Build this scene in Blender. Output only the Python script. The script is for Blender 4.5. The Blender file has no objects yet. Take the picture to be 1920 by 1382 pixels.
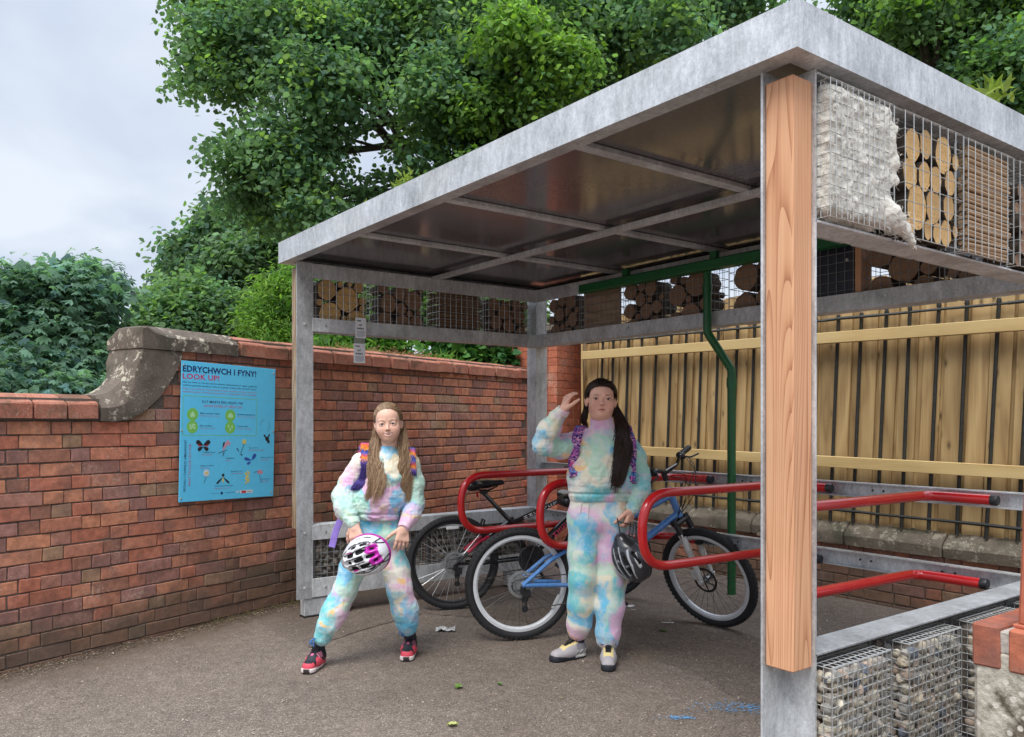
import bpy, math, random
import numpy as np
from mathutils import Vector, Matrix, Euler
random.seed(7); rng = np.random.default_rng(11)
sc = bpy.context.scene
R = math.radians
COL = bpy.data.collections.new("Scene"); sc.collection.children.link(COL)

# ------------------------------------------------ camera, world, sun, exposure
CAMX, CAMY, CAMZ, FOC = 5.254, -1.987, 1.3, 1530.0
cd = bpy.data.cameras.new("camera"); cam = bpy.data.objects.new("camera", cd); COL.objects.link(cam)
cam.location = (CAMX, CAMY, CAMZ); cam.rotation_euler = (R(90), 0, R(53.31))
cd.sensor_width = 36; cd.lens = 36*FOC/1920; cd.shift_y = 97/1920; cd.clip_end = 600; cd.clip_start = .05
sc.camera = cam
SUN_EL, SUN_AZ = 58, 150
w = bpy.data.worlds.new("World"); sc.world = w; w.use_nodes = True
nt = w.node_tree; nt.nodes.clear(); N = nt.nodes.new; L = nt.links.new
out = N('ShaderNodeOutputWorld'); bg = N('ShaderNodeBackground'); bg.inputs[1].default_value = .115
sky = N('ShaderNodeTexSky'); sky.sky_type = 'NISHITA'; sky.sun_disc = False
sky.sun_elevation = R(SUN_EL); sky.sun_rotation = R(SUN_AZ); sky.air_density = 1.2; sky.dust_density = 3
tc = N('ShaderNodeTexCoord'); sep = N('ShaderNodeSeparateXYZ'); L(tc.outputs['Generated'], sep.inputs[0])
add = N('ShaderNodeMath'); add.operation = 'ADD'; add.inputs[1].default_value = .25; L(sep.outputs[2], add.inputs[0])
mx = N('ShaderNodeMath'); mx.operation = 'MAXIMUM'; mx.inputs[1].default_value = .08; L(add.outputs[0], mx.inputs[0])
dv = N('ShaderNodeVectorMath'); dv.operation = 'DIVIDE'; L(tc.outputs['Generated'], dv.inputs[0])
cb = N('ShaderNodeCombineXYZ'); [L(mx.outputs[0], cb.inputs[i]) for i in range(3)]; L(cb.outputs[0], dv.inputs[1])
nz = N('ShaderNodeTexNoise'); nz.inputs['Scale'].default_value = 1.3; nz.inputs['Detail'].default_value = 5; nz.inputs['Roughness'].default_value = .5
nz.inputs['Distortion'].default_value = .4
L(dv.outputs[0], nz.inputs['Vector'])
cr = N('ShaderNodeValToRGB'); e = cr.color_ramp.elements
e[0].position = .36; e[0].color = (5.1, 5.85, 7.2, 1); e[1].position = .62; e[1].color = (7.3, 7.8, 8.6, 1)
L(nz.outputs[0], cr.inputs[0])
# an overcast sky is a little brighter overhead than near the horizon
mr = N('ShaderNodeMapRange'); mr.inputs[1].default_value = .38; mr.inputs[2].default_value = 1; mr.inputs[3].default_value = .53; mr.inputs[4].default_value = 1.9; mr.interpolation_type = 'SMOOTHSTEP'
L(sep.outputs[2], mr.inputs[0])
vm = N('ShaderNodeVectorMath'); vm.operation = 'SCALE'; L(cr.outputs[0], vm.inputs[0]); L(mr.outputs[0], vm.inputs['Scale'])
mix = N('ShaderNodeMix'); mix.data_type = 'RGBA'; mix.inputs[0].default_value = .93
L(sky.outputs[0], mix.inputs[6]); L(vm.outputs[0], mix.inputs[7]); L(mix.outputs[2], bg.inputs[0]); L(bg.outputs[0], out.inputs[0])
sd = bpy.data.lights.new("sun", 'SUN'); sd.energy = 1.4; sd.angle = R(30); sd.color = (1, .95, .88)
sun = bpy.data.objects.new("sun", sd); COL.objects.link(sun)
# sun stands behind and to the left of the camera
az = R(SUN_AZ); sdir = Vector((math.sin(az)*math.cos(R(SUN_EL)), math.cos(az)*math.cos(R(SUN_EL)), math.sin(R(SUN_EL))))
sun.rotation_euler = sdir.to_track_quat('Z', 'Y').to_euler(); sun.location = (6, -6, 10)
vs = sc.view_settings; vs.view_transform = 'Standard'; vs.look = 'None'; vs.gamma = 1; vs.use_curve_mapping = False; vs.exposure = 0.95
sc.render.engine = 'CYCLES'

# ------------------------------------------------ geometry helpers
def c2w(px, py, t):
    """photo direction at distance t along the view axis -> place in the world"""
    cx = (px-960)/FOC*t
    return Vector((CAMX + .5975*cx - .8019*t, CAMY + .8019*cx + .5975*t, CAMZ - (py-788)/FOC*t))

def rotv(v, m): return [tuple(m @ Vector(p)) for p in v]

class MB:
    def __init__(s): s.v = []; s.f = []; s.m = []
    def add(s, vs, fs, mi=0, mat=None):
        b = len(s.v)
        if mat is not None: vs = [tuple(mat @ Vector(p)) for p in vs]
        s.v += [tuple(p) for p in vs]; s.f += [tuple(i+b for i in f) for f in fs]; s.m += [mi]*len(fs); return s
    def box(s, x0, y0, z0, x1, y1, z1, bev=0, mi=0, mat=None, jit=0):
        if x1 < x0: x0, x1 = x1, x0
        if y1 < y0: y0, y1 = y1, y0
        if z1 < z0: z0, z1 = z1, z0
        if bev <= 0:
            vs = [(x0,y0,z0),(x1,y0,z0),(x1,y1,z0),(x0,y1,z0),(x0,y0,z1),(x1,y0,z1),(x1,y1,z1),(x0,y1,z1)]
            return s.add(vs, [(0,3,2,1),(4,5,6,7),(0,1,5,4),(1,2,6,5),(2,3,7,6),(3,0,4,7)], mi, mat)
        X = (x0,x1); Y = (y0,y1); Z = (z0,z1); vs = []; idx = {}
        for i in (0,1):
            for j in (0,1):
                for k in (0,1):
                    o = (bev if i == 0 else -bev, bev if j == 0 else -bev, bev if k == 0 else -bev)
                    jx = random.uniform(-jit,jit); jy = random.uniform(-jit,jit); jz = random.uniform(-jit,jit)
                    for a in range(3):
                        p = [X[i]+jx, Y[j]+jy, Z[k]+jz]
                        for b in range(3):
                            if b != a: p[b] += o[b]
                        idx[(i,j,k,a)] = len(vs); vs.append(tuple(p))
        g = lambda i,j,k,a: idx[(i,j,k,a)]
        fs = [(g(0,0,0,0),g(0,0,1,0),g(0,1,1,0),g(0,1,0,0)), (g(1,0,0,0),g(1,1,0,0),g(1,1,1,0),g(1,0,1,0)),
              (g(0,0,0,1),g(1,0,0,1),g(1,0,1,1),g(0,0,1,1)), (g(0,1,0,1),g(0,1,1,1),g(1,1,1,1),g(1,1,0,1)),
              (g(0,0,0,2),g(0,1,0,2),g(1,1,0,2),g(1,0,0,2)), (g(0,0,1,2),g(1,0,1,2),g(1,1,1,2),g(0,1,1,2))]
        for j in (0,1):
            for k in (0,1): fs.append((g(0,j,k,1),g(1,j,k,1),g(1,j,k,2),g(0,j,k,2)) if (j+k)%2 == 1 else (g(0,j,k,2),g(1,j,k,2),g(1,j,k,1),g(0,j,k,1)))
        for i in (0,1):
            for k in (0,1): fs.append((g(i,0,k,0),g(i,0,k,2),g(i,1,k,2),g(i,1,k,0)) if (i+k)%2 == 0 else (g(i,0,k,2),g(i,0,k,0),g(i,1,k,0),g(i,1,k,2)))
        for i in (0,1):
            for j in (0,1): fs.append((g(i,j,0,0),g(i,j,1,0),g(i,j,1,1),g(i,j,0,1)) if (i+j)%2 == 1 else (g(i,j,0,1),g(i,j,1,1),g(i,j,1,0),g(i,j,0,0)))
        for i in (0,1):
            for j in (0,1):
                for k in (0,1):
                    t = (g(i,j,k,0),g(i,j,k,1),g(i,j,k,2)); fs.append(t if (i+j+k)%2 == 1 else t[::-1])
        return s.add(vs, fs, mi, mat)
    def tube(s, pts, r, n=8, caps=True, mi=0, closed=False, mat=None):
        pts = [Vector(p) for p in pts]; m = len(pts)
        rr = r if isinstance(r, (list, tuple)) else [r]*m
        vs = []; fs = []; prev = None
        for i, p in enumerate(pts):
            a = pts[(i-1) % m] if (closed or i > 0) else pts[0]; b = pts[(i+1) % m] if (closed or i < m-1) else pts[-1]
            t = (b-a); t = t.normalized() if t.length > 1e-9 else Vector((0,0,1))
            if prev is None:
                u = t.cross(Vector((0,0,1)));
                if u.length < .1: u = t.cross(Vector((1,0,0)))
            else: u = prev - t*prev.dot(t)
            u.normalize(); v = t.cross(u); prev = u
            for k in range(n):
                an = 2*math.pi*k/n; vs.append(tuple(p + (u*math.cos(an)+v*math.sin(an))*rr[i]))
        for i in range(m if closed else m-1):
            j = (i+1) % m
            for k in range(n): fs.append((i*n+k, i*n+(k+1)%n, j*n+(k+1)%n, j*n+k))
        if caps and not closed: fs.append(tuple(range(n))[::-1]); fs.append(tuple((m-1)*n+k for k in range(n)))
        return s.add(vs, fs, mi, mat)
    def rod(s, a, b, r, mi=0, mat=None): return s.tube([a, b], r, 4, True, mi, mat=mat)
    def lathe(s, prof, n=24, mi=0, mat=None, closed=False):
        """profile of (radius, height) round the local z axis"""
        vs = []; fs = []; m = len(prof)
        for (r, z) in prof:
            for k in range(n): an = 2*math.pi*k/n; vs.append((r*math.cos(an), r*math.sin(an), z))
        for i in range(m if closed else m-1):
            j = (i+1) % m
            for k in range(n): fs.append((i*n+k, i*n+(k+1)%n, j*n+(k+1)%n, j*n+k))
        return s.add(vs, fs, mi, mat)
    def prism(s, poly, a0, a1, axis=1, mi=0, mat=None):
        """polygon in the other two axes extruded along axis from a0 to a1"""
        n = len(poly)
        def P(p, a):
            return {0: (a, p[0], p[1]), 1: (p[0], a, p[1]), 2: (p[0], p[1], a)}[axis]
        vs = [P(p, a0) for p in poly] + [P(p, a1) for p in poly]
        fs = [tuple(range(n)), tuple(range(n, 2*n))[::-1]] + [(i, i+n, (i+1)%n+n, (i+1)%n) for i in range(n)]
        ar = sum(poly[i][0]*poly[(i+1)%n][1]-poly[(i+1)%n][0]*poly[i][1] for i in range(n))
        flip = (ar > 0) != (axis == 1)
        if (a1 < a0): flip = not flip
        if flip: fs = [f[::-1] for f in fs]
        return s.add(vs, fs, mi, mat)
    def mesh(s, name, mats, smooth=False, ang=35):
        me = bpy.data.meshes.new(name); me.from_pydata(s.v, [], s.f)
        for m in (mats if isinstance(mats, (list, tuple)) else [mats]): me.materials.append(m)
        me.polygons.foreach_set('material_index', s.m)
        if smooth:
            me.polygons.foreach_set('use_smooth', [True]*len(s.f)); me.update()
            me.set_sharp_from_angle(angle=R(ang))
        me.update(); return me
    def build(s, name, mats, parent=None, smooth=False, ang=35, kind=None, label=None, loc=None, rot=None):
        return place(name, s.mesh(name, mats, smooth, ang), parent, loc, rot, kind=kind, label=label)

def place(name, me, parent=None, loc=None, rot=None, scale=None, kind=None, label=None, cat=None, group=None):
    o = bpy.data.objects.new(name, me); COL.objects.link(o)
    if parent is not None: o.parent = parent
    if loc is not None: o.location = loc
    if rot is not None: o.rotation_euler = rot
    if scale is not None: o.scale = scale
    tag(o, label, cat, group, kind); return o
def tag(o, label=None, cat=None, group=None, kind=None):
    if label: o['label'] = label
    if cat: o['category'] = cat
    if group: o['group'] = group
    if kind: o['kind'] = kind
    return o
def thing(name, label, cat, loc=(0,0,0), rz=0, group=None):
    o = bpy.data.objects.new(name, None); COL.objects.link(o); o.location = loc; o.rotation_euler = (0,0,rz)
    o.empty_display_size = .1
    return tag(o, label, cat, group)
def copy_tree(o, parent=None):
    c = o.copy(); COL.objects.link(c)
    if parent is not None: c.parent = parent
    for ch in list(o.children): copy_tree(ch, c)
    return c
def np_mesh(name, V, Fq, mats, col=None, smooth=True, mi=None):
    """numpy arrays -> mesh; Fq (n,k) int"""
    me = bpy.data.meshes.new(name); V = np.asarray(V, np.float32); Fq = np.asarray(Fq, np.int32); k = Fq.shape[1]
    me.vertices.add(len(V)); me.vertices.foreach_set('co', V.ravel())
    me.loops.add(Fq.size); me.loops.foreach_set('vertex_index', Fq.ravel())
    me.polygons.add(len(Fq)); me.polygons.foreach_set('loop_start', np.arange(0, Fq.size, k, dtype=np.int32))
    for m in (mats if isinstance(mats, (list, tuple)) else [mats]): me.materials.append(m)
    if mi is not None: me.polygons.foreach_set('material_index', mi)
    me.update(calc_edges=True); me.validate()
    me.polygons.foreach_set('use_smooth', np.full(len(me.polygons), smooth))
    if col is not None:
        at = me.color_attributes.new('Col', 'FLOAT_COLOR', 'POINT')
        c4 = np.ones((len(V), 4), np.float32); c4[:, :3] = col; at.data.foreach_set('color', c4.ravel())
    me.update(); return me

# ------------------------------------------------ signed-distance sculpting (bodies, clothes, helmets, shoes)
class SDF:
    def __init__(s, lo, hi, h):
        s.lo = np.array(lo, float); s.h = h; s.n = np.ceil((np.array(hi)-s.lo)/h).astype(int)+1
        s.F = np.full(tuple(s.n), 1.0, np.float32)
    def _blk(s, lo, hi):
        a = np.clip(np.floor((np.array(lo)-s.lo)/s.h).astype(int), 0, s.n-1); b = np.clip(np.ceil((np.array(hi)-s.lo)/s.h).astype(int)+1, 1, s.n)
        sl = tuple(slice(a[i], max(b[i], a[i]+1)) for i in range(3))
        ax = [(s.lo[i]+s.h*np.arange(sl[i].start, sl[i].stop)).astype(np.float32) for i in range(3)]
        return sl, ax[0][:, None, None], ax[1][None, :, None], ax[2][None, None, :]
    def _op(s, sl, d, k, op):
        A = s.F[sl]
        if op == 'sub': d = -d; h = np.maximum(k-np.abs(A-d), 0)/max(k, 1e-6); s.F[sl] = np.maximum(A, d)+h*h*k*.25
        else: h = np.maximum(k-np.abs(A-d), 0)/max(k, 1e-6); s.F[sl] = np.minimum(A, d)-h*h*k*.25
    def seg(s, a, b, ra, rb, k=.01, flat=1.0, fdir=(0,1,0), op='add'):
        a = np.array(a, float); b = np.array(b, float); m = max(ra, rb)+k+2*s.h
        if flat > 1: m *= flat
        sl, X, Y, Z = s._blk(np.minimum(a, b)-m, np.maximum(a, b)+m)
        d = b-a; L2 = max(float(d@d), 1e-9); px, py, pz = X-a[0], Y-a[1], Z-a[2]
        t = np.clip((px*d[0]+py*d[1]+pz*d[2])/L2, 0, 1); qx, qy, qz = px-t*d[0], py-t*d[1], pz-t*d[2]
        r = ra+(rb-ra)*t
        if flat != 1:
            f = np.array(fdir, float); f /= np.linalg.norm(f); c = qx*f[0]+qy*f[1]+qz*f[2]; e = c/flat-c
            qx, qy, qz = qx+e*f[0], qy+e*f[1], qz+e*f[2]
            dist = np.sqrt(qx*qx+qy*qy+qz*qz)-r
            if flat < 1: dist = dist*(.5+.5*flat)
        else: dist = np.sqrt(qx*qx+qy*qy+qz*qz)-r
        s._op(sl, dist.astype(np.float32), k, op); return s
    def path(s, pts, rad, k=.01, **kw):
        for i in range(len(pts)-1): s.seg(pts[i], pts[i+1], rad[i], rad[i+1], k, **kw)
        return s
    def ell(s, c, r, k=.01, rot=None, op='add'):
        c = np.array(c, float); r = np.array(r, float); m = r.max()+k+2*s.h
        sl, X, Y, Z = s._blk(c-m, c+m); x, y, z = X-c[0], Y-c[1], Z-c[2]
        if rot is not None:
            q = np.array(rot).T; x, y, z = (q[0][0]*x+q[0][1]*y+q[0][2]*z, q[1][0]*x+q[1][1]*y+q[1][2]*z, q[2][0]*x+q[2][1]*y+q[2][2]*z)
        k0 = np.sqrt((x/r[0])**2+(y/r[1])**2+(z/r[2])**2); k1 = np.sqrt((x/r[0]**2)**2+(y/r[1]**2)**2+(z/r[2]**2)**2)+1e-6
        s._op(sl, (k0*(k0-1)/k1).astype(np.float32), k, op); return s
    def half(s, p, nrm, k=.003):
        """cut away everything on the side the normal points to"""
        n = np.array(nrm, float); n /= np.linalg.norm(n); p = np.array(p, float)
        sl, X, Y, Z = s._blk(s.lo, s.lo+s.h*s.n); d = -((X-p[0])*n[0]+(Y-p[1])*n[1]+(Z-p[2])*n[2])
        s._op(sl, np.broadcast_to(d, s.F.shape).astype(np.float32), k, 'sub'); return s
    def front(s, x, z, ymax=None):
        """nearest surface met when coming from the front (-y)"""
        i = int(round((x-s.lo[0])/s.h)); k = int(round((z-s.lo[2])/s.h))
        i = min(max(i, 0), s.n[0]-1); k = min(max(k, 0), s.n[2]-1)
        c = np.where(s.F[i, :, k] < 0)[0]
        return None if len(c) == 0 else float(s.lo[1]+s.h*c[0])
    def mesh(s):
        F = s.F; F[0], F[-1] = 1, 1; F[:, 0], F[:, -1] = 1, 1; F[:, :, 0], F[:, :, -1] = 1, 1
        I = F < 0; nx, ny, nz = F.shape
        cnt = np.zeros((nx-1, ny-1, nz-1), np.uint8)
        for a in (0, 1):
            for b in (0, 1):
                for c in (0, 1): cnt += I[a:nx-1+a, b:ny-1+b, c:nz-1+c]
        act = (cnt > 0) & (cnt < 8); idx = np.argwhere(act); Nn = len(idx)
        gid = np.full(act.shape, -1, np.int32); gid[act] = np.arange(Nn)
        acc = np.zeros((Nn, 3)); num = np.zeros(Nn)
        cs = [(a, b, c) for a in (0, 1) for b in (0, 1) for c in (0, 1)]
        val = {c: F[idx[:, 0]+c[0], idx[:, 1]+c[1], idx[:, 2]+c[2]].astype(float) for c in cs}
        for c in cs:
            for ax in range(3):
                if c[ax] == 0:
                    d = list(c); d[ax] = 1; d = tuple(d); va, vb = val[c], val[d]; m = (va < 0) != (vb < 0)
                    t = va[m]/(va[m]-vb[m]); p = np.tile(np.array(c, float), (m.sum(), 1)); p[:, ax] += t
                    acc[m] += p; num[m] += 1
        V = s.lo+s.h*(idx+acc/num[:, None])
        faces = []
        for ax in range(3):
            A = [slice(None)]*3; B = [slice(None)]*3; A[ax] = slice(0, -1); B[ax] = slice(1, None)
            ch = I[tuple(A)] != I[tuple(B)]; e = np.argwhere(ch); ins = I[tuple(A)][ch]
            u, v = (ax+1) % 3, (ax+2) % 3
            def cell(du, dv):
                q = e.copy(); q[:, u] -= du; q[:, v] -= dv; return gid[q[:, 0], q[:, 1], q[:, 2]]
            q = np.stack([cell(1, 1), cell(0, 1), cell(0, 0), cell(1, 0)], 1)
            q[~ins] = q[~ins][:, ::-1]; faces.append(q)
        return V, np.concatenate(faces)

def vnormals(V, Fq):
    n = np.cross(V[Fq[:, 2]]-V[Fq[:, 0]], V[Fq[:, 3]]-V[Fq[:, 1]]); out = np.zeros_like(V)
    for j in range(4):
        for a in range(3): out[:, a] += np.bincount(Fq[:, j], n[:, a], len(V))
    return out/(np.linalg.norm(out, axis=1)[:, None]+1e-12)
def relax(V, Fq, it=2, f=.5):
    V = V.copy()
    for _ in range(it):
        s = np.zeros_like(V); c = np.zeros(len(V))
        for j in range(4):
            a, b = Fq[:, j], Fq[:, (j+1) % 4]
            for q in range(3): s[:, q] += np.bincount(a, V[b, q], len(V))+np.bincount(b, V[a, q], len(V))
            c += np.bincount(a, minlength=len(V))+np.bincount(b, minlength=len(V))
        V = V*(1-f)+f*s/np.maximum(c, 1)[:, None]
    return V
_tab = rng.random((64, 64, 64)).astype(np.float32)
def vnoise(P, fr, seed=0):
    Q = P*np.array(fr)+seed*7.31; i = np.floor(Q).astype(int); f = Q-i; f = f*f*(3-2*f); r = 0
    for a in (0, 1):
        for b in (0, 1):
            for c in (0, 1):
                wgt = (f[:, 0] if a else 1-f[:, 0])*(f[:, 1] if b else 1-f[:, 1])*(f[:, 2] if c else 1-f[:, 2])
                r = r+wgt*_tab[(i[:, 0]+a) % 64, (i[:, 1]+b) % 64, (i[:, 2]+c) % 64]
    return r

# ------------------------------------------------ materials
class NG:
    def __init__(s, name):
        s.m = bpy.data.materials.new(name); s.m.use_nodes = True; s.t = s.m.node_tree; s.t.nodes.clear()
        s.o = s.n('ShaderNodeOutputMaterial'); s.b = s.n('ShaderNodeBsdfPrincipled'); s.l(s.b.outputs[0], s.o.inputs[0])
    def n(s, t, **kw):
        x = s.t.nodes.new(t)
        for k, v in kw.items(): setattr(x, k, v)
        return x
    def l(s, a, b): s.t.links.new(a, b)
    def inp(s, x, v):
        if isinstance(v, bpy.types.NodeSocket): s.l(v, x)
        else: x.default_value = v if not (isinstance(v, tuple) and len(v) == 3 and x.type == 'RGBA') else v+(1,)
    def pos(s): return s.n('ShaderNodeNewGeometry').outputs['Position']
    def objc(s): return s.n('ShaderNodeTexCoord').outputs['Object']
    def map(s, v, sc_=(1,1,1), loc=(0,0,0), rot=(0,0,0)):
        x = s.n('ShaderNodeMapping'); s.l(v, x.inputs[0]); x.inputs[1].default_value = loc; x.inputs[2].default_value = rot; x.inputs[3].default_value = sc_; return x.outputs[0]
    def noise(s, v, scale, det=4, rough=.55, dist=0, out=0):
        x = s.n('ShaderNodeTexNoise'); s.l(v, x.inputs['Vector']); s.inp(x.inputs['Scale'], scale); x.inputs['Detail'].default_value = det
        x.inputs['Roughness'].default_value = rough; x.inputs['Distortion'].default_value = dist; return x.outputs[out]
    def voro(s, v, scale, feat='F1', out=0, rnd=1):
        x = s.n('ShaderNodeTexVoronoi', feature=feat); s.l(v, x.inputs['Vector']); x.inputs['Scale'].default_value = scale
        x.inputs['Randomness'].default_value = rnd; return x.outputs[out]
    def ramp(s, f, stops, interp='LINEAR'):
        x = s.n('ShaderNodeValToRGB'); x.color_ramp.interpolation = interp; e = x.color_ramp.elements
        while len(e) < len(stops): e.new(.5)
        for i, (p, c) in enumerate(stops):
            e[i].position = p; e[i].color = (c, c, c, 1) if isinstance(c, (int, float)) else tuple(c)+(1,)
        s.l(f, x.inputs[0]); return x.outputs[0]
    def mixc(s, f, a, b, mode='MIX'):
        x = s.n('ShaderNodeMix', data_type='RGBA', blend_type=mode); s.inp(x.inputs[0], f); s.inp(x.inputs[6], a); s.inp(x.inputs[7], b); return x.outputs[2]
    def math(s, op, a, b=0, c=None):
        x = s.n('ShaderNodeMath', operation=op); s.inp(x.inputs[0], a); s.inp(x.inputs[1], b)
        if c is not None: s.inp(x.inputs[2], c)
        return x.outputs[0]
    def sep(s, v): x = s.n('ShaderNodeSeparateXYZ'); s.l(v, x.inputs[0]); return x.outputs
    def rnd(s): return s.n('ShaderNodeObjectInfo').outputs['Random']
    def isl(s): return s.n('ShaderNodeNewGeometry').outputs['Random Per Island']
    def attr(s, nm='Col'): x = s.n('ShaderNodeAttribute'); x.attribute_name = nm; return x.outputs['Color']
    def bump(s, h, st=.3, dist=.01, nrm=None):
        x = s.n('ShaderNodeBump'); x.inputs['Strength'].default_value = st; x.inputs['Distance'].default_value = dist; s.l(h, x.inputs['Height'])
        if nrm is not None: s.l(nrm, x.inputs['Normal'])
        s.l(x.outputs[0], s.b.inputs['Normal']); return x.outputs[0]
    def set(s, **kw):
        for k, v in kw.items(): s.inp(s.b.inputs[k.replace('_', ' ')], v)
        return s.m

def simple(name, c, rough=.5, metal=0, var=.12, scale=30, bump=.05, bd=.002, coat=0, spec=.5):
    g = NG(name); p = g.objc(); n = g.noise(p, scale, 4)
    lo = tuple(x*(1-var) for x in c); hi = tuple(min(1, x*(1+var)) for x in c)
    g.set(Base_Color=g.ramp(n, [(.3, lo), (.7, hi)]), Metallic=metal, Roughness=g.ramp(n, [(.3, max(0, rough-.06)), (.7, min(1, rough+.06))]), Coat_Weight=coat, Specular_IOR_Level=spec)
    if bump: g.bump(g.noise(p, scale*4, 3), bump, bd)
    return g.m

def brick_mat(name, island=False, dark=False, fresh=False):
    g = NG(name); P = g.pos(); r = g.isl() if island else g.rnd()
    r2 = g.math('FRACT', g.math('MULTIPLY', r, 17.31))
    if fresh: st = [(0, (.40,.115,.062)), (.3, (.46,.14,.075)), (.6, (.36,.095,.05)), (1, (.50,.16,.085))]
    else: st = [(0, (.46,.155,.092)), (.14, (.33,.14,.09)), (.26, (.54,.22,.125)), (.38, (.32,.145,.115)), (.5, (.49,.185,.11)), (.62, (.36,.17,.14)),
                (.72, (.53,.215,.115)), (.84, (.38,.17,.12)), (.94, (.34,.20,.12)), (1, (.42,.075,.055))]
    base = g.ramp(r, st, 'CONSTANT' if not fresh else 'LINEAR')
    n1 = g.noise(P, 28, 6, .65); n2 = g.noise(P, 9, 4); n3 = g.noise(P, 120, 3)
    base = g.mixc(.08, base, (.38,.25,.18)); c = g.mixc(.75, base, g.ramp(n1, [(.25, .5), (.5, .95), (.75, 1.45)]), 'MULTIPLY')
    c = g.mixc(g.ramp(g.math('MULTIPLY', n2, g.math('ADD', g.math('MULTIPLY', r2, .5), .75)), [(.45, 0), (.75, .55)]), c, (.17,.10,.085))
    z = g.sep(P)[2]
    # lime bloom, lichen dots and damp green staining on the lowest courses
    c = g.mixc(g.ramp(g.math('MULTIPLY', g.noise(P, 60, 6, .75), g.noise(P, 3.2, 2)), [(.32, 0), (.42, .5)]), c, (.50,.38,.29))
    c = g.mixc(g.ramp(g.voro(P, 55), [(.07, .8), (.13, 0)]) if dark else g.math('MULTIPLY', g.ramp(g.voro(P, 38), [(.08, 1), (.14, 0)]), g.ramp(g.noise(P, 5, 2), [(.56, 0), (.62, .9)])), c, (.62,.58,.5))
    if not fresh:
        zz = g.math('SUBTRACT', g.math('ADD', z, g.math('ADD', g.math('MULTIPLY', g.noise(P, 1.6, 3), .9), g.math('MULTIPLY', r2, .12))), .56)
        c = g.mixc(g.ramp(zz, [(.12, .8), (.34, 0)]), c, g.mixc(n1, (.075,.06,.045), (.15,.115,.08)))
    g.set(Base_Color=c, Roughness=.88, Specular_IOR_Level=.25)
    g.bump(g.math('ADD', g.math('MULTIPLY', n1, .7), g.math('MULTIPLY', n3, .3)), .55, .006)
    return g.m
def stone_mat(name, c1, c2, lich=.6, moss=True):
    g = NG(name); P = g.pos(); n = g.noise(P, 7, 6, .6); n2 = g.noise(P, 90, 4, .7)
    c = g.ramp(n, [(.3, c1), (.7, c2)]); c = g.mixc(.5, c, g.ramp(n2, [(.3, .6), (.7, 1.3)]), 'MULTIPLY')
    if moss: c = g.mixc(g.ramp(g.noise(P, 4, 5, .7), [(.5, 0), (.62, .6)]), c, (.05,.055,.035))
    v = g.voro(g.mixc(.12, P, g.noise(P, 25, 3, out=1)), 22); m = g.noise(P, 5.5, 3)
    c = g.mixc(g.math('MULTIPLY', g.ramp(v, [(.30, lich), (.42, 0)]), g.ramp(m, [(.47, 0), (.56, 1)])), c, g.ramp(n2, [(.3, (.34,.31,.23)), (.7, (.52,.48,.38))]))
    c = g.mixc(g.math('MULTIPLY', g.ramp(g.voro(P, 60), [(.10, .8), (.17, 0)]), g.ramp(g.noise(P, 3, 2), [(.5, 0), (.6, 1)])), c, (.6,.57,.48))
    g.set(Base_Color=c, Roughness=.92, Specular_IOR_Level=.2); g.bump(g.math('ADD', n, g.math('MULTIPLY', n2, .5)), .5, .012); return g.m
def galv_mat(name, base=.5, tint=(1,1.03,1.05), dull=0, metal=.55):
    g = NG(name); P = g.pos(); n = g.noise(P, 3.0, 6, .65, .6); v = g.voro(P, 130, out=1); n2 = g.noise(g.map(P, (1,1,.25)), 16, 5, .7)
    vs_ = g.n('ShaderNodeSeparateColor'); g.l(v, vs_.inputs[0])
    f = g.math('ADD', g.math('MULTIPLY', n, .55), g.math('ADD', g.math('MULTIPLY', n2, .37), g.math('MULTIPLY', vs_.outputs[0], .08)))
    b = [base*x for x in tint]
    n4 = g.noise(g.map(P, (1,1,.4)), 45, 6, .8); f2 = g.math('ADD', g.math('MULTIPLY', f, .65), g.math('MULTIPLY', n4, .35)); c = g.ramp(f2, [(.36, tuple(x*.50 for x in b)), (.5, tuple(b)), (.62, tuple(min(1, x*1.45) for x in b))])
    c = g.mixc(g.ramp(g.noise(P, 1.1, 5, .6), [(.58, 0), (.72, .25)]), c, (.42,.40,.33))
    g.set(Base_Color=c, Metallic=metal, Roughness=g.ramp(f, [(.3, .34+dull), (.7, .58+dull)]), Specular_IOR_Level=.5)
    g.bump(g.noise(P, 70, 3), .12, .002); return g.m
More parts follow.
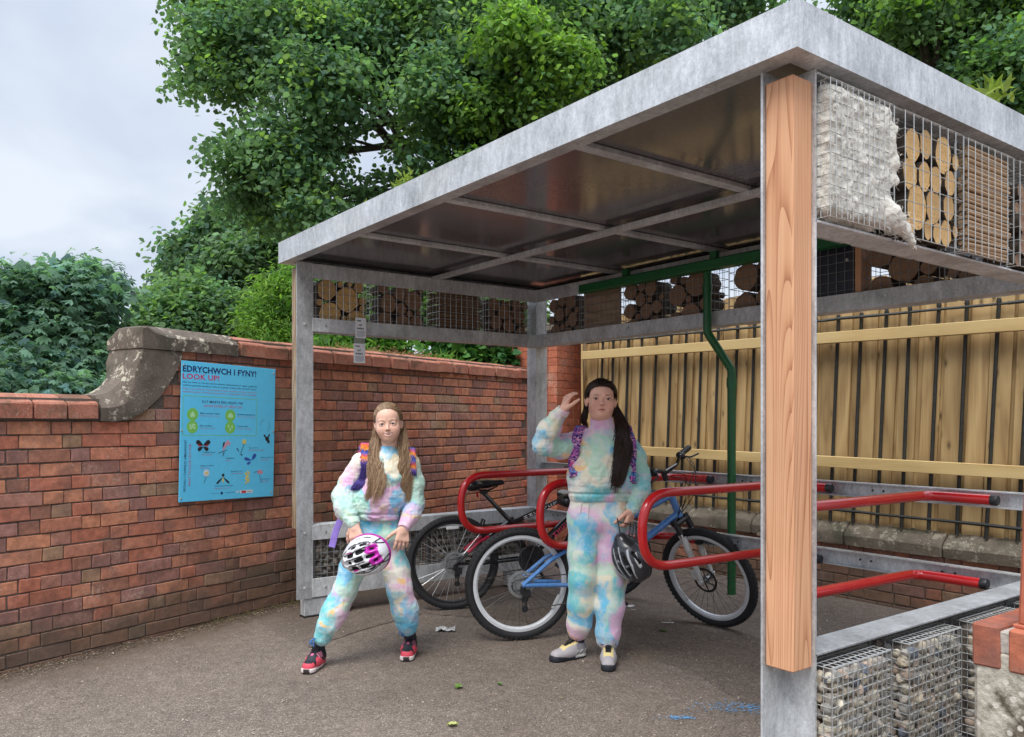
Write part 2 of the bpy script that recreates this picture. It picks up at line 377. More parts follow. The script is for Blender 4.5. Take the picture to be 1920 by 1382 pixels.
def wood_mat(name, cols, axis=2, ring=38, fine=1, rough=.62, knots=True, objr=.12, along=1.1, gr=.3, big_=(6,.9), saw=False, wr=.42):
    """long-grained timber; axis = the grain direction in world space"""
    g = NG(name); P = g.objc() if axis < 0 else g.pos(); ax = abs(axis) if axis >= 0 else -axis-1
    s1 = [ring]*3; s1[ax] = along; s2 = [140]*3; s2[ax] = 3
    r = g.rnd(); off = g.n('ShaderNodeCombineXYZ'); g.l(g.math('MULTIPLY', r, 19), off.inputs[0]); g.l(g.math('MULTIPLY', r, 31), off.inputs[2])
    av = g.n('ShaderNodeVectorMath', operation='ADD'); g.l(P, av.inputs[0]); g.l(off.outputs[0], av.inputs[1]); Q = av.outputs[0]
    big = [big_[0]]*3; big[ax] = big_[1]
    w1 = g.noise(g.map(Q, tuple(big)), 1.0, 2, .4)
    rings = g.math('FRACT', g.math('MULTIPLY', w1, ring*gr)); rings = g.math('SUBTRACT', 1, g.math('POWER', rings, 3)) if saw else g.math('ABSOLUTE', g.math('SUBTRACT', g.math('MULTIPLY', rings, 2), 1))
    fi = g.noise(g.map(Q, tuple(s2)), 1, 4, .6)
    f = g.math('ADD', g.math('MULTIPLY', rings, wr), g.math('MULTIPLY', fi, 1-wr))
    c = g.ramp(f, [(.2, cols[0]), (.5, cols[1]), (.8, cols[2])])
    c = g.mixc(.8, c, g.ramp(g.math('ADD', g.math('MULTIPLY', g.noise(Q, 2.2, 3), .7), g.math('MULTIPLY', r, objr*2)), [(.2, .78), (.8, 1.22)]), 'MULTIPLY')
    if knots:
        ks = [9]*3; ks[ax] = 4.5; kv = g.voro(g.map(Q, tuple(ks)), 1.0)
        c = g.mixc(g.ramp(kv, [(.05, .85), (.12, .35), (.2, 0)]), c, tuple(x*.35 for x in cols[0]))
    g.set(Base_Color=c, Roughness=rough, Specular_IOR_Level=.3); g.bump(f, .18, .003); return g.m
def leaf_mat(name, tr=.35, rough=.5):
    g = NG(name); a = g.attr(); g.set(Base_Color=a, Roughness=rough, Specular_IOR_Level=.18)
    t = g.n('ShaderNodeBsdfTranslucent'); g.l(g.mixc(1, a, (1.45,1.6,.85), 'MULTIPLY'), t.inputs[0])
    m = g.n('ShaderNodeMixShader'); m.inputs[0].default_value = tr; g.l(g.b.outputs[0], m.inputs[1]); g.l(t.outputs[0], m.inputs[2]); g.l(m.outputs[0], g.o.inputs[0]); return g.m
def attr_mat(name, rough=.6, spec=.4, sss=0, bump=0, bs=200, metal=0, coat=0, bd=.002):
    g = NG(name); g.set(Base_Color=g.attr(), Roughness=rough, Specular_IOR_Level=spec, Metallic=metal, Coat_Weight=coat)
    if sss: g.set(Subsurface_Weight=sss, Subsurface_Radius=(.01,.004,.002)); g.b.inputs['Subsurface Scale'].default_value = .6
    if bump: g.bump(g.noise(g.objc(), bs, 3), bump, bd)
    return g.m
# ================================================================ materials
M_brick = brick_mat('weathered_brick'); M_brick_i = brick_mat('weathered_brick_small', island=True)
M_brick_new = brick_mat('orange_red_brick', fresh=True); M_brick_dk = brick_mat('damp_brick', dark=True)
M_mortar = simple('mortar', (.13,.105,.085), .95, var=.35, scale=60, bump=.5, bd=.004)
M_mortar_l = simple('pale_mortar', (.42,.38,.33), .95, var=.3, scale=60, bump=.5, bd=.004)
M_cop = stone_mat('terracotta_coping', (.34,.125,.08), (.43,.19,.13), lich=.15)
M_stone = stone_mat('sandstone_coping', (.105,.082,.066), (.18,.145,.115), lich=.95)
M_stone2 = stone_mat('mossy_coping', (.12,.10,.075), (.20,.165,.125), lich=.5)
M_galv = galv_mat('galvanised_steel', .56, metal=.45); M_galv_d = galv_mat('galvanised_steel_dull', .56, dull=.12, metal=.15)
M_galv_r = galv_mat('galvanised_steel_darkened', .34, dull=.1, metal=.2); M_wire = simple('galvanised_wire', (.50,.51,.50), .4, metal=.6, bump=0)  # right lower beam: same steel, colour darkened to offset the bright sky on it
M_wire_d = simple('weathered_wire', (.30,.31,.31), .5, metal=.5, bump=0)
M_red = simple('red_gloss_paint', (.56,.014,.016), .22, var=.06, scale=8, bump=.02, coat=.5)
M_green = simple('dark_green_plastic', (.010,.115,.030), .4, var=.15, bump=.02)
M_blackp = simple('black_plastic', (.018,.018,.02), .45, var=.2, bump=.05)
M_iron = simple('black_iron', (.022,.023,.02), .6, var=.5, scale=40, bump=.4, bd=.003)
M_larch = wood_mat('larch_timber', [(.36,.14,.065), (.62,.31,.165), (.74,.42,.24)], 2, ring=60, knots=False, along=.35, gr=1.5, big_=(3.2,.16), saw=True, wr=.40)
M_larch_old = wood_mat('grey_larch', [(.24,.15,.09), (.38,.27,.17), (.48,.37,.25)], 2, ring=30, knots=False)
M_board = wood_mat('fence_board_wood', [(.25,.155,.068), (.38,.255,.115), (.46,.325,.155)], 2, ring=18, objr=.4, gr=.2)
M_rail = wood_mat('fence_rail_wood', [(.46,.31,.13), (.57,.41,.18), (.62,.46,.22)], 0, ring=12, objr=.1, knots=False, gr=.2)
M_bark = simple('bark', (.085,.062,.045), .95, var=.5, scale=25, bump=.8, bd=.01)
def log_end(name, c1, c2, c3):
    g = NG(name); P = g.objc(); s = g.n('ShaderNodeVectorMath', operation='LENGTH'); q = g.map(P, (1,1,0)); g.l(q, s.inputs[0])
    n = g.noise(g.map(P, (1,1,.1)), 2.2, 3); rr = g.math('ADD', s.outputs['Value'], g.math('MULTIPLY', n, .35))
    ring = g.math('FRACT', g.math('MULTIPLY', rr, 7)); f = g.math('ADD', g.math('MULTIPLY', ring, .3), g.math('MULTIPLY', g.noise(P, 7, 5), .7))
    c = g.ramp(f, [(.25, c1), (.55, c2), (.8, c3)]); c = g.mixc(g.ramp(g.math('MULTIPLY', g.rnd(), 1), [(0, .35), (.6, 0)]), c, (.30,.19,.10))
    c = g.mixc(g.ramp(g.voro(P, 1.7), [(.04, .8), (.1, 0)]), c, (.10,.055,.03))
    g.set(Base_Color=c, Roughness=.85); g.bump(f, .3, .01); return g.m
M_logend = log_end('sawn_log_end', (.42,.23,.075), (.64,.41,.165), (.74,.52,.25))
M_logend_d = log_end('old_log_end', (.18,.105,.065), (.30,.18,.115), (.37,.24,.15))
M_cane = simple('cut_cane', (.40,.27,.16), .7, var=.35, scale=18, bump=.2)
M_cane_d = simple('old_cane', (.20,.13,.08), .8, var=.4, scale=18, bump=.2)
def asphalt(name, a, b, sc_=1):
    g = NG(name); P = g.pos(); v = g.voro(P, 170, out=1); vs_ = g.n('ShaderNodeSeparateColor'); g.l(v, vs_.inputs[0])
    d = g.voro(P, 170); n = g.noise(P, 1.3, 6, .6); n2 = g.noise(P, 260, 2); n3 = g.noise(P, 14, 6, .7)
    c = g.ramp(vs_.outputs[0], [(0, tuple(x*.72 for x in a)), (.45, a), (.8, b), (1, tuple(min(1, x*1.35) for x in b))])
    c = g.mixc(g.ramp(d, [(.3, 0), (.65, .45)]), c, tuple(x*.5 for x in a))
    c = g.mixc(.7, c, g.ramp(n, [(.3, .74), (.5, 1), (.7, 1.24)]), 'MULTIPLY'); c = g.mixc(.6, c, g.ramp(n3, [(.3, .66), (.7, 1.28)]), 'MULTIPLY')
    c = g.mixc(g.ramp(g.noise(P, .55, 5, .65), [(.56, 0), (.68, .45)]), c, (.17,.125,.085))
    sx = g.sep(P); dw = g.math('ADD', g.math('MULTIPLY', g.math('SUBTRACT', sx[0], .347), .942), g.math('MULTIPLY', g.math('ADD', sx[1], 1.593), .336)); c = g.mixc(g.ramp(g.math('ADD', dw, g.math('MULTIPLY', g.math('SUBTRACT', g.noise(P, 3.5, 5, .7), .5), .5)), [(.06, .78), (.42, 0)]), c, (.115,.085,.06)); c = g.mixc(g.ramp(g.voro(P, 14), [(.03, .8), (.055, 0)]), c, (.33,.30,.25))
    g.set(Base_Color=c, Roughness=.93, Specular_IOR_Level=.25)
    g.bump(g.math('ADD', g.math('MULTIPLY', d, -.8), g.math('ADD', g.math('MULTIPLY', n2, .3), g.math('MULTIPLY', n3, .8))), .5, .006); return g.m
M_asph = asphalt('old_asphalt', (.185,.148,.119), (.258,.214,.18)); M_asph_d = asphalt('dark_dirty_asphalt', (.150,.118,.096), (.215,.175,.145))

# ================================================================ ground
m = MB(); m.add([(-150,-150,0),(150,-150,0),(150,150,0),(-150,150,0)], [(0,1,2,3)]); m.build('ground', M_asph, kind='structure')
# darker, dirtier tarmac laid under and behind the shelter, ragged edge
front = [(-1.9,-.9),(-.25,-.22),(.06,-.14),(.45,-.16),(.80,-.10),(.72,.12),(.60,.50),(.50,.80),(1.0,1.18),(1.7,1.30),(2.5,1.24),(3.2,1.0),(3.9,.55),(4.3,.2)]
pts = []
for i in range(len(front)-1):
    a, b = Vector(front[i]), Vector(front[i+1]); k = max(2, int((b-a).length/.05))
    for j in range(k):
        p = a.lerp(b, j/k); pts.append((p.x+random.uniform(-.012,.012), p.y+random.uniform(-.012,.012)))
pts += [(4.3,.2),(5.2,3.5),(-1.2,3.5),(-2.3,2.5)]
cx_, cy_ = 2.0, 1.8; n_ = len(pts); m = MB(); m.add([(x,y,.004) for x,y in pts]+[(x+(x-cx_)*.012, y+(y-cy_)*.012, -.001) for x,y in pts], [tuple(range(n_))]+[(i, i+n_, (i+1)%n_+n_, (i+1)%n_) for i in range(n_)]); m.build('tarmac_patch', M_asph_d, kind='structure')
M_soil = simple('red_brown_soil', (.060,.030,.022), .95, var=.5, scale=50, bump=.9, bd=.02)
V = []; Fq = []; ns = 26
for j in range(7):
    for i in range(ns):
        a = 2*math.pi*i/ns; r = (1-j/6)*(.34+.05*math.sin(3*a)+random.uniform(-.02,.02)); V.append((3.50+r*1.15*math.cos(a), -.02+r*.75*math.sin(a), .006+.035*(1-(1-j/6)**2)+random.uniform(0,.008)))
for j in range(6):
    for i in range(ns): Fq.append((j*ns+i, j*ns+(i+1)%ns, (j+1)*ns+(i+1)%ns, (j+1)*ns+i))
m = MB(); m.add(V, Fq); m.build('soil_heap', M_soil, smooth=True, kind='structure')

# ================================================================ brick wall on the left
WA = (.347, -1.593); WR = R(109.655); wdx, wdy = math.cos(WR), math.sin(WR)
def w2w(s, y, z=0): return Vector((WA[0]+wdx*s-wdy*y, WA[1]+wdy*s+wdx*y, z))
wall = thing('brick_wall', 'old weathered red brick garden wall with curved stone sweep behind the shelter', 'wall', (WA[0],WA[1],0), WR)
def brick_meshes(L, H, D, mat, n=6, bev=.005, jit=.0022):
    res = []
    for _ in range(n):
        b = MB(); b.box(0, 0, 0, L+.0022, D, H+.002, bev*.6, jit=jit); res.append(b.mesh('brick', mat))
    return res
BS = brick_meshes(.215, .066, .1, M_brick); BH = brick_meshes(.1025, .066, .1, M_brick)
def lay(s0, s1, rows, z0, keep, gap=.0072, pitch=.0752):
    """Flemish bond: list of (s, z, length)"""
    res = []
    for r in range(rows):
        s = s0-random.uniform(0,.02)-(.166 if r % 2 else 0); k = 0
        while s < s1:
            Lb = .215 if k % 2 == 0 else .1025
            if random.random() < .12: Lb = .215 if Lb < .2 else .1025
            if keep(s+Lb/2, z0+r*pitch+.033): res.append((s, z0+r*pitch, Lb))
            s += Lb+gap; k += 1
    return res
def sweep_low(s):   # underside of the coping along the wall
    pts = [(-9,1.312),(.60,1.305),(.69,1.315),(.86,1.43),(.985,1.60),(1.03,1.715),(1.04,1.76),(9,1.76)]
    for a, b in zip(pts, pts[1:]):
        if a[0] <= s <= b[0]: return a[1]+(b[1]-a[1])*(s-a[0])/(b[0]-a[0])
bl = lay(-1.0, 5.0, 24, -.053, lambda s, z: z < sweep_low(s) and s < 5.0)
cv = Vector((CAMX, CAMY, CAMZ))
def hid(b): s, z, Lb = b; p = w2w(s+Lb/2, 0, z); d = (p-cv).length; return d if s > -.12 else d+50
bl.sort(key=hid)
for (s, z, Lb) in bl[:300]:
    place('brick', random.choice(BS if Lb > .2 else BH), wall, (s, random.uniform(-.003,.003), z), (random.gauss(0,.004), random.gauss(0,.006), random.gauss(0,.008)))
m = MB()
for (s, z, Lb) in bl[300:]: y = random.uniform(-.002,.002); m.box(s, y, z, s+Lb, y+.1, z+.066, .005, jit=.0015)
m.build('brickwork', M_brick_i, wall, kind='stuff')
m = MB(); poly = [(-1.05,-.1),(5.02,-.1),(5.02,1.74),(1.06,1.74),(1.01,1.66),(.95,1.53),(.85,1.40),(.70,1.31),(-1.05,1.305)]
m.prism(poly, .009, .30, axis=1); m.build('mortar', M_mortar, wall)
# terracotta coping
def coping_block(L, z0, zt, mat):
    b = MB(); pf = [(-.035,z0),(-.035,z0+(zt-z0)*.56),(-.027,z0+(zt-z0)*.64),(.075,zt-.006),(.10,zt),(.235,zt),(.335,z0+(zt-z0)*.56),(.335,z0)]
    n = len(pf); e = .005
    vs = []
    for x, k in ((0,e),(e,0),(L-e,0),(L,e)):
        cy, cz = .15, (z0+zt)/2
        for (y, z) in pf: vs.append((x+random.uniform(-.002,.002), y+(k if y < cy else -k)+random.uniform(-.002,.002), z+(k if z < cz else -k)+random.uniform(-.0015,.0015)))
    fs = [tuple(range(n)), tuple(range(3*n,4*n))[::-1]]
    for q in range(3):
        for i in range(n): fs.append((q*n+i, (q+1)*n+i, (q+1)*n+(i+1)%n, q*n+(i+1)%n))
    b.add(vs, fs); return b.mesh('coping_brick', mat)
CL = [coping_block(.168, 1.309, 1.444, M_cop) for _ in range(3)]; CH = [coping_block(.2, 1.722, 1.855, M_cop) for _ in range(4)]
s = .51
while s > -1: s -= .1785; place('coping_brick', random.choice(CL), wall, (s+.004, 0, random.uniform(-.002,.002)), (0, random.gauss(0,.004), 0))
s = 1.44
while s < 4.9: place('coping_brick', random.choice(CH), wall, (s+.004, 0, random.uniform(-.003,.003)), (0, random.gauss(0,.004), 0)); s += .2105
m = MB(); m.box(-1, .0, 1.30, .52, .28, 1.42); m.box(1.40, .0, 1.715, 5.0, .28, 1.83); m.build('mortar', M_mortar, wall)
# curved sandstone sweep: cross-section swept along an arc
outer = [(.515,1.444),(.575,1.455),(.633,1.489),(.685,1.545),(.722,1.605),(.748,1.67),(.762,1.722)]
inner = [(.515,1.296),(.60,1.293),(.69,1.303),(.785,1.355),(.87,1.43),(.94,1.515),(.99,1.60),(1.02,1.665),(1.032,1.718)]
def resamp(P, n):
    P = [Vector(p) for p in P]; d = [0]
    for a, b in zip(P, P[1:]): d.append(d[-1]+(b-a).length)
    r = []
    for i in range(n):
        t = d[-1]*i/(n-1); k = max(j for j in range(len(d)-1) if d[j] <= t+1e-9); u = (t-d[k])/(d[k+1]-d[k]); r.append(P[k].lerp(P[k+1], min(u,1)))
    return r
O = resamp(outer, 17); I = resamp(inner, 17); vs = []; fs = []
prof = [(0,-.045),(.5,-.05),(.62,-.035),(.97,.06),(1,.10),(1,.22),(.5,.33),(0,.33)]
for qi, (a, b) in enumerate(zip(I, O)):
    fq = .5+.47*min(1, max(0, (qi-4)/9))
    for (t, y) in [(0,-.024),(fq,-.03),(min(.985,fq+.1),-.02),(.99,.03+.03*(1-fq)),(1,.10),(1,.22),(fq,.33),(0,.33)]: p = a.lerp(b, t); vs.append((p.x, y+random.uniform(-.002,.002), p.y+random.uniform(-.002,.002)))
n = len(prof)
for i in range(16):
    for j in range(n): fs.append((i*n+j, (i+1)*n+j, (i+1)*n+(j+1)%n, i*n+(j+1)%n))
fs += [tuple(range(n)), tuple(range(16*n,17*n))[::-1]]
m = MB(); m.add(vs, fs); m.build('curved_coping_stone', M_stone, wall, smooth=True, ang=30, label='curved sandstone sweep covered in pale lichen')
vs = []; fs = []; st = [(.757,1.728,1.835),(.762,1.724,1.852),(.79,1.724,1.862),(.83,1.724,1.868),(.93,1.723,1.868),(1.2,1.722,1.865),(1.43,1.72,1.858),(1.436,1.724,1.852)]
for (s, z0, zt) in st:
    k = .004 if s in (.757, 1.436) else 0; h = zt-z0; fe = .9 if s < .8 else (.7 if s < .9 else .5)
    for (t, y) in [(0,-.035),(fe,-.04),(min(.97,fe+.1),-.03),(.985,.06),(1,.10),(1,.22),(.5,.33),(0,.33)]: vs.append((s, y+k, z0+h*t+random.uniform(-.001,.001)))
for i in range(len(st)-1):
    for j in range(8): fs.append((i*8+j, (i+1)*8+j, (i+1)*8+(j+1)%8, i*8+(j+1)%8))
fs += [tuple(range(8)), tuple(range(8*(len(st)-1), 8*len(st)))[::-1]]
m = MB(); m.add(vs, fs); m.build('coping_stone', M_stone, wall, smooth=True, ang=30, label='long sandstone block above the curved sweep')

# ================================================================ brick corner pier where wall and fence meet
def grid_bricks(parent, x0, x1, y, z0, z1, mat_s, mat_h, side=None, pitch=.0752, off=0):
    """one face of brickwork in the parent's frame; side='x' runs along x facing -y, side='y' runs along y facing +-x"""
    r = 0; z = z0
    while z+.06 < z1:
        s = x0; k = (r+off) % 2
        while s < x1-.03:
            Lb = .215 if k % 2 == 0 else .1025; full = Lb
            if s+Lb > x1: Lb = x1-s
            if Lb > .04:
                me = (mat_s if full > .2 else mat_h); me = random.choice(me)
                sx = Lb/full
                if side == 'x': place('brick', me, parent, (s, y, z), (0,0,random.gauss(0,.004)), (sx,1,1))
                else: place('brick', me, parent, (y, s, z), (0,0,R(90)*side), (sx,1,1)) if side == 1 else place('brick', me, parent, (y, s+Lb, z), (0,0,-R(90)), (sx,1,1))
            s += Lb+.0095; k += 1
        z += pitch; r += 1
NS = brick_meshes(.215, .0695, .1, M_brick_new, 3, .004, .001); NHd = brick_meshes(.1025, .0695, .1, M_brick_new, 3, .004, .001)
pier = thing('brick_pier', 'square orange-red brick pier between the garden wall and the timber fence', 'pier', tuple(w2w(5.0,-.35)), WR)
# local frame of the wall: front face looks along -s, right face looks along -y
m = MB(); m.box(.009, .009, -.05, .655, .575, 2.19); m.build('mortar', M_mortar, pier)
grid_bricks(pier, .0, .66, 0, -.03, 2.2, NS, NHd, 'x')
grid_bricks(pier, .11, .585, 0, -.03, 2.2, NS, NHd, -1, off=1)
m = MB(); m.box(-.04, -.04, 2.19, .70, .62, 2.27, .01); m.build('pier_cap', M_stone2, pier)

# ================================================================ low wall, iron railing and timber fence behind
low = thing('low_wall', 'low damp brick wall with mossy stone coping under the iron railing', 'wall', (0,3.5,0))
X0, X1 = -.84, 4.7
LS = brick_meshes(.215, .066, .1, M_brick_dk, 4); LH = brick_meshes(.1025, .066, .1, M_brick_dk, 4)
m = MB(); m.box(X0, .009, -.05, X1, .28, .40); m.build('mortar', M_mortar, low)
for r in range(6):
    s = X0-(.1 if r % 2 else 0); k = r
    while s < X1:
        Lb = .215 if k % 2 else .1025; place('brick', random.choice(LS if Lb > .2 else LH), low, (s, random.uniform(-.003,.003), -.045+r*.0752)); s += Lb+.0095; k += 1
s = X0-.02
for Lb in (.62,.74,.66,.8,.7,.62,.75,.66,.5):
    b = MB(); pf = [(-.055,.402),(-.06,.47),(-.045,.50),(.03,.558),(.08,.572),(.2,.572),(.33,.48),(.33,.402)]
    vs = []; 
    for x in (s+.004, s+.012, s+Lb*.33, s+Lb*.66, s+Lb-.012, s+Lb-.004):
        kk = .006 if x in (s+.004, s+Lb-.004) else 0
        for (y, z) in pf: vs.append((x, y+(kk if y < .15 else -kk)+random.uniform(-.004,.004), z-(kk if z > .45 else -kk)+random.uniform(-.003,.003)))
    fs = [tuple(range(8)), tuple(range(40,48))[::-1]]
    for q in range(5):
        for i in range(8): fs.append((q*8+i, (q+1)*8+i, (q+1)*8+(i+1)%8, q*8+(i+1)%8))
    b.add(vs, fs); b.build('coping_stone', M_stone2, low, smooth=True, ang=28); s += Lb
LEAN = .044
rail = thing('iron_railing', 'rusty black iron railing standing on the low wall in front of the fence boards', 'railing', (0,3.5,0))
bm_ = MB(); bm_.tube([(-.8*LEAN,0,.56),(.7*LEAN,0,2.04),(.71*LEAN,0,2.05),(.72*LEAN,0,2.075)], [.0120,.0120,.016,.011], 6)
bme = bm_.mesh('bar', M_iron, True)
k = 0
while -.639+.1805*k < X1: place('bar', bme, rail, (-.67+.1805*k+random.gauss(0,.003), 0, random.gauss(0,.006)), (random.gauss(0,.004), random.gauss(0,.004), 0)); k += 1
for nm, za, zb in (('top_rail', 2.072, 2.005), ('bottom_rail', .665, .625)):
    m = MB(); P = []; q = 40
    for i in range(q+1): x = X0+(X1-X0)*i/q; P.append((x, -.012+random.gauss(0,.0015), za+(zb-za)*i/q+random.gauss(0,.0015)))
    for a, b in zip(P, P[1:]): m.tube([a, b], random.uniform(.009,.012), 5)
    m.build(nm, M_iron, rail)
fence = thing('timber_fence', 'pale yellow close-boarded timber fence behind the cycle racks', 'fence', (0,3.53,0))
fb = []
for wd in (.118,.124,.132):
    for _ in range(2):
        b = MB(); b.box(0, 0, .50, wd, .018, 2.315, .003, jit=.001); b.v = [(x+LEAN*(z-1.3), y, z) for x, y, z in b.v]; fb.append(b.mesh('board', M_board))
x = X0-.13
while x < X1:
    place('board', random.choice(fb), fence, (x, random.uniform(.022,.028), random.uniform(-.01,.01)), (0, random.gauss(0,.003), random.gauss(0,.01)))
    place('board', random.choice(fb), fence, (x+.085+random.uniform(-.02,.02), random.uniform(0,.004), random.uniform(-.012,.012)), (0, random.gauss(0,.004), random.gauss(0,.012))); x += .152
for i in range(8): place('board', fb[i % 6], fence, (X0-.15-.075*i, .03+.09*i, 0), (0,0,R(-47)))
for (za, zb) in ((1.983,1.897), (1.07,1.005)):
    b = MB(); b.box(X0-.01, -.115, -.08, X1, -.07, 0, .003); b.v = [(x, y, z+za+(zb-za)*(x-X0)/(X1-X0)) for x, y, z in b.v]; b.build('rail', M_rail, fence)
# ================================================================ SHELTER
sh = thing('cycle_shelter', 'galvanised steel cycle shelter with timber-filled corner posts and a flat roof', 'shelter', (0,0,0))
W_, D_ = 3.912, 2.25
def bx(name, *a, mat=M_galv, bev=.002, parent=sh, **k): m = MB(); m.box(*a, bev); return m.build(name, mat, parent, **k)
T = .008
for (xc, yc, sx, sy, tm) in ((3.755,.165,1,-1,M_larch), (.157,.165,-1,-1,M_larch_old), (.157,2.05,-1,1,M_larch_old), (3.755,2.05,1,1,M_larch)):
    P = [(xc-sx*T, yc-sy*T), (xc+sx*.105, yc-sy*T), (xc+sx*.105, yc), (xc, yc), (xc, yc+sy*.105), (xc-sx*T, yc+sy*.105)]
    m = MB(); m.prism(P, .13, 2.335, axis=2)
    po = m.build('corner_post', M_galv, sh)
    a, b = xc+sx*.002, xc+sx*.097; c, d = yc+sy*.002, yc+sy*.097
    m = MB(); m.box(a, c, .57 if sx > 0 and sy < 0 else .585, b, d, 2.30, .004); m.build('timber_infill', tm, po)
    m = MB(); m.box(xc+sx*.07, yc+sy*.05, .012, xc, yc-sy*.28, .124, .006); m.build('foot', M_galv_d, sh)
    m = MB(); m.box(xc+sx*.074, yc+sy*.054, .0045, xc-.002*sx, yc-sy*.284, .013, .002); m.build('rubber_pad', M_blackp, sh)
    m = MB()
    for z in (.20,.56,1.93): m.lathe([(.0,.006),(.008,.006),(.009,0)], 8, mat=Matrix.Translation((xc-sx*T, yc+sy*.05, z)) @ Matrix.Rotation(-sx*R(90), 4, 'Y'))
    m.build('bolt', M_galv_d, po)
# side frames (angle iron): vertical leg inside, flat leg outwards
for (xc, sx) in ((.157,-1), (3.755,1)):
    a = xc-sx*T; o = xc+sx*.105
    for (nm, z0, z1, top) in (('top_beam',2.235,2.332,1), ('middle_beam',1.885,1.975,0), ('lower_beam',.51,.61,1), ('bottom_beam',.133,.256,0)):
        y0, y1 = .167, 2.048; zz = (z1-T, z1) if top else (z0, z0+T)
        P = [(a,z0),(xc,z0),(xc,z1),(a,z1)]
        m = MB(); m.box(a-sx*.0015, y0, z0, xc, y1, z1, .0015); m.box(xc, y0, zz[0], o, y1, zz[1], .0015); bo = m.build(nm, M_galv_r if sx > 0 and 'lower' in nm else M_galv_d, sh)
        if nm != 'top_beam':
            m = MB()
            for y in (.26,.85,1.95): m.lathe([(.0,.006),(.007,.006),(.008,0)], 8, mat=Matrix.Translation((a-sx*.0015, y, (z0+z1)/2)) @ Matrix.Rotation(-sx*R(90), 4, 'Y'))
            m.build('bolt', M_wire, bo)
for (nm, z0, z1, top) in (('top_beam',2.235,2.332,1), ('middle_beam',1.885,1.975,0)):
    zz = (z1-T, z1) if top else (z0, z0+T); m = MB(); m.box(.160, 2.037, z0, 3.752, 2.046, z1, .0015); m.box(.160, 2.046, zz[0], 3.752, 2.15, zz[1], .0015); bo = m.build(nm, M_galv_d, sh)
    if not top:
        m = MB()
        for x in (.3,1.2,2.1,2.62,3.05,3.5): m.lathe([(.0,.006),(.008,.006),(.009,0)], 8, mat=Matrix.Translation((x, 2.037, 1.94)) @ Matrix.Rotation(R(90), 4, 'X'))
        m.build('bolt', M_wire, bo)
# roof: fascia channels, beams, dark glossy soffit sheets
zf0, zf1 = 2.337, 2.474
def chan(name, P0, P1, nrm):
    """fascia channel: web outside, flanges turned in"""
    m = MB(); a = Vector(P0); b = Vector(P1); n = Vector(nrm)
    def q(p, d, z): return (p[0]+n.x*d, p[1]+n.y*d, z)
    pf = [(0,zf0),(.075,zf0),(.075,zf0+.006),(.006,zf0+.006),(.006,zf1-.006),(.07,zf1-.006),(.07,zf1),(0,zf1)]
    mit = (b-a).normalized(); vs = []
    for p, s_ in ((a,1),(b,-1)):
        for d, z in pf: r = Vector(p)+mit*d*s_; vs.append(q(r, d, z))
    k = len(pf); fs = [tuple(range(k))[::-1], tuple(range(k,2*k))]+[(i,(i+1)%k,(i+1)%k+k,i+k) for i in range(k)]
    m.add(vs, fs); return m.build(name, M_galv, sh)
chan('fascia', (0,0), (W_,0), (0,1)); chan('fascia', (W_,0), (W_,D_), (-1,0)); chan('fascia', (W_,D_), (0,D_), (0,-1)); chan('fascia', (0,D_), (0,0), (1,0))
g = NG('dark_laminate'); P = g.pos(); n = g.noise(g.map(P, (1,.35,1)), 2.2, 3, .5, .5)
g.set(Base_Color=g.ramp(g.noise(P, 60, 3), [(.3, (.105,.098,.108)), (.7, (.135,.126,.138))]), Roughness=g.ramp(n, [(.35,.08),(.65,.18)]), Specular_IOR_Level=.85); g.bump(n, .12, .02); M_soff = g.m
xs = [.08,1.03,1.95,2.9,W_-.08]; ys = [.08,1.12,D_-.1]
for i in range(4):
    for j in range(2): bx('soffit_panel', xs[i]+.002, ys[j]+.002, 2.368, xs[i+1]-.002, ys[j+1]-.002, 2.374, mat=M_soff, bev=0)
for x in xs[1:4]: bx('roof_joist', x-.028, .082, 2.345, x+.028, D_-.1, 2.366, mat=M_galv_d)
bx('roof_beam', .08, 1.085, 2.318, W_-.08, 1.115, 2.3435, mat=M_galv_d); bx('roof_beam', .08, 1.122, 2.322, W_-.08, 1.15, 2.3435, mat=M_galv_d)
M_sub = simple('roof_substrate', (.05,.04,.03), .95, var=.5, bump=.8, bd=.02); bx('roof_tray', .01, .01, 2.38, W_-.01, D_-.01, 2.455, mat=M_sub, bev=0)
# gutter and downpipe
m = MB(); m.box(.83, 1.90, 2.212, 3.74, 1.985, 2.272, .008)
for x in (1.25,2.0,2.8,3.4): m.box(x, 1.93, 2.272, x+.05, 1.96, 2.322)
m.build('gutter', M_green, sh, label='dark green gutter under the back edge of the roof')
def arc(P, rad, n=6):
    """polyline with its corners rounded"""
    P = [Vector(p) for p in P]; r = [P[0]]
    for i in range(1, len(P)-1):
        a, b, c = P[i-1], P[i], P[i+1]; d = rad if not isinstance(rad, list) else rad[i-1]
        u = (a-b).normalized(); v = (c-b).normalized(); ang = u.angle(v); t = min(d/math.tan(ang/2), (a-b).length*.49, (c-b).length*.49)
        p0, p2 = b+u*t, b+v*t
        for k in range(n+1): s = k/n; r.append(p0*(1-s)**2+b*2*s*(1-s)*.98+p2*s*s + b*0.02*2*s*(1-s))
    r.append(P[-1]); return r
m = MB(); m.tube(arc([(1.939,1.985,2.24),(1.939,1.985,1.84),(2.054,2.072,1.61),(2.054,2.072,.235)], .06), .0255, 14); m.tube([(1.939,1.985,2.1),(1.939,1.985,2.14)], .030, 14); m.tube([(2.054,2.072,1.50),(2.054,2.072,1.56)], .030, 14)
m.build('downpipe', M_green, sh, smooth=True, label='dark green downpipe with an offset bend')
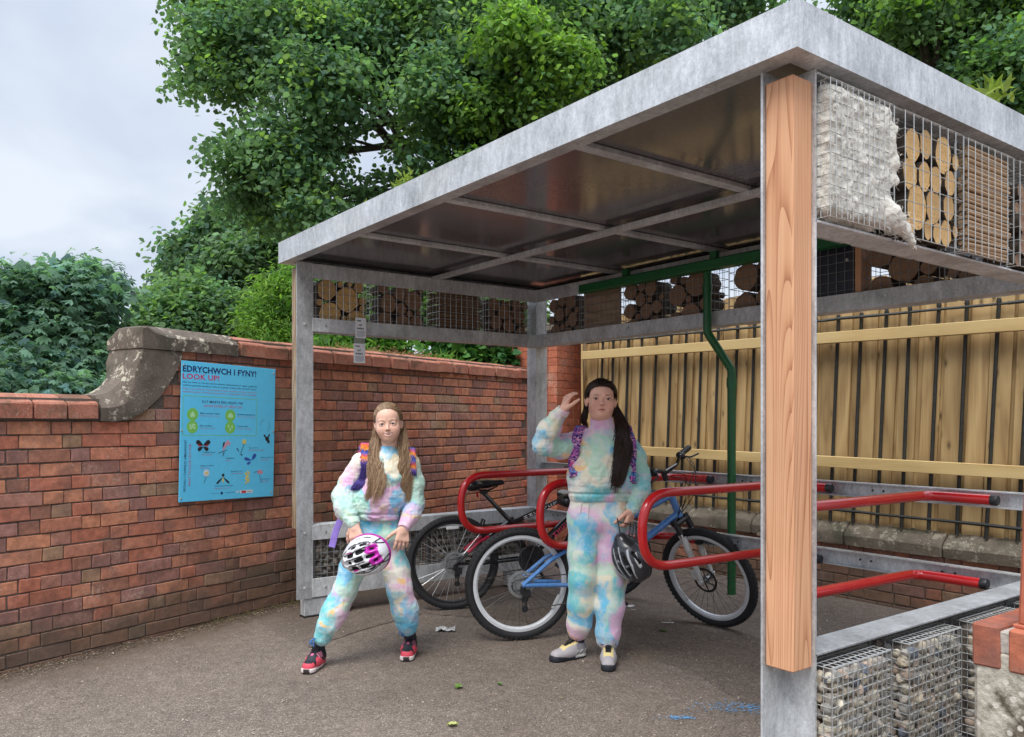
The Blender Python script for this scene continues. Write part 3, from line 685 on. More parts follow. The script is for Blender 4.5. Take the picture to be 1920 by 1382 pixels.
# ================================================================ cycle rack
rk = thing('cycle_rack', 'cycle rack of four red tube hoops on two galvanised rails', 'cycle rack', (0,2.0,0))
for (y0, z0, z1) in ((-.015,.53,.612), (.106,.888,.966)):
    m = MB(); P = [(y0,z0),(y0+.046,z0),(y0+.046,z1),(y0,z1),(y0,z1-.006),(y0+.04,z1-.006),(y0+.04,z0+.006),(y0,z0+.006)]
    m.prism([(a, b) for a, b in P], .16, 3.75, axis=0); m.build('rack_rail', M_galv, rk)
    m = MB()
    for x in np.arange(.4, 3.7, .42):
        for dx in (0,.06): m.lathe([(.0,.003),(.006,.003),(.006,0)], 8, mat=Matrix.Translation((x+dx, y0+.039, (z0+z1)/2)) @ Matrix.Rotation(R(90), 4, 'X'))
    m.build('bolt', M_blackp, rk)
def hoop(Xe):
    zu, zl, yf = .93, .555, -1.02
    P = arc([(0,.06,zu),(-.30,.06,zu),(-.345,yf,zu),(-.345,yf,zl),(-.30,-.045,zl),(0,-.045,zl)], [.09,.184,.184,.09], 10)
    m = MB(); m.tube(P, .0245, 16, caps=False); h = m.build('hoop', M_red, rk, smooth=True, loc=(Xe,0,0))
    for (y, z) in ((.06,zu), (-.045,zl)):
        c = MB(); c.lathe([(0,.03),(.022,.03),(.0262,.024),(.0262,0)], 16, mat=Matrix.Translation((-.004,y,z)) @ Matrix.Rotation(R(90), 4, 'Y')); c.build('end_cap', M_blackp, h, smooth=True)
    return h
for x in (1.05,1.89,2.71,3.55): hoop(x)
st_ = MB(); rr = random.Random(3)
P = [(2.32+.05*math.sin(i*1.9)*(.4+.6*rr.random()), .0+.012*math.cos(i*2.3), .625+.03*abs(math.sin(i*1.1))*(rr.random()+.3)) for i in range(16)]
M_str = simple('string', (.55,.47,.33), .9, bump=0)
st_.tube(arc([(p[0], 2.0+p[1], p[2]) for p in P], .02, 3), .0022, 5); tag(st_.build('string', M_str), 'frayed piece of pale string tied over the lower rack rail', 'string')

# ================================================================ wire baskets and their fillings
def rods(m, lo, hi, sp, r, faces):
    lo = Vector(lo); hi = Vector(hi)
    def lines(ax, fixed):
        o = [a for a in range(3) if a != ax]
        for (u, v) in ((o[0],o[1]), (o[1],o[0])):
            n = max(1, round((hi[v]-lo[v])/sp))
            for i in range(n+1):
                a = [0,0,0]; b = [0,0,0]; a[ax] = b[ax] = fixed+(.0025 if v == o[0] else 0); a[u] = lo[u]; b[u] = hi[u]; a[v] = b[v] = lo[v]+(hi[v]-lo[v])*i/n+random.gauss(0,.0006)
                m.rod(a, b, r)
    for f in faces:
        ax = 'xyz'.index(f[0]); lines(ax, lo[ax] if f[1] == '-' else hi[ax])
def basket(label, lo, hi, sp=.05, r=.0018, group='wire baskets', mat=M_wire, faces=('x-','x+','y-','y+','z+'), name='wire_basket'):
    c = ((lo[0]+hi[0])/2, (lo[1]+hi[1])/2, lo[2]); t = thing(name, label, 'wire basket', c, 0, group)
    l2 = [lo[i]-c[i] for i in range(3)]; h2 = [hi[i]-c[i] for i in range(3)]
    m = MB(); rods(m, l2, h2, sp, r, faces); m.build('wire_mesh', mat, t); return t, l2, h2
def log_mesh(seed, e):
    rr = random.Random(seed); m = MB(); n = 16; pr = [1+.06*math.sin(2*(i/n*6.28)+rr.random()*6)+rr.uniform(-.04,.04) for i in range(n)]
    vs = []
    for (k, z) in ((.97,-.5),(1,-.49),(1,.49),(.97,.5)):
        for i in range(n): a = 2*math.pi*i/n; vs.append((pr[i]*k*math.cos(a), pr[i]*k*math.sin(a), z))
    fs = [(q*n+i, q*n+(i+1)%n, (q+1)*n+(i+1)%n, (q+1)*n+i) for q in range(3) for i in range(n)]
    m.add(vs, fs, 0); m.add(vs[:n], [tuple(range(n))[::-1]], 1); m.add(vs[3*n:], [tuple(range(n))], 1); return m.mesh('log', [M_bark, e])
LG = [log_mesh(i, M_logend) for i in range(4)]; LGD = [log_mesh(i+9, M_logend_d) for i in range(4)]
def pack(w, h, rmin, rmax, rr, tries=900, fill=1):
    C = []; R_ = np.linspace(rmax, rmin, tries)
    for r in R_:
        r *= rr.uniform(.9,1.05); best = None
        for _ in range(6):
            x = rr.uniform(r, w-r); y = rr.uniform(r, h-r)
            if all((x-a)**2+(y-b)**2 > (r+c)**2*.97 for a, b, c in C): C.append((x, y, r)); break
    # settle downwards
    C.sort(key=lambda c: c[1])
    out_ = []
    for (x, y, r) in C:
        while y > r and all((x-a)**2+(y-.004-b)**2 > (r+c)**2*.96 for a, b, c in out_): y -= .004
        out_.append((x, y, r))
    return out_
def fill_logs(t, lo, hi, axis, seed, meshes, rmin=.022, rmax=.075, top=1.0, inset=.012):
    rr = random.Random(seed); o = 1-axis if axis < 2 else 0; w_ = hi[o]-lo[o]-.02; h_ = (hi[2]-lo[2])*top-.01
    for (x, y, r) in pack(w_, h_, rmin, rmax, rr):
        ln = (hi[axis]-lo[axis]-inset*2)*rr.uniform(.88,1); p = [0,0,0]; p[o] = lo[o]+.01+x; p[axis] = (lo[axis]+hi[axis])/2+rr.uniform(-.01,.01); p[2] = lo[2]+.006+y
        rot = (0, R(90), 0) if axis == 0 else (R(90), 0, 0)
        place('log', rr.choice(meshes), t, p, rot, (r, r*rr.uniform(.9,1), ln)) if axis == 1 else place('log', rr.choice(meshes), t, p, rot, (r, r, ln))
zb0, zb1 = 1.896, 2.300
# left side, seen from inside
for i, (y0, y1, lab) in enumerate(((.20,.595,'wire basket of thick logs beside the front left post, pale log end showing'), (.657,1.053,'wire basket of logs, second from the front left post'),
                                  (1.158,1.548,'wire basket of horizontal canes on the left side beam'), (1.60,2.0,'wire basket of dark logs next to the back left post, on the side beam'))):
    t, lo, hi = basket(lab, (-.04,y0,zb0), (.14,y1,zb1), mat=M_wire, group='wire baskets on the left side beam')
    if i == 2:
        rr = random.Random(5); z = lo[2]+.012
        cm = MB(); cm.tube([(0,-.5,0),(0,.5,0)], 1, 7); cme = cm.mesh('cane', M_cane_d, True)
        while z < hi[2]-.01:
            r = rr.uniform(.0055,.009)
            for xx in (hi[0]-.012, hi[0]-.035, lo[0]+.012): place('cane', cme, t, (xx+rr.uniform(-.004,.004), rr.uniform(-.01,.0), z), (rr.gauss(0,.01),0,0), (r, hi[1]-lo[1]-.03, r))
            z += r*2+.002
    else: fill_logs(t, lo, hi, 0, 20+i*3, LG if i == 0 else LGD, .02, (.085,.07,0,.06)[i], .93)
# back, seen from inside
def navy(): return simple('navy_panel', (.012,.016,.03), .45, var=.1, bump=.03)
M_navy = navy(); M_ply = wood_mat('panel_wood', [(.26,.17,.11), (.36,.25,.17), (.42,.31,.22)], 0, ring=20)
for i, (x0, x1, kind, lab) in enumerate(((.27,.67,'log','wire basket of small dark logs at the left end of the back beam'), (.69,1.09,'panel','wire basket with a flat brown wooden panel in the back row'),
        (1.11,1.50,'log','wire basket of round dark logs right of the brown panel basket'), (1.525,1.90,'log','wire basket of thick dark logs just left of the green downpipe'),
        (2.05,2.44,'log','wire basket of large dark logs just right of the green downpipe'), (2.47,2.86,'navy','wire basket holding a flat navy blue board with four screws'),
        (2.91,3.31,'log','wire basket of big round logs right of the navy board'), (3.335,3.73,'log','wire basket of logs at the right end of the back beam'))):
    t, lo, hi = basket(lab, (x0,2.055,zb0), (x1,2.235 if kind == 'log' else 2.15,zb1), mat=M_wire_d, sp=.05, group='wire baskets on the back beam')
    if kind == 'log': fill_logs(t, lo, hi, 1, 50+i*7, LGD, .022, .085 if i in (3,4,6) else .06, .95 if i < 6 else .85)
    elif kind == 'panel':
        m = MB()
        for q in range(6): m.box(lo[0]+.012, lo[1]+.02, lo[2]+.01+q*.062, hi[0]-.012, lo[1]+.04, lo[2]+.07+q*.062, .002)
        m.build('wooden_panel', M_ply, t)
    else:
        m = MB(); m.box(lo[0]+.02, lo[1]+.012, lo[2]+.01, hi[0]-.005, lo[1]+.05, hi[2]-.02, .004); p = m.build('board', M_navy, t)
        for sx_ in (lo[0]+.08, hi[0]-.04):
            for sz_ in (lo[2]+.07, hi[2]-.14): s_ = MB(); s_.lathe([(0,.006),(.008,.005),(.011,0)], 8, mat=Matrix.Translation((sx_, lo[1]+.011, sz_)) @ Matrix.Rotation(R(90), 4, 'X')); s_.build('screw', M_wire, p)
m = MB(); m.box(2.868, 2.06, 1.90, 2.903, 2.16, 2.31, .003); tag(m.build('timber_batten', M_larch), 'short upright orange timber batten between two baskets on the back beam', 'batten')
# right side, seen from outside
WX0, WX1 = 3.715, 3.90
t, lo, hi = basket('wire basket stuffed with white sheep wool beside the front timber post', (WX0,.178,zb0), (WX1,.535,2.30), sp=.03, r=.0013, group='wire baskets on the right side beam')
wl = SDF((lo[0]-.03,lo[1]-.03,lo[2]-.06), (hi[0]+.05,hi[1]+.12,hi[2]+.02), .005); rr = random.Random(2)
wl.seg((0,-.09,.08),(0,.08,.33), .079, .079, .02); wl.seg((0,-.09,.33),(0,.08,.08), .079, .079, .02); wl.seg((0,-.1,.1),(0,-.1,.32), .078, .078, .02); wl.seg((0,.105,.07),(0,.115,.33), .074, .074, .02); wl.seg((.0,-.1,.07),(.0,.1,.07), .066, .066, .02); [wl.seg((hi[0]-.034,yy,.05),(hi[0]-.034,yy,.375), .026, .026, .03) for yy in (-.15,-.11,-.07,-.03,.01,.05,.09,.13,.155)]; 
for i in range(760):
    y = rr.uniform(lo[1]+.015, hi[1]-.01); z = rr.uniform(.018,.385); 
    if 0: continue
    f = rr.random(); x = hi[0]-.014+rr.uniform(-.003,.006) if f < .6 else rr.uniform(lo[0]+.01, hi[0]-.01)
    if f >= .8: x = lo[0]+.01
    r = rr.uniform(.008,.013); wl.ell((x, y if f < .6 or f > .8 else rr.choice((lo[1]+.012, hi[1]-.015)), z), (r*.8, r*rr.uniform(.8,1.5), r), .008)
for (y, z, r) in ((.17,.30,.02),(.185,.22,.024),(.18,.26,.02),(.19,.17,.02),(.16,.06,.035),(.18,.045,.035),(.205,.03,.03),(.19,.33,.018)): wl.ell((hi[0]-.01,y,z), (r,r,r*1.1), .02)
wl.path([(hi[0]-.01,.19,.04),(hi[0]+.005,.235,.015),(hi[0]+.012,.265,-.02),(hi[0]+.015,.29,-.045)], [.03,.016,.008,.003], .015)
V, Fq = wl.mesh(); nn = vnormals(V, Fq); V = relax(V, Fq, 2); V = V+nn*((vnoise(V, 40, 1)-.5)*.007+(vnoise(V, 120, 2)-.5)*.006)[:, None]
cc = .54+.14*vnoise(V, 25, 3)[:, None]+.06*vnoise(V, 120, 3)[:, None]; M_wool = attr_mat('sheep_wool', .95, .1, bump=.8, bs=260, bd=.004)
place('wool', np_mesh('wool', V, Fq, M_wool, cc*np.array([1,.965,.87])), t)
m = MB(); 
for i in range(1500):
    j = rr.randrange(len(V)); p = Vector(V[j]); q = Vector(nn[j])
    if q.x < -.2: continue
    P = [p]; d = q.copy()
    for k in range(4): d = (d+Vector((rr.gauss(0,.7),rr.gauss(0,.7),rr.gauss(0,.7)-.1))).normalized(); P.append(P[-1]+d*rr.uniform(.004,.010))
    m.tube(P, [.0007,.0006,.0006,.0005,.0003], 3, False)
M_fib = simple('wool_fibre', (.72,.69,.62), .95, bump=0); o_ = m.build('loose_fibres', M_fib, t, kind='stuff')
t, lo, hi = basket('wire basket of pale freshly sawn logs facing the path on the right side', (WX0,.60,zb0), (WX1,1.0,2.30), sp=.055, r=.0018, group='wire baskets on the right side beam')
t2 = t
spec = [(.06,.30,.052),(.155,.325,.045),(.27,.31,.06),(.02,.205,.0),(.045,.205,.050),(.145,.215,.046),(.215,.215,.042),(.31,.22,.04),(.085,.10,.068),(.205,.12,.055),(.315,.135,.042),(.04,.035,.0),(.15,.033,.03),(.225,.034,.033),(.30,.045,.043),(.035,.03,.028),(.355,.30,.026),(.365,.06,.02)]
for (y, z, r) in spec:
    if r: place('log', random.choice(LG), t, (random.uniform(-.004,.004), lo[1]+.015+y, z+.008), (0,R(90),0), (r*1.12, r*.92, .168*random.uniform(.93,1)))
t, lo, hi = basket('wire basket of stacked horizontal brown canes on the right side beam', (WX0,1.035,zb0), (WX1,1.405,2.30), sp=.05, r=.0016, group='wire baskets on the right side beam')
rr = random.Random(8); z = .012; cm = MB(); cm.tube([(0,-.5,0),(0,-.2,0),(0,.2,0),(0,.5,0)], [1,.9,1.02,.92], 8); cme = cm.mesh('cane', M_cane, True)
while z < .385:
    r = rr.uniform(.0055,.0085)
    for xx in (hi[0]-.014, hi[0]-.03, lo[0]+.014): place('cane', cme, t, (xx+rr.uniform(-.003,.003), rr.uniform(-.008,.008), z), (rr.gauss(0,.012),0,rr.gauss(0,.01)), (r, .345*rr.uniform(.95,1), r))
    z += r*2+.0012
t, lo, hi = basket('log basket at the far end of the right side beam, cut by the frame', (WX0,1.46,zb0), (WX1,1.85,2.30), sp=.05, group='wire baskets on the right side beam'); fill_logs(t, lo, hi, 0, 99, LGD, .02, .07, .9)
# bark litter and twigs on the shelf under the log basket
m = MB(); rr = random.Random(4)
for i in range(150): y = rr.uniform(.56,1.42); x = rr.uniform(3.78,3.858); a = rr.uniform(0,3); l = rr.uniform(.006,.018); m.box(-l,-.003,0,l,.003,.004, mat=Matrix.Translation((x,y,1.8945)) @ Matrix.Rotation(a,4,'Z') @ Matrix.Rotation(rr.uniform(0,.6),4,'Y'))
m.build('bark_litter', M_bark, t2, kind='stuff').location = (-t2.location.x, -t2.location.y, -t2.location.z)
# stone gabions
def stone_mesh(seed):
    rr = np.random.default_rng(seed); import bmesh
    b = bmesh.new(); bmesh.ops.create_icosphere(b, subdivisions=2, radius=1)
    ax = rr.uniform(.65,1.1,3); pl = rr.normal(size=(7,3)); pl /= np.linalg.norm(pl, axis=1)[:, None]; pd = rr.uniform(.62,.9,7)
    for v in b.verts:
        p = np.array(v.co)
        for a, d in zip(pl, pd):
            q = p@a
            if q > d: p = p-a*(q-d)*.9
        v.co = Vector(p*ax)
    me = bpy.data.meshes.new('stone'); b.to_mesh(me); b.free(); me.materials.append(M_rock); me.polygons.foreach_set('use_smooth', [True]*len(me.polygons)); me.update(); me.set_sharp_from_angle(angle=R(28)); return me
g = NG('gabion_stone'); P = g.pos(); r = g.rnd(); n = g.noise(P, 45, 5, .6)
c = g.ramp(r, [(0,(.38,.35,.30)),(.16,(.48,.41,.31)),(.32,(.30,.29,.27)),(.46,(.42,.37,.30)),(.6,(.56,.51,.41)),(.72,(.34,.31,.28)),(.84,(.47,.37,.30)),(.95,(.17,.19,.23)),(1,(.52,.49,.44))], 'CONSTANT')
c = g.mixc(.8, c, g.ramp(n, [(.3,.6),(.7,1.3)]), 'MULTIPLY'); g.set(Base_Color=c, Roughness=.85, Specular_IOR_Level=.3); g.bump(n, .3, .004); M_rock = g.m
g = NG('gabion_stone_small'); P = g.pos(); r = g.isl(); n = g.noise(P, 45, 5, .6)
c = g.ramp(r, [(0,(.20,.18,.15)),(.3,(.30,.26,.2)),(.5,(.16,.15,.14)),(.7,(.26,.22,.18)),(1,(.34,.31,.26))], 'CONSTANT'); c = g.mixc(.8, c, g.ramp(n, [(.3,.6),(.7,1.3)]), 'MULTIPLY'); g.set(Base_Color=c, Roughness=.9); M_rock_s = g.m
ST = [stone_mesh(i) for i in range(9)]
def fill_stones(t, lo, hi, seed, vis, rad=.021):
    rr = random.Random(seed); n = 0
    def cell(face):
        P = []
        ax, sgn = 'xyz'.index(face[0]), face[1]; o = [a for a in range(3) if a != ax]; st = rad*1.38
        nu = int((hi[o[0]]-lo[o[0]])/st); nv = int((hi[o[1]]-lo[o[1]])/st)
        for i in range(nu):
            for j in range(nv):
                p = [0,0,0]; p[o[0]] = lo[o[0]]+(i+.5+.5*(j % 2)*.6+rr.uniform(-.25,.25))*st; p[o[1]] = lo[o[1]]+(j+.5+rr.uniform(-.2,.2))*st
                p[ax] = (lo[ax]+rad*.95 if sgn == '-' else hi[ax]-rad*.95)+rr.uniform(-.006,.003)
                if lo[o[0]]+rad*.7 < p[o[0]] < hi[o[0]]-rad*.6: P.append(p)
        return P
    pts = []
    for f in vis: pts += cell(f)
    for p in pts[:300]:
        s_ = rr.uniform(.85,1.35)*rad; place('stone', rr.choice(ST), t, p, (rr.uniform(0,6),rr.uniform(0,6),rr.uniform(0,6)), (s_, s_*rr.uniform(.8,1.1), s_*rr.uniform(.7,1)))
    m = MB(); m.box(lo[0]+rad*1.5, lo[1]+rad*1.5, lo[2]+.005, hi[0]-rad*1.6, hi[1]-rad*1.5, hi[2]-rad*1.4, .01); m.build('inner_fill', M_mortar, t)
for (y0, y1, lab) in ((.186,.515,'stone-filled wire gabion nearest the front timber post, low on the right side'), (.628,.985,'stone-filled wire gabion second from the front timber post on the right side'), (1.09,1.45,'stone-filled wire gabion half hidden behind the low brick pier'), (1.55,1.90,'stone-filled wire gabion at the back of the right side')):
    t, lo, hi = basket(lab, (3.765,y0,.142), (3.90,y1,.572), sp=.0285, r=.0017, group='stone gabions along the right side', name='stone_gabion'); fill_stones(t, lo, hi, int(y0*100), ('x+','y-') if y0 < 1 else ('x+',))
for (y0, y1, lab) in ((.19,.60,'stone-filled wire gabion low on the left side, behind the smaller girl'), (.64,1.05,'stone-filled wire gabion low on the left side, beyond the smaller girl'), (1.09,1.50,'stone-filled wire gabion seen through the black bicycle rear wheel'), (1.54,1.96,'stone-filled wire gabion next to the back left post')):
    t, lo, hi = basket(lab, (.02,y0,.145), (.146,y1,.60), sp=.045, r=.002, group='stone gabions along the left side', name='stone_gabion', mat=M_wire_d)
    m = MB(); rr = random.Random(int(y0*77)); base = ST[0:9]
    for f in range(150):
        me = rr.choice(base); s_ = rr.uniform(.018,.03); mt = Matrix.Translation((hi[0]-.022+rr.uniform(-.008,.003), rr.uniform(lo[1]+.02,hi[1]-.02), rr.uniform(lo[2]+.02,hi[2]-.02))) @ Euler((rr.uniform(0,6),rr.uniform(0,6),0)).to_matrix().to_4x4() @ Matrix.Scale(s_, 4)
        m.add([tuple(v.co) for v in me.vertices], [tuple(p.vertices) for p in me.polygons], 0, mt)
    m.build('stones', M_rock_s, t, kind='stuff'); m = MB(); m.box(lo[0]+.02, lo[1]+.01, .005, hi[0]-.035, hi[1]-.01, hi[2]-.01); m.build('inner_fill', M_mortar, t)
# ================================================================ low brick pier with rusty painted post, right foreground
M_rend = stone_mat('lichened_render', (.11,.095,.07), (.19,.17,.13), lich=.7, moss=True)
g = NG('flaking_render'); P = g.pos(); n = g.noise(P, 9, 6, .65); n2 = g.noise(P, 30, 5, .7)
c = g.mixc(g.ramp(n, [(.47,0),(.56,1)]), g.ramp(n2, [(.3,(.07,.055,.035)),(.7,(.15,.12,.085))]), g.ramp(n2, [(.3,(.30,.27,.21)),(.7,(.58,.54,.45))]))
c = g.mixc(g.ramp(g.voro(P, 30), [(.18,.9),(.26,0)]), c, (.62,.58,.50)); g.set(Base_Color=c, Roughness=.95); g.bump(g.math('ADD', n, n2), .7, .012); M_rend = g.m
rp = thing('rendered_pier', 'low pier of flaking lichened render capped with orange bricks, at the right edge', 'pier', (4.30,.16,0))
m = MB(); m.box(.006, .006, -.03, .9, 1.5, .735, .012, jit=.004); m.build('render', M_rend, rp)
CB = [(lambda b: (b.box(0, 0, 0, .066, .215, .104, .005, jit=.0015), b.mesh('brick', M_brick_new))[1])(MB()) for _ in range(3)]
for i in range(10):
    for j in range(6): place('brick', random.choice(CB), rp, (.004+i*.082, -.003+j*.228, .690), (0, random.gauss(0,.01), random.gauss(0,.01)))
m = MB(); m.box(.006, .004, .73, .815, 1.35, .784, .003); m.build('mortar', M_mortar_l, rp)
M_rust = simple('red_oxide_paint', (.42,.12,.065), .6, var=.2, scale=20, bump=.1)
bx_ = MB(); bx_.box(4.394, .192, .80, 4.47, .265, 1.33, .006); bx_.v = [(x+(z-.8)*.03, y+(z-.8)*.02, z) for x, y, z in bx_.v]; bx_.box(4.386, .184, .794, 4.485, .28, .803, .002)
tag(bx_.build('painted_post', M_rust), 'orange-red painted post standing on the low rendered pier at the right edge', 'post')
# ================================================================ information sign on the wall
def flat(name, c, rough=.5): return simple(name, c, rough, var=.02, bump=0)
M_sky = simple('sign_blue', (.12,.60,.90), .4, var=.03, bump=0); M_navyink = flat('navy_ink', (.01,.03,.14)); M_pinkink = flat('pink_ink', (.55,.03,.12))
M_grn = flat('lime_ink', (.20,.55,.10)); M_wh = flat('white_ink', (.75,.76,.76)); M_yel = flat('yellow_ink', (.75,.62,.12)); M_blk = flat('black_ink', (.02,.02,.025)); M_redink = flat('red_ink', (.55,.03,.05)); M_pnk2 = flat('rose_ink', (.6,.3,.4)); M_blu = flat('blue_ink', (.03,.09,.42)); M_lgrn = flat('pale_green_ink', (.42,.75,.42))
sign = thing('information_sign', 'blue bilingual information sign reading LOOK UP! fixed to the brick wall', 'sign', tuple(w2w(1.365, -.034, 1.224)), WR)
SW, SH = .722, .868
pn = MB(); pn.box(-SW/2, -.006, -SH/2, SW/2, 0, SH/2, .0015); [pn.box(-SW/2*.9*a-.01, 0, SH/2*.9*b-.01, -SW/2*.9*a+.01, .034, SH/2*.9*b+.01) for a in (-1,1) for b in (-1,1)]; pn.build('panel', M_sky, sign); sign.rotation_euler = (0, R(1.3), WR); panel = sign
def UV(u, v): return (-SW/2+u*SW, SH/2-v*SH)
def text(s, u, v, w, h, mat, rot=0, bold=0, al='L', parent=panel, name='lettering', uv=UV, yy=-.0066, H_=SH, W_=SW, wt=1):
    cu = bpy.data.curves.new(name, 'FONT'); cu.body = s; cu.size = 1; cu.resolution_u = 2; cu.offset = bold; cu.space_character = 1.03
    o = bpy.data.objects.new(name, cu); COL.objects.link(o); bpy.context.view_layer.update()
    me = bpy.data.meshes.new_from_object(o.evaluated_get(bpy.context.evaluated_depsgraph_get())); bpy.data.objects.remove(o)
    co = np.empty(len(me.vertices)*3, np.float32); me.vertices.foreach_get('co', co); co = co.reshape(-1, 3); x0, x1 = co[:, 0].min(), co[:, 0].max(); y0, y1 = co[:, 1].min(), co[:, 1].max()
    kx = w*W_/(x1-x0); ky = h*H_/(y1-y0); X = (co[:, 0]-x0)*kx; Y = (co[:, 1]-y0)*ky
    if rot: X = (co[:, 0]-x0)*(w*H_/(x1-x0)); Y = (co[:, 1]-y0)*(h*W_/(y1-y0)); X, Y = -Y, X
    bx0, bz0 = uv(u, v); co2 = np.stack([bx0+X, np.full(len(X), yy), bz0+Y], 1); me.vertices.foreach_set('co', co2.ravel().astype(np.float32))
    me.materials.clear(); me.materials.append(mat); me.update(); return place(name, me, parent)
text("EDRYCHWCH I FYNY!", .012, .077, .765, .047, M_navyink, bold=.03)
text("LOOK UP!", .012, .127, .365, .040, M_pinkink, bold=.02)
text("Nid yw hwn yn lloches feicio arferol. Edrychwch yn agos a gallwch", .012, .158, .775, .0145, M_navyink, bold=.012)
text("weld to gwyrdd hardd yn tyfu ar ei phen i helpu rhoi cartref i natur.", .012, .180, .775, .0145, M_navyink, bold=.012)
text("This is no ordinary cycle shelter! Look closely and you can see a", .014, .204, .77, .0135, M_pinkink)
text("beautiful green roof growing on top to help give nature a home.", .014, .225, .77, .0135, M_pinkink)
def rect(mb, u0, v0, u1, v1, y=-.0064):
    a = UV(u0, v0); b = UV(u1, v1); mb.add([(a[0],y,b[1]),(b[0],y,b[1]),(b[0],y,a[1]),(a[0],y,a[1])], [(0,1,2,3)])
m = MB(); rect(m,.02,.245,.79,.2485); rect(m,.02,.5245,.79,.528); rect(m,.02,.2487,.024,.5243); rect(m,.786,.2487,.79,.5243); m.build('frame_line', M_grn, panel)
text("SUT MAE'N EIN HELPU NI?", .205, .292, .43, .019, M_navyink, bold=.01); text("HOW DOES IT HELP US?", .225, .322, .40, .018, M_pinkink)
def disc(mb, u, v, ru, rv=None, y=-.0064, n=20):
    rv = rv or ru; c = UV(u, v); mb.add([(c[0]+ru*SW*math.cos(2*math.pi*i/n), y, c[1]+rv*SW*math.sin(2*math.pi*i/n)) for i in range(n)], [tuple(range(n))])
def poly(mb, P, y=-.0068): mb.add([(UV(u,v)[0], y, UV(u,v)[1]) for u, v in P], [tuple(range(len(P)))])
for i, (u, v) in enumerate(((.115,.378),(.115,.467),(.50,.378),(.50,.467))):
    m = MB(); disc(m, u, v, .055); ic = m.build('icon', M_grn, panel); q = MB()
    if i == 0: poly(q, [(u-.022,v+.018),(u+.022,v+.018),(u+.022,v-.002),(u,v-.024),(u-.022,v-.002)])
    if i == 1:
        for (a, b) in ((0,0),(.02,.008),(-.018,.01),(.005,-.016),(-.02,-.01),(.02,-.014)): disc(q, u+a, v+b, .011, y=-.0068, n=8)
    if i == 2: disc(q, u-.012, v+.004, .016, y=-.0068, n=10); disc(q, u+.012, v+.004, .018, y=-.0071, n=10); disc(q, u, v-.006, .018, y=-.0074, n=10)
    if i == 3:
        for (a, b) in ((-.018,-.008),(.02,-.004),(0,.016)): disc(q, u+a, v+b, .010, y=-.0068, n=8); poly(q, [(u+a-.008,v+b-.003),(u+a+.008,v+b-.003),(u+a,v+b-.018)], -.0071)
    q.build('pictogram', M_lgrn, ic)
for (u, v, a, b) in ((.19,.372,"Rhoi cartref i natur","Giving nature a home"),(.19,.462,"Dal carbon","Captures carbon"),(.575,.372,"Gwella ansawdd aer","Improving air quality"),(.575,.462,"Amsugno glaw","Soaks up rainfall")):
    text(a, u, v, .20 if len(a) > 12 else .12, .011, M_navyink, bold=.015); text(b, u, v+.019, .20 if len(a) > 12 else .15, .011, M_pinkink)
text("PETHAU I CHWILIO AMDANYNT", .063, .925, .365, .022, M_navyink, rot=1, bold=.01); text("WHAT TO LOOK OUT FOR", .108, .89, .30, .022, M_pinkink, rot=1)
caps = ((.215,.655,"Y Fantell Goch","Red Admiral"),(.455,.70,"Y Benfelen","Linnet"),(.71,.625,"Pys y Ceirw","Bird's-foot Trefoil"),(.84,.70,"Glesyn Cyffredin","Common Blue"),(.20,.752,"Llygad Llo Mawr","Oxeye Daisy"),
        (.52,.80,"Briwydd Felen","Lady's Bedstraw"),(.35,.905,"Pryf Hofran Marmaled","Marmalade Hoverfly"),(.855,.868,"Clustog Fair","Sea Thrift"))
for (u, v, a, b) in caps: text(a, u, v, .0095*len(a), .010, M_navyink, bold=.012); text(b, u, v+.017, .0088*len(b), .010, M_pinkink)
def wing(m, u, v, a, l, w_, y=-.0068):
    P = []
    for i in range(10): t = 2*math.pi*i/10; x = l*.5*(1+math.cos(t)); z = w_*math.sin(t)*(.6+.4*math.cos(t)); P.append((u+x*math.cos(a)-z*math.sin(a), v-(x*math.sin(a)+z*math.cos(a))*.83))
    poly(m, P, y)
def pic(name, parts):
    root = None
    for (mat, fn) in parts:
        m = MB(); fn(m); o = m.build(name if root is None else 'detail', mat, panel if root is None else root); root = root or o
pic('butterfly_picture', [(M_blk, lambda m: (wing(m,.225,.60,.5,.08,.03), wing(m,.225,.60,2.64,.08,.03,-.0070), wing(m,.225,.61,-.5,.06,.025,-.0072), wing(m,.225,.61,3.64,.06,.025,-.0074))), (M_redink, lambda m: (wing(m,.235,.605,.2,.045,.010,-.0077), wing(m,.215,.605,2.94,.045,.010,-.0077)))])
pic('bird_picture', [(M_pnk2, lambda m: (wing(m,.42,.645,1.0,.12,.022), disc(m,.49,.585,.016,y=-.0070))), (M_blk, lambda m: (wing(m,.425,.62,1.3,.06,.012,-.0074), poly(m,[(.38,.655),(.47,.632),(.47,.636),(.38,.66)],-.0074), poly(m,[(.435,.65),(.445,.65),(.43,.68),(.425,.68)],-.0076)))])
pic('flower_picture', [(M_yel, lambda m: [wing(m,.655,.573,a,.026,.009,-.0068-.0002*i) for i, a in enumerate(np.arange(0,6.2,.9))]), (M_blk, lambda m: (poly(m,[(.652,.59),(.656,.59),(.62,.66),(.614,.66)],-.0085), wing(m,.60,.65,2.2,.045,.007,-.0087), wing(m,.61,.665,-.4,.03,.008,-.0089)))])
pic('butterfly_picture', [(M_blu, lambda m: (wing(m,.74,.715,.9,.075,.028), wing(m,.74,.715,2.9,.085,.022,-.0070), wing(m,.735,.725,3.6,.05,.018,-.0072)))])
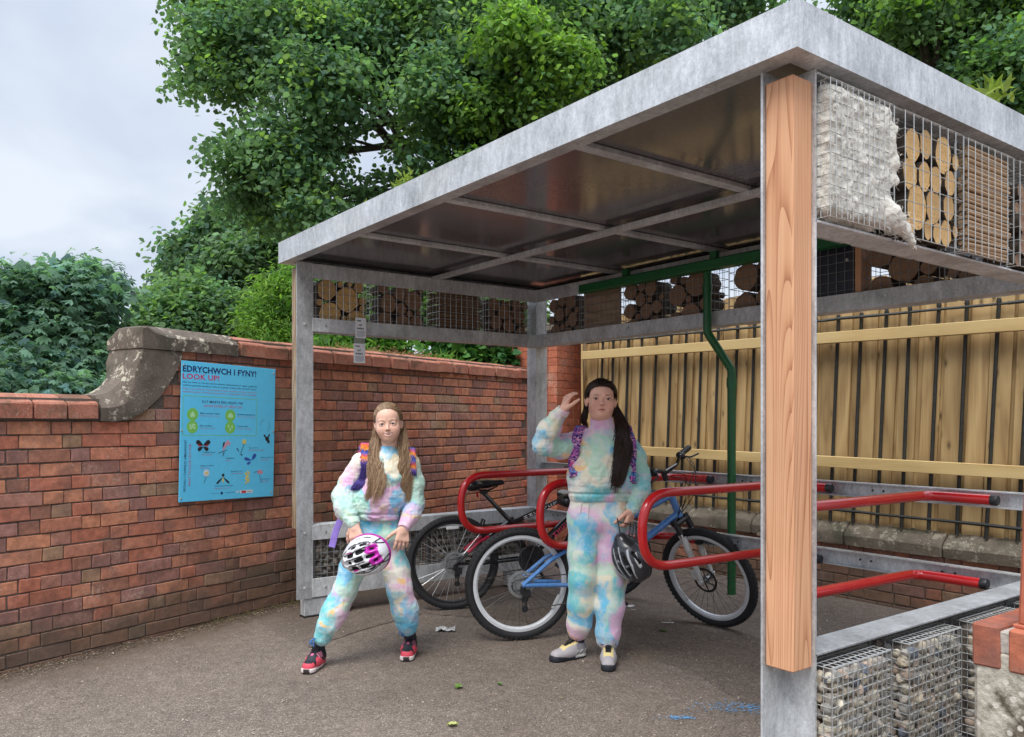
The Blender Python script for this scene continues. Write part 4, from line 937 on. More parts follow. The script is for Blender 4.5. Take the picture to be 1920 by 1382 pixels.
pic('bumblebee_picture', [(M_blk, lambda m: (disc(m,.915,.55,.022), disc(m,.93,.572,.016,y=-.0070), wing(m,.91,.545,2.4,.05,.014,-.0072), wing(m,.92,.54,.9,.04,.012,-.0074), [poly(m,[(.885+.055*math.cos(t),.45-.05*math.sin(t)),(.885+.055*math.cos(t+.16),.45-.05*math.sin(t+.16)),(.885+.051*math.cos(t+.16),.45-.046*math.sin(t+.16)),(.885+.051*math.cos(t),.45-.046*math.sin(t))],-.0068) for t in list(np.arange(-.9,.9,.3))+list(np.arange(1.7,3.1,.3))]))])
pic('daisy_picture', [(M_wh, lambda m: [wing(m,.262,.80,a,.034,.006,-.0068-.0001*i) for i, a in enumerate(np.arange(0,6.2,.45))]), (M_yel, lambda m: disc(m,.262,.80,.012,y=-.0085)), (M_blk, lambda m: poly(m,[(.258,.825),(.262,.825),(.24,.87),(.235,.87)],-.0087))])
pic('hoverfly_picture', [(M_blk, lambda m: (wing(m,.435,.835,-.7,.09,.014), wing(m,.435,.835,3.84,.09,.014,-.0070), disc(m,.435,.82,.014,y=-.0072))), (M_yel, lambda m: wing(m,.435,.83,-1.57,.055,.012,-.0076))])
pic('flower_picture', [(M_yel, lambda m: [disc(m,.70+.018*math.sin(i*2.4),.80+i*.0085,.008+.003*(i%3),y=-.0068-.0001*i,n=8) for i in range(11)])])
pic('flower_picture', [(M_pnk2, lambda m: (disc(m,.835,.805,.028,.02), disc(m,.85,.81,.022,.018,y=-.0070))), (M_blk, lambda m: (poly(m,[(.77,.805),(.82,.80),(.82,.803),(.77,.809)],-.0074), poly(m,[(.83,.83),(.834,.83),(.86,.89),(.855,.89)],-.0074)))])
m = MB(); rect(m,.62,.940,.76,.962); m.build('logo', M_wh, panel); m = MB(); rect(m,.635,.943,.685,.961,-.0068); m.build('logo', M_redink, panel)
text("nature", .70, .955, .05, .009, M_navyink, yy=-.007); text("funded by", .31, .955, .09, .007, M_navyink)
m = MB(); disc(m,.425,.952,.013); m.build('logo', M_navyink, panel); text("Caerdydd Cardiff", .46, .957, .10, .012, M_navyink); m = MB(); rect(m,.575,.943,.61,.949); rect(m,.575,.952,.60,.956); m.build('logo', M_wh, panel)
for (u, v) in ((.02,.03),(.978,.035),(.012,.495),(.985,.495),(.02,.975),(.975,.968)):
    m = MB(); m.lathe([(0,.004),(.0055,.003),(.007,0)], 10, mat=Matrix.Translation((UV(u,v)[0],-.006,UV(u,v)[1])) @ Matrix.Rotation(R(90),4,'X')); m.build('screw', M_wire, panel)
# two little cards hanging from the side beam
M_paper = flat('white_card', (.86,.88,.90), .5); M_tape = simple('clear_tape', (.30,.32,.28), .3, bump=0)
for (y0, y1, z0, z1, lab, tlt) in ((.472,.552,1.860,1.998,'upper of the two small white cards reading green roof shelters, on the side beam',0), (.460,.545,1.690,1.823,'lower of the two small white cards reading green roof shelters, hanging free',0)):
    t = thing('hanging_card', lab, 'card', (.1735,(y0+y1)/2,z0), R(90)); wd, ht = (y1-y0), z1-z0
    m = MB(); m.box(-wd/2, 0, 0, wd/2, .0012, ht); c = m.build('card', M_paper, t)
    if tlt == 0 and z0 < 1.8: m = MB(); m.box(-wd/2+.002, .0002, ht, wd/2-.002, .0006, ht+.042); m.build('tape', M_tape, t)
    uvf = lambda u, v, wd=wd, ht=ht: (-wd/2+u*wd, ht-v*ht)
    for s_, u, v, w_ in (("green",.1,.22,.42),("roof",.3,.40,.30),("shelters",.15,.57,.62)): text(s_, u, v, w_, .11, M_blk, bold=.03, parent=c, uv=uvf, yy=-.0008, H_=ht, W_=wd)
    m = MB()
    for q in range(6): m.box(-wd*.38, -.0006, ht*(.08+q*.05), wd*(.38-.1*(q==0)), -.0003, ht*(.08+q*.05)+.0018)
    m.build('small_print', M_navyink, c)
# ================================================================ bicycles
M_tyre = simple('tyre_rubber', (.018,.018,.02), .75, var=.3, scale=60, bump=.2); M_chrome = simple('polished_metal', (.62,.63,.65), .18, metal=1, bump=0)
M_alloy = simple('alloy', (.42,.43,.44), .4, metal=.8, bump=0); M_spoke = simple('spoke_steel', (.6,.61,.62), .3, metal=.7, bump=0); M_spk_b = simple('black_spoke', (.03,.03,.03), .4, bump=0)
M_gloss = simple('gloss_black_paint', (.010,.010,.012), .18, bump=0, coat=.6); M_bluep = simple('sky_blue_paint', (.10,.27,.62), .25, var=.05, bump=0, coat=.6)
M_whrim = simple('white_rim_paint', (.66,.68,.70), .35, var=.05, bump=0); M_whp = simple('white_fork_paint', (.70,.70,.68), .3, bump=0, coat=.4); M_refl = simple('clear_reflector', (.72,.74,.74), .15, bump=0); M_pinkp = simple('hot_pink_print', (.72,.06,.13), .35, bump=0); M_redrefl = simple('red_reflector', (.5,.02,.02), .2, bump=0)
RW = .325
def wheel(parent, loc, spokemat, rimmat, rimh, disc=False, refl=0, name='wheel', nsp=32, cass=False, rz=0):
    """wheel standing in the x-z plane, axle along y"""
    w_ = thing('wheel', None, None, loc); w_.parent = parent; del_ = None
    RX = Matrix.Rotation(R(90), 4, 'X')
    t = MB(); pr = []
    n = 56
    for k in range(12): a = 2*math.pi*k/12; pr.append((RW-.026+.024*math.cos(a), .025*math.sin(a)))
    t.lathe(pr, n, mat=RX, closed=True)
    for i in range(70):     # tread blocks
        a = 2*math.pi*i/70; q = .0036
        for j, y in enumerate((-.018,-.006,.006,.018)):
            aa = a+(.03 if j % 2 else 0); rr = RW-.0035-abs(y)*.28
            t.box(-.006,-.0046,-q,.006,.0046,q*.7, mat=Matrix.Rotation(aa,4,'Y') @ Matrix.Translation((0,y,rr)) @ Matrix.Rotation(-y*22,4,'X'))
    t.build('tyre', M_tyre, w_, smooth=True, ang=40)
    r = MB(); r0 = RW-.048; r.lathe([(r0,-.013),(r0,.013),(r0-rimh*.6,.014),(r0-rimh,.006),(r0-rimh,-.006),(r0-rimh*.6,-.014)], 56, mat=RX, closed=True); r.build('rim', rimmat, w_, smooth=True, ang=30)
    s = MB()
    for i in range(nsp):
        a = 2*math.pi*i/nsp; sd = 1 if i % 2 else -1; b = a+(.42 if (i//2) % 2 else -.42)*1.4; s.rod((.022*math.cos(b), sd*.026, .022*math.sin(b)), ((r0-rimh)*math.cos(a), 0, (r0-rimh)*math.sin(a)), .0011)
    s.build('spokes', spokemat, w_)
    h = MB(); h.lathe([(0,-.046),(.006,-.046),(.006,-.03),(.024,-.03),(.024,-.024),(.012,-.018),(.012,.018),(.024,.024),(.024,.03),(.006,.03),(.006,.046),(0,.046)], 16, mat=RX); h.build('hub', M_alloy, w_, smooth=True)
    if disc:
        d = MB()
        d.lathe([(.080,.0335),(.080,.0355),(.066,.0355),(.066,.0335)], 36, mat=RX, closed=True)
        for i in range(6): a = i*math.pi/3; d.tube([(.02*math.cos(a),-.0345,.02*math.sin(a)),(.067*math.cos(a+.5),-.0345,.067*math.sin(a+.5))], .004, 4)
        d.build('brake_disc', M_blackp if disc == 2 else M_alloy, w_)
    if cass:
        c = MB()
        for i, rr in enumerate((.056,.050,.044,.038,.032,.026)):
            k = 30; y = -.030-.0045*i; pts = [((rr*(1.0 if j % 2 else .93))*math.cos(2*math.pi*j/k), (rr*(1.0 if j % 2 else .93))*math.sin(2*math.pi*j/k)) for j in range(k)]
            c.prism(pts, y-.0008, y+.0008, axis=1)
        c.build('cassette', M_alloy, w_)
        if cass == 2:
            d = MB(); d.lathe([(.060,.0275),(.078,.027),(.078,.0285),(.060,.029)], 30, mat=RX, closed=True); d.build('spoke_guard', M_alloy, w_)
    if refl is not None and refl is not False:
        f = MB(); f.box(-.045,-.012,-.011,.045,-.006,.011,.004, mat=Matrix.Rotation(refl,4,'Y') @ Matrix.Translation((0,-.006,RW-.085))); f.build('reflector', M_refl, w_)
    return w_
def bicycle(label, col, p):
    """local frame: x forwards, z up, rear axle at x=0; the chain side is -y"""
    t = thing('bicycle', label, 'bicycle', p['loc'], p['rz']); t.rotation_euler = (p.get('lean',0), 0, p['rz'])
    wb = p['wb']; F_ = p['frame']; BB = Vector(p['bb']); AX = Vector((0,0,RW)); ST = Vector(p['st']); SD = Vector(p['saddle']); HT = Vector((wb-.255,0,p.get('hbz',.665)+.135)); HB = Vector((wb-.205,0,p.get('hbz',.665)))
    wheel(t, AX, p['spoke_r'], p['rim'], p['rimh'], cass=2 if p['cass2'] else 1, refl=p['refl_r'])
    a = MB(); a.tube([BB, ST], .017, 12); f = a.build('seat_tube', F_, t, smooth=True)
    a = MB(); a.tube([BB+Vector((0,0,.01)), HB], p['down_r'], 14); dt = a.build('down_tube', F_, t, smooth=True)
    a = MB(); a.tube([ST+Vector((0,0,-.02)), HT+Vector((0,0,-.03))], .018, 12); a.build('top_tube', F_, t, smooth=True)
    a = MB(); a.tube([HT+Vector((-.012,0,.02)), HB+Vector((.012,0,-.02))], .022, 14); hd = a.build('head_tube', F_, t, smooth=True)
    a = MB()
    for s in (-1,1): a.tube(arc([AX+Vector((0,s*.062,0)), AX+Vector((.20,s*.052,-.01)), BB+Vector((-.03,s*.03,0))], .1), p.get('stay_r',.010), 8)
    a.build('chain_stay', F_, t, smooth=True)
    for s in (-1,1): a = MB(); a.tube(arc([AX+Vector((0,s*.062,0)), AX+Vector((.17,s*.052,.135)), ST+Vector((-.01,s*.016,-.01))], .1), p.get('stay_r',.010), 8); a.build('seat_stay', F_ if p['tag'] else p['stay'], t, smooth=True); (lambda b: (b.tube([AX+Vector((.09,s*.056,.073)), AX+Vector((.17,s*.051,.137)), (AX+Vector((.17,s*.052,.135))).lerp(ST+Vector((-.01,s*.016,-.01)),.3)], .0115, 8), b.build('pink_sleeve', p['stay'], t, smooth=True)))(MB()) if p['tag'] else None
    a = MB(); ax = (HT-HB).normalized(); a.tube([ST+Vector((0,0,-.02)), SD+Vector((-.01,0,-.05))], .0155, 10); sp = a.build('seat_post', p['post'], t, smooth=True)
    a = MB(); a.tube([ST+Vector((0,0,-.012)), ST+Vector((-.008,0,.018))], .021, 10); a.tube([ST+Vector((-.02,-.01,.0)), ST+Vector((-.045,-.035,.005))], .004, 6); a.build('seat_clamp', M_blackp, t)
    # saddle
    S = SDF((-.18,-.12,-.07), (.19,.12,.07), .006); S.seg((-.07,0,0),(.02,0,0),.058,.036,.02,flat=.6,fdir=(0,0,1)); S.seg((.02,0,0),(.13,0,.002),.032,.023,.03,flat=.8,fdir=(0,0,1)); S.ell((-.085,.034,.0),(.055,.046,.036),.02); S.ell((-.085,-.034,.0),(.055,.046,.036),.02)
    V, Fq = S.mesh(); V = relax(V, Fq, 3); sa = place('saddle', np_mesh('saddle', V, Fq, M_seat), t, SD, (0, R(-4), 0))
    a = MB(); a.tube([(-.07,-.02,-.03),(.03,-.02,-.045),(.10,-.008,-.02)], .0035, 5); a.tube([(-.07,.02,-.03),(.03,.02,-.045),(.10,.008,-.02)], .0035, 5); a.box(-.03,-.022,-.065,.02,.022,-.035,.005); a.build('saddle_rail', M_blackp, sa)
    if p.get('tag'): a = MB(); a.box(-.055,-.012,-.085,-.045,.012,-.045,.003); a.build('rear_reflector', M_redrefl, sa)
    # drivetrain
    RX = Matrix.Rotation(R(90), 4, 'X'); a = MB(); a.lathe([(0,.052),(.018,.052),(.018,.044),(.082,.044),(.095,.046),(.098,.050),(.090,.054),(.080,.050),(.03,.049),(.03,.052)], 40, mat=Matrix.Translation(BB) @ RX); a.lathe([(.092,.040),(.092,.037),(.06,.037),(.06,.040)], 44, mat=Matrix.Translation(BB) @ RX, closed=True); a.build('chainset', M_blackp, t, smooth=True, ang=25)
    ca = p.get('crank', 1.35); cr_ = MB(); c1 = Vector((.165*math.sin(ca),0,.165*math.cos(ca)))
    cr_.tube([BB+Vector((0,-.062,0)), BB+c1+Vector((0,-.075,0))], [.014,.010], 8); k1 = cr_.build('crank', M_blackp, t); cr_ = MB(); cr_.tube([BB+Vector((0,.062,0)), BB-c1+Vector((0,.075,0))], [.014,.010], 8); k2 = cr_.build('crank', M_blackp, t)
    for s, k in ((1,k1),(-1,k2)): a = MB(); c = BB+c1*s+Vector((0,-.11*s,0)); a.box(c.x-.045,c.y-.035,c.z-.010,c.x+.045,c.y+.035,c.z+.010,.005); pd = a.build('pedal', M_blackp, k); b = MB(); b.box(c.x+.044,c.y-.022,c.z-.006,c.x+.049,c.y+.022,c.z+.006); b.build('reflector', M_redrefl, k)
    a = MB(); ch = []
    for i in range(11): an = math.pi/2+math.pi*i/10*1.0; ch.append(BB+Vector((-math.cos(an)*-.078 if 0 else .078*math.cos(an-math.pi), -.039, .078*math.sin(an)))) 
    P = [Vector((.0,-.039,RW+.036)), BB+Vector((-.01,-.039,.078))]+[BB+Vector((.078*math.sin(q), -.039, .078*math.cos(q))) for q in np.linspace(0.1,3.0,8)]+[Vector((.03,-.039,RW-.145)), Vector((.008,-.039,RW-.15)), Vector((.005,-.039,RW-.10)), Vector((.02,-.039,RW-.065)), Vector((-.01,-.039,RW-.036))]
    P += [Vector((-.036*math.sin(q)-.0, -.039, RW-.036*math.cos(q))) for q in np.linspace(.4,2.8,6)]
    a.tube(P, .0035, 5, closed=True); a.build('chain', M_dchain, t)
    a = MB(); a.box(-.012,-.058,RW-.05,.022,-.044,RW-.005,.004); a.box(.000,-.058,RW-.075,.05,-.040,RW-.03,.006); a.tube([(.02,-.05,RW-.06),(.022,-.046,RW-.15)], .007, 6)
    for z in (.085,.14): a.lathe([(0,.044),(.019,.044),(.019,.034),(0,.034)], 14, mat=Matrix.Translation((.018,0,RW-z)) @ RX)
    a.tube(arc([(-.01,-.055,RW-.03),(-.06,-.055,RW-.035),(-.055,-.055,RW+.03),(.05,-.055,RW+.03)], .03), .0025, 5)
    a.build('rear_derailleur', M_blackp, t)
    if p.get('vbrake'):
        a = MB()
        for s in (-1,1): a.tube([(.19,s*.03,RW+.20),(.215,s*.034,RW+.29)], .007, 6)
        a.tube([(.215,-.034,RW+.285),(.215,.034,RW+.285)], .003, 5); a.build('rim_brake', M_blackp, t)
    # fork, front wheel, bars: turn about the head axis
    piv = thing('fork', None, None); piv.parent = t
    Z = ax; X = Vector((Z.z,0,-Z.x)); Y = Vector((0,1,0)); B = Matrix(((X.x,Y.x,Z.x,HB.x),(X.y,Y.y,Z.y,HB.y),(X.z,Y.z,Z.z,HB.z),(0,0,0,1)))
    piv.matrix_local = B @ Matrix.Rotation(p['steer'], 4, 'Z')
    FA = B.inverted() @ Vector((wb,0,RW))
    wh = wheel(t, FA, p['spoke_f'], p['rim'], p['rimh'], disc=p['disc'], refl=p['refl_f'])
    PM = B @ Matrix.Rotation(p['steer'], 4, 'Z'); wh.matrix_local = PM @ Matrix.Translation(FA)
    crz = -.035; a = MB(); a.box(-.028,-.072,crz-.03,.03,.072,crz+.0,.010); a.tube([(0,0,crz),(0,0,.0)], .017, 10)
    for s in (-1,1): a.tube([(0,s*.058,crz+.012),(FA.x*.35,s*.058,crz-.08)], .019, 10)
    cro = a.build('fork_crown', M_blackp, piv, smooth=True)
    for s in (-1,1):
        a = MB(); a.tube([(FA.x*.1,s*.058,crz-.02),(FA.x*.5,s*.058,-.19)], .0125, 12); a.build('stanchion', M_chrome if p['forkc'] is M_whp else M_blackp, piv, smooth=True)
        a = MB(); q = Vector((FA.x*.45,s*.058,-.135)); e = FA+Vector((-.012,s*.058,.0)); a.tube([q,q+(e-q)*.15,q+(e-q)*.85,e], [.019,.021,.017,.013], 12); a.tube([e+Vector((0,s*.006,0)), e+Vector((0,s*.018,0))], .014, 12); lo_ = a.build('fork_leg', p['forkc'], piv, smooth=True)
    a = MB(); q = Vector((FA.x*.45+.01,0,-.16)); a.tube(arc([q+Vector((-.0,-.058,0)), q+Vector((-.045,-.05,.03)), q+Vector((-.045,.05,.03)), q+Vector((0,.058,0))], .04), .013, 8); a.build('fork_brace', p['forkc'], piv, smooth=True)
    if p['disc']: a = MB(); a.box(FA.x-.075,-.062+.11*0,FA.z+.01,FA.x-.02,-.030,FA.z+.07,.008); a.build('brake_caliper', M_whp if p['forkc'] is M_whp else M_blackp, piv)
    a = MB(); hl = (HT-HB).length+.03+p.get('rise',0); a.tube([(0,0,hl-.02),(0,0,hl+.045)], .017, 12); st = Vector((.065,0,hl+.05)); a.tube([(0,0,hl+.03), st], .016, 10); a.build('stem', M_blackp, piv, smooth=True)
    hb = MB(); e = .29; P = arc([st+Vector((-.055,-e,.035)), st+Vector((-.01,-.13,.035)), st+Vector((0,-.06,0)), st+Vector((0,.06,0)), st+Vector((-.01,.13,.035)), st+Vector((-.055,e,.035))], .05)
    hb.tube(P, .0115, 10); h = hb.build('handlebar', M_gloss, t, smooth=True); h.matrix_local = PM
    for s in (-1,1):
        g_ = MB(); A_ = st+Vector((-.055,s*e,.035)); B_ = st+Vector((-.028,s*.165,.035)); d = (B_-A_)
        pp = [A_-d*.03+d*j/14*1.0 for j in range(15)]; g_.tube(pp, [.0185 if j % 2 else .0165 for j in range(15)], 12); g_.build('grip', M_grip, h, smooth=True, ang=50)
        c_ = MB(); c_.tube([A_-d*.05, A_-d*.02], .0175, 12); c_.build('bar_end_plug', M_plug, h)
        l = MB(); c0 = B_+d*.14; l.tube([c0-d*.05,c0+d*.10], .021, 10); l.box(c0.x-.012,c0.y-.014,c0.z-.03,c0.x+.03,c0.y+.014,c0.z+.006,.006); l.tube(arc([c0+Vector((.02,0,-.01)), c0+Vector((.055,-s*-.02,-.03)), c0+Vector((.06,s*.10,-.035))], .03), .0055, 6); l.build('brake_lever', M_blackp, h, smooth=True, ang=50)
    cb_ = MB()
    for (y, zz) in ((-.15,-.10),(-.12,-.02),(.15,-.06),(.13,-.14)): cb_.tube(arc([st+Vector((.03,y,.01)), st+Vector((.12,y*.5,-.02+zz*.3)), st+Vector((.09,0,zz-.05)), Vector((.01,.02*(1 if y > 0 else -1),-.01))], .08), .0026, 5, caps=False)
    cb_.build('cable', M_blackp, piv)
    return t, piv, dt, hd, (BB, HB, HT, ST)
M_seat = simple('saddle_vinyl', (.012,.012,.014), .32, bump=.05); M_dchain = simple('oily_chain', (.09,.08,.075), .5, metal=.6, bump=0); M_grip = simple('grip_rubber', (.015,.015,.015), .6, bump=0); M_plug = simple('grey_plug', (.22,.21,.19), .6, bump=0)

rear = (.523, 1.036, 0)
bk1, pv1, dt1, hd1, J1 = bicycle('black mountain bicycle with black rims, pink-red stays and black saddle, rear wheel towards the wall', None,
    dict(loc=rear, rz=R(70), wb=1.13, frame=M_gloss, saddle=(.215,0,.855), spoke_r=M_spoke, spoke_f=M_spoke, rim=M_blackp, rimh=.014, cass2=True, refl_r=R(-2), refl_f=False, down_r=.030, bb=(.55,0,.33), st=(.42,0,.60),
         stay=simple('pink_red_paint', (.50,.02,.06), .3, bump=0), post=M_gloss, tag=1, vbrake=1, steer=R(-18), forkc=M_gloss, disc=False, crank=2.6))
BB, HB, HT, ST = J1
def print_on(t, a, b, r, mat, n, seed, side=-1):
    rr = random.Random(seed); m = MB(); d = (b-a); L_ = d.length; u = d.normalized(); v = Vector((0,side,0)); w2 = u.cross(v).normalized(); x = 0
    M4 = Matrix(((u.x,w2.x,v.x,a.x),(u.y,w2.y,v.y,a.y),(u.z,w2.z,v.z,a.z),(0,0,0,1)))
    for i in range(n):
        x0 = L_*i/n; wd = L_/n*.75; k = rr.randrange(4)
        S = {0:[(0,-.5,.25,.5),(.7,-.5,1,.5),(.25,.2,.7,.45)],1:[(0,-.5,.3,.5),(.3,-.5,1,-.25),(.3,.0,.8,.2)],2:[(0,.2,1,.5),(0,-.5,1,-.25),(.35,-.25,.65,.2)],3:[(0,-.5,.3,.5),(.7,-.5,1,.5),(.3,-.15,.7,.1)]}[k]
        for (p0,q0,p1,q1) in S: m.box(x0+wd*p0, q0*r*1.0, r*.80, x0+wd*p1, q1*r*1.0, r*1.045, mat=M4)
    m.build('printed_lettering', mat, t)
print_on(bk1, BB.lerp(HB,.30), BB.lerp(HB,.98), .030, M_pinkp, 9, 3)
a_ = ST+Vector((0,0,-.02)); b_ = HT+Vector((0,0,-.03)); print_on(bk1, a_.lerp(b_,.18), a_.lerp(b_,.9), .018, M_whp, 9, 5)
bg_ = SDF((-.09,-.05,-.06),(.09,.05,.06),.006); bg_.ell((0,0,0),(.07,.032,.042),.01); V, Fq = bg_.mesh(); V = relax(V, Fq, 2)
place('frame_bag', np_mesh('frame_bag', V, Fq, attr_mat('frame_bag_vinyl', .4), np.where(V[:, 2:3] > .006, np.array([[.62,.6,.56]]), np.array([[.015,.015,.016]]))), bk1, HT.lerp(ST,.14)+Vector((0,-.03,-.01)), (0,R(20),0))
st2 = MB(); st2.tube([(.30,.03,.30),(.20,.15,.0)], .008, 8); st2.build('kickstand', M_blackp, bk1, smooth=True)
bk2, pv2, dt2, hd2, J2 = bicycle('sky blue mountain bicycle with white rims and white suspension fork turned to the right', None,
    dict(loc=(1.409,.937,0), rz=R(67.4), wb=1.19, frame=M_bluep, hbz=.70, stay_r=.0125, saddle=(.37,0,.80), spoke_r=M_spk_b, spoke_f=M_spk_b, rim=M_whrim, rimh=.027, cass2=True, refl_r=R(118), refl_f=R(245), down_r=.021, tag=0, bb=(.43,0,.30), st=(.37,0,.56),
         stay=M_bluep, post=M_blackp, rise=.06, steer=R(-62), forkc=M_whp, disc=2, crank=2.2))
bk2.scale = (1.03,1.03,1.03)
# ================================================================ people
YAW = R(53.31)
M_skin = attr_mat('skin', .5, .35, sss=.12, bump=.05, bs=400)
M_eye = attr_mat('eye', .12, .6); M_shoe = attr_mat('trainer_fabric', .6, .3, bump=.25, bs=300); M_sole = attr_mat('rubber_sole', .6, .3)
def tie_dye(name, seed):
    g = NG(name); P = g.map(g.objc(), (1,1,1), (seed*3.1, seed*1.7, seed*2.3)); w_ = g.noise(P, 5, 3, .5, out=1); Q = g.mixc(.22, P, w_)
    def blot(sc_, off, lo, hi, det=3): return g.ramp(g.noise(g.map(Q, (1,.8,1.15), (off,off*1.3,-off)), sc_, det, .5, .6), [(lo, 0), (hi, 1)])
    c = g.mixc(blot(5.5, 9.1, .42,.56), (.76,.69,.50), (.80,.77,.66))
    c = g.mixc(g.math('MULTIPLY', blot(4.2, 3.3, .44,.54), .95), c, (.13,.54,.58))
    c = g.mixc(g.math('MULTIPLY', blot(4.4, 12.7, .49,.58), .9), c, (.75,.40,.62))
    c = g.mixc(g.math('MULTIPLY', blot(5.0, 21.3, .54,.61), .9), c, (.12,.50,.74))
    c = g.mixc(g.math('MULTIPLY', blot(6.5, 31.9, .57,.63, 5), .9), c, (.82,.50,.18) if seed > 1 else (.70,.50,.22))
    c = g.mixc(g.math('MULTIPLY', blot(5.5, 17.9, .56,.63), .8), c, (.42,.68,.52))
    c = g.mixc(g.math('MULTIPLY', g.ramp(g.noise(P, 18, 6, .75), [(.36,.45),(.56,0)]), 1), c, (.84,.81,.78))
    g.set(Base_Color=c, Roughness=.92, Specular_IOR_Level=.15, Sheen_Weight=.25)
    g.bump(g.math('ADD', g.noise(g.objc(), 30, 4, .6), g.math('MULTIPLY', g.noise(g.objc(), 500, 2), .1)), .25, .006); return g.m

def head(S, M, smile=True, wide=1.0, open_=.0042, jaw=1.0):
    """M maps head space (x right in picture, -y forwards, z up, origin between the eyes) to the figure's frame"""
    Rm = np.array(M.to_3x3()); Rm = Rm/np.linalg.norm(Rm[0]); P = lambda p: np.array(M @ Vector(p))
    E = lambda c, r, k=.01, op='add', q=None: S.ell(P(c), r, k, rot=Rm if q is None else Rm @ np.array(Euler(q).to_matrix()), op=op)
    G = lambda a, b, ra, rb, k=.008, op='add': S.seg(P(a), P(b), ra, rb, k, op=op)
    wd = wide
    E((0,.018,.028),(.070*wd,.088,.074)); E((0,-.018,-.018),(.0615*wd,.062,.078), .02); E((0,-.022,.040),(.056*wd,.056,.046), .02)
    E((0,-.050,-.079),(.020*wd*jaw,.024,.017), .035); E((0,-.010,-.062),(.045*wd*jaw,.048,.032), .03)
    for s in (-1,1):
        E((s*.034*wd,-.052,-.034),(.026*wd,.024,.026), .025)
        G((s*.014,-.075,.018),(s*.040*wd,-.067,.018), .0035, .003, .016)
        E((s*.030,-.090,-.001),(.018,.010,.010), .014, 'sub')
        E((s*.030*wd,-.0668,-.0005),(.0170,.0160,.0150), .004)
        E((s*.030*wd,-.086,-.0008),(.0145,.011,open_), .0022, 'sub', (0,R(-s*4),0))
        E((s*.0082,-.0900,-.0300),(.0060,.0075,.0050), .004)
        S.ell(P((s*.0715*wd,.008,-.008)), (.0080,.018,.030), .004, rot=Rm @ np.array(Euler((R(-8),0,R(-s*22))).to_matrix()))
        S.ell(P((s*.079*wd,.001,-.004)), (.0045,.010,.018), .003, rot=Rm, op='sub')
    G((0,-.077,.004),(0,-.0945,-.023), .0042, .0064, .010); E((0,-.0935,-.0265),(.0078,.0074,.0062), .006)
    for s in (-1,1): E((s*.0048,-.0985,-.0335),(.0024,.004,.0022), .0015, 'sub')
    zc = -.053; sm = .0055 if smile else 0; wv = .028 if smile else .0195
    up = [(-wv,-.0715,zc+sm*.95),(-wv*.5,-.0815,zc+.0010+sm*.2),(-.004,-.0855,zc+.0022),(0,-.0852,zc+.0012),(.004,-.0855,zc+.0022),(wv*.5,-.0815,zc+.0010+sm*.2),(wv,-.0715,zc+sm*.95)]
    lw = [(-wv*.85,-.0725,zc-.003+sm*.75),(-wv*.45,-.0805,zc-.0085-sm*.5),(0,-.0838,zc-.0098-sm*.7),(wv*.45,-.0805,zc-.0085-sm*.5),(wv*.85,-.0725,zc-.003+sm*.75)]
    for a, b in zip(up, up[1:]): G(a, b, .0028, .0028, .004)
    for a, b in zip(lw, lw[1:]): G(a, b, .0034, .0034, .004)
    q = [(-wv*.9,-.0755,zc-.001+sm),(-wv*.45,-.086,zc-.0025),(0,-.0895,zc-.0035-sm*.4),(wv*.45,-.086,zc-.0025),(wv*.9,-.0755,zc-.001+sm)]
    for a, b in zip(q, q[1:]): G(a, b, .0016 if not smile else .0026, .0016 if not smile else .0026, .002, 'sub')
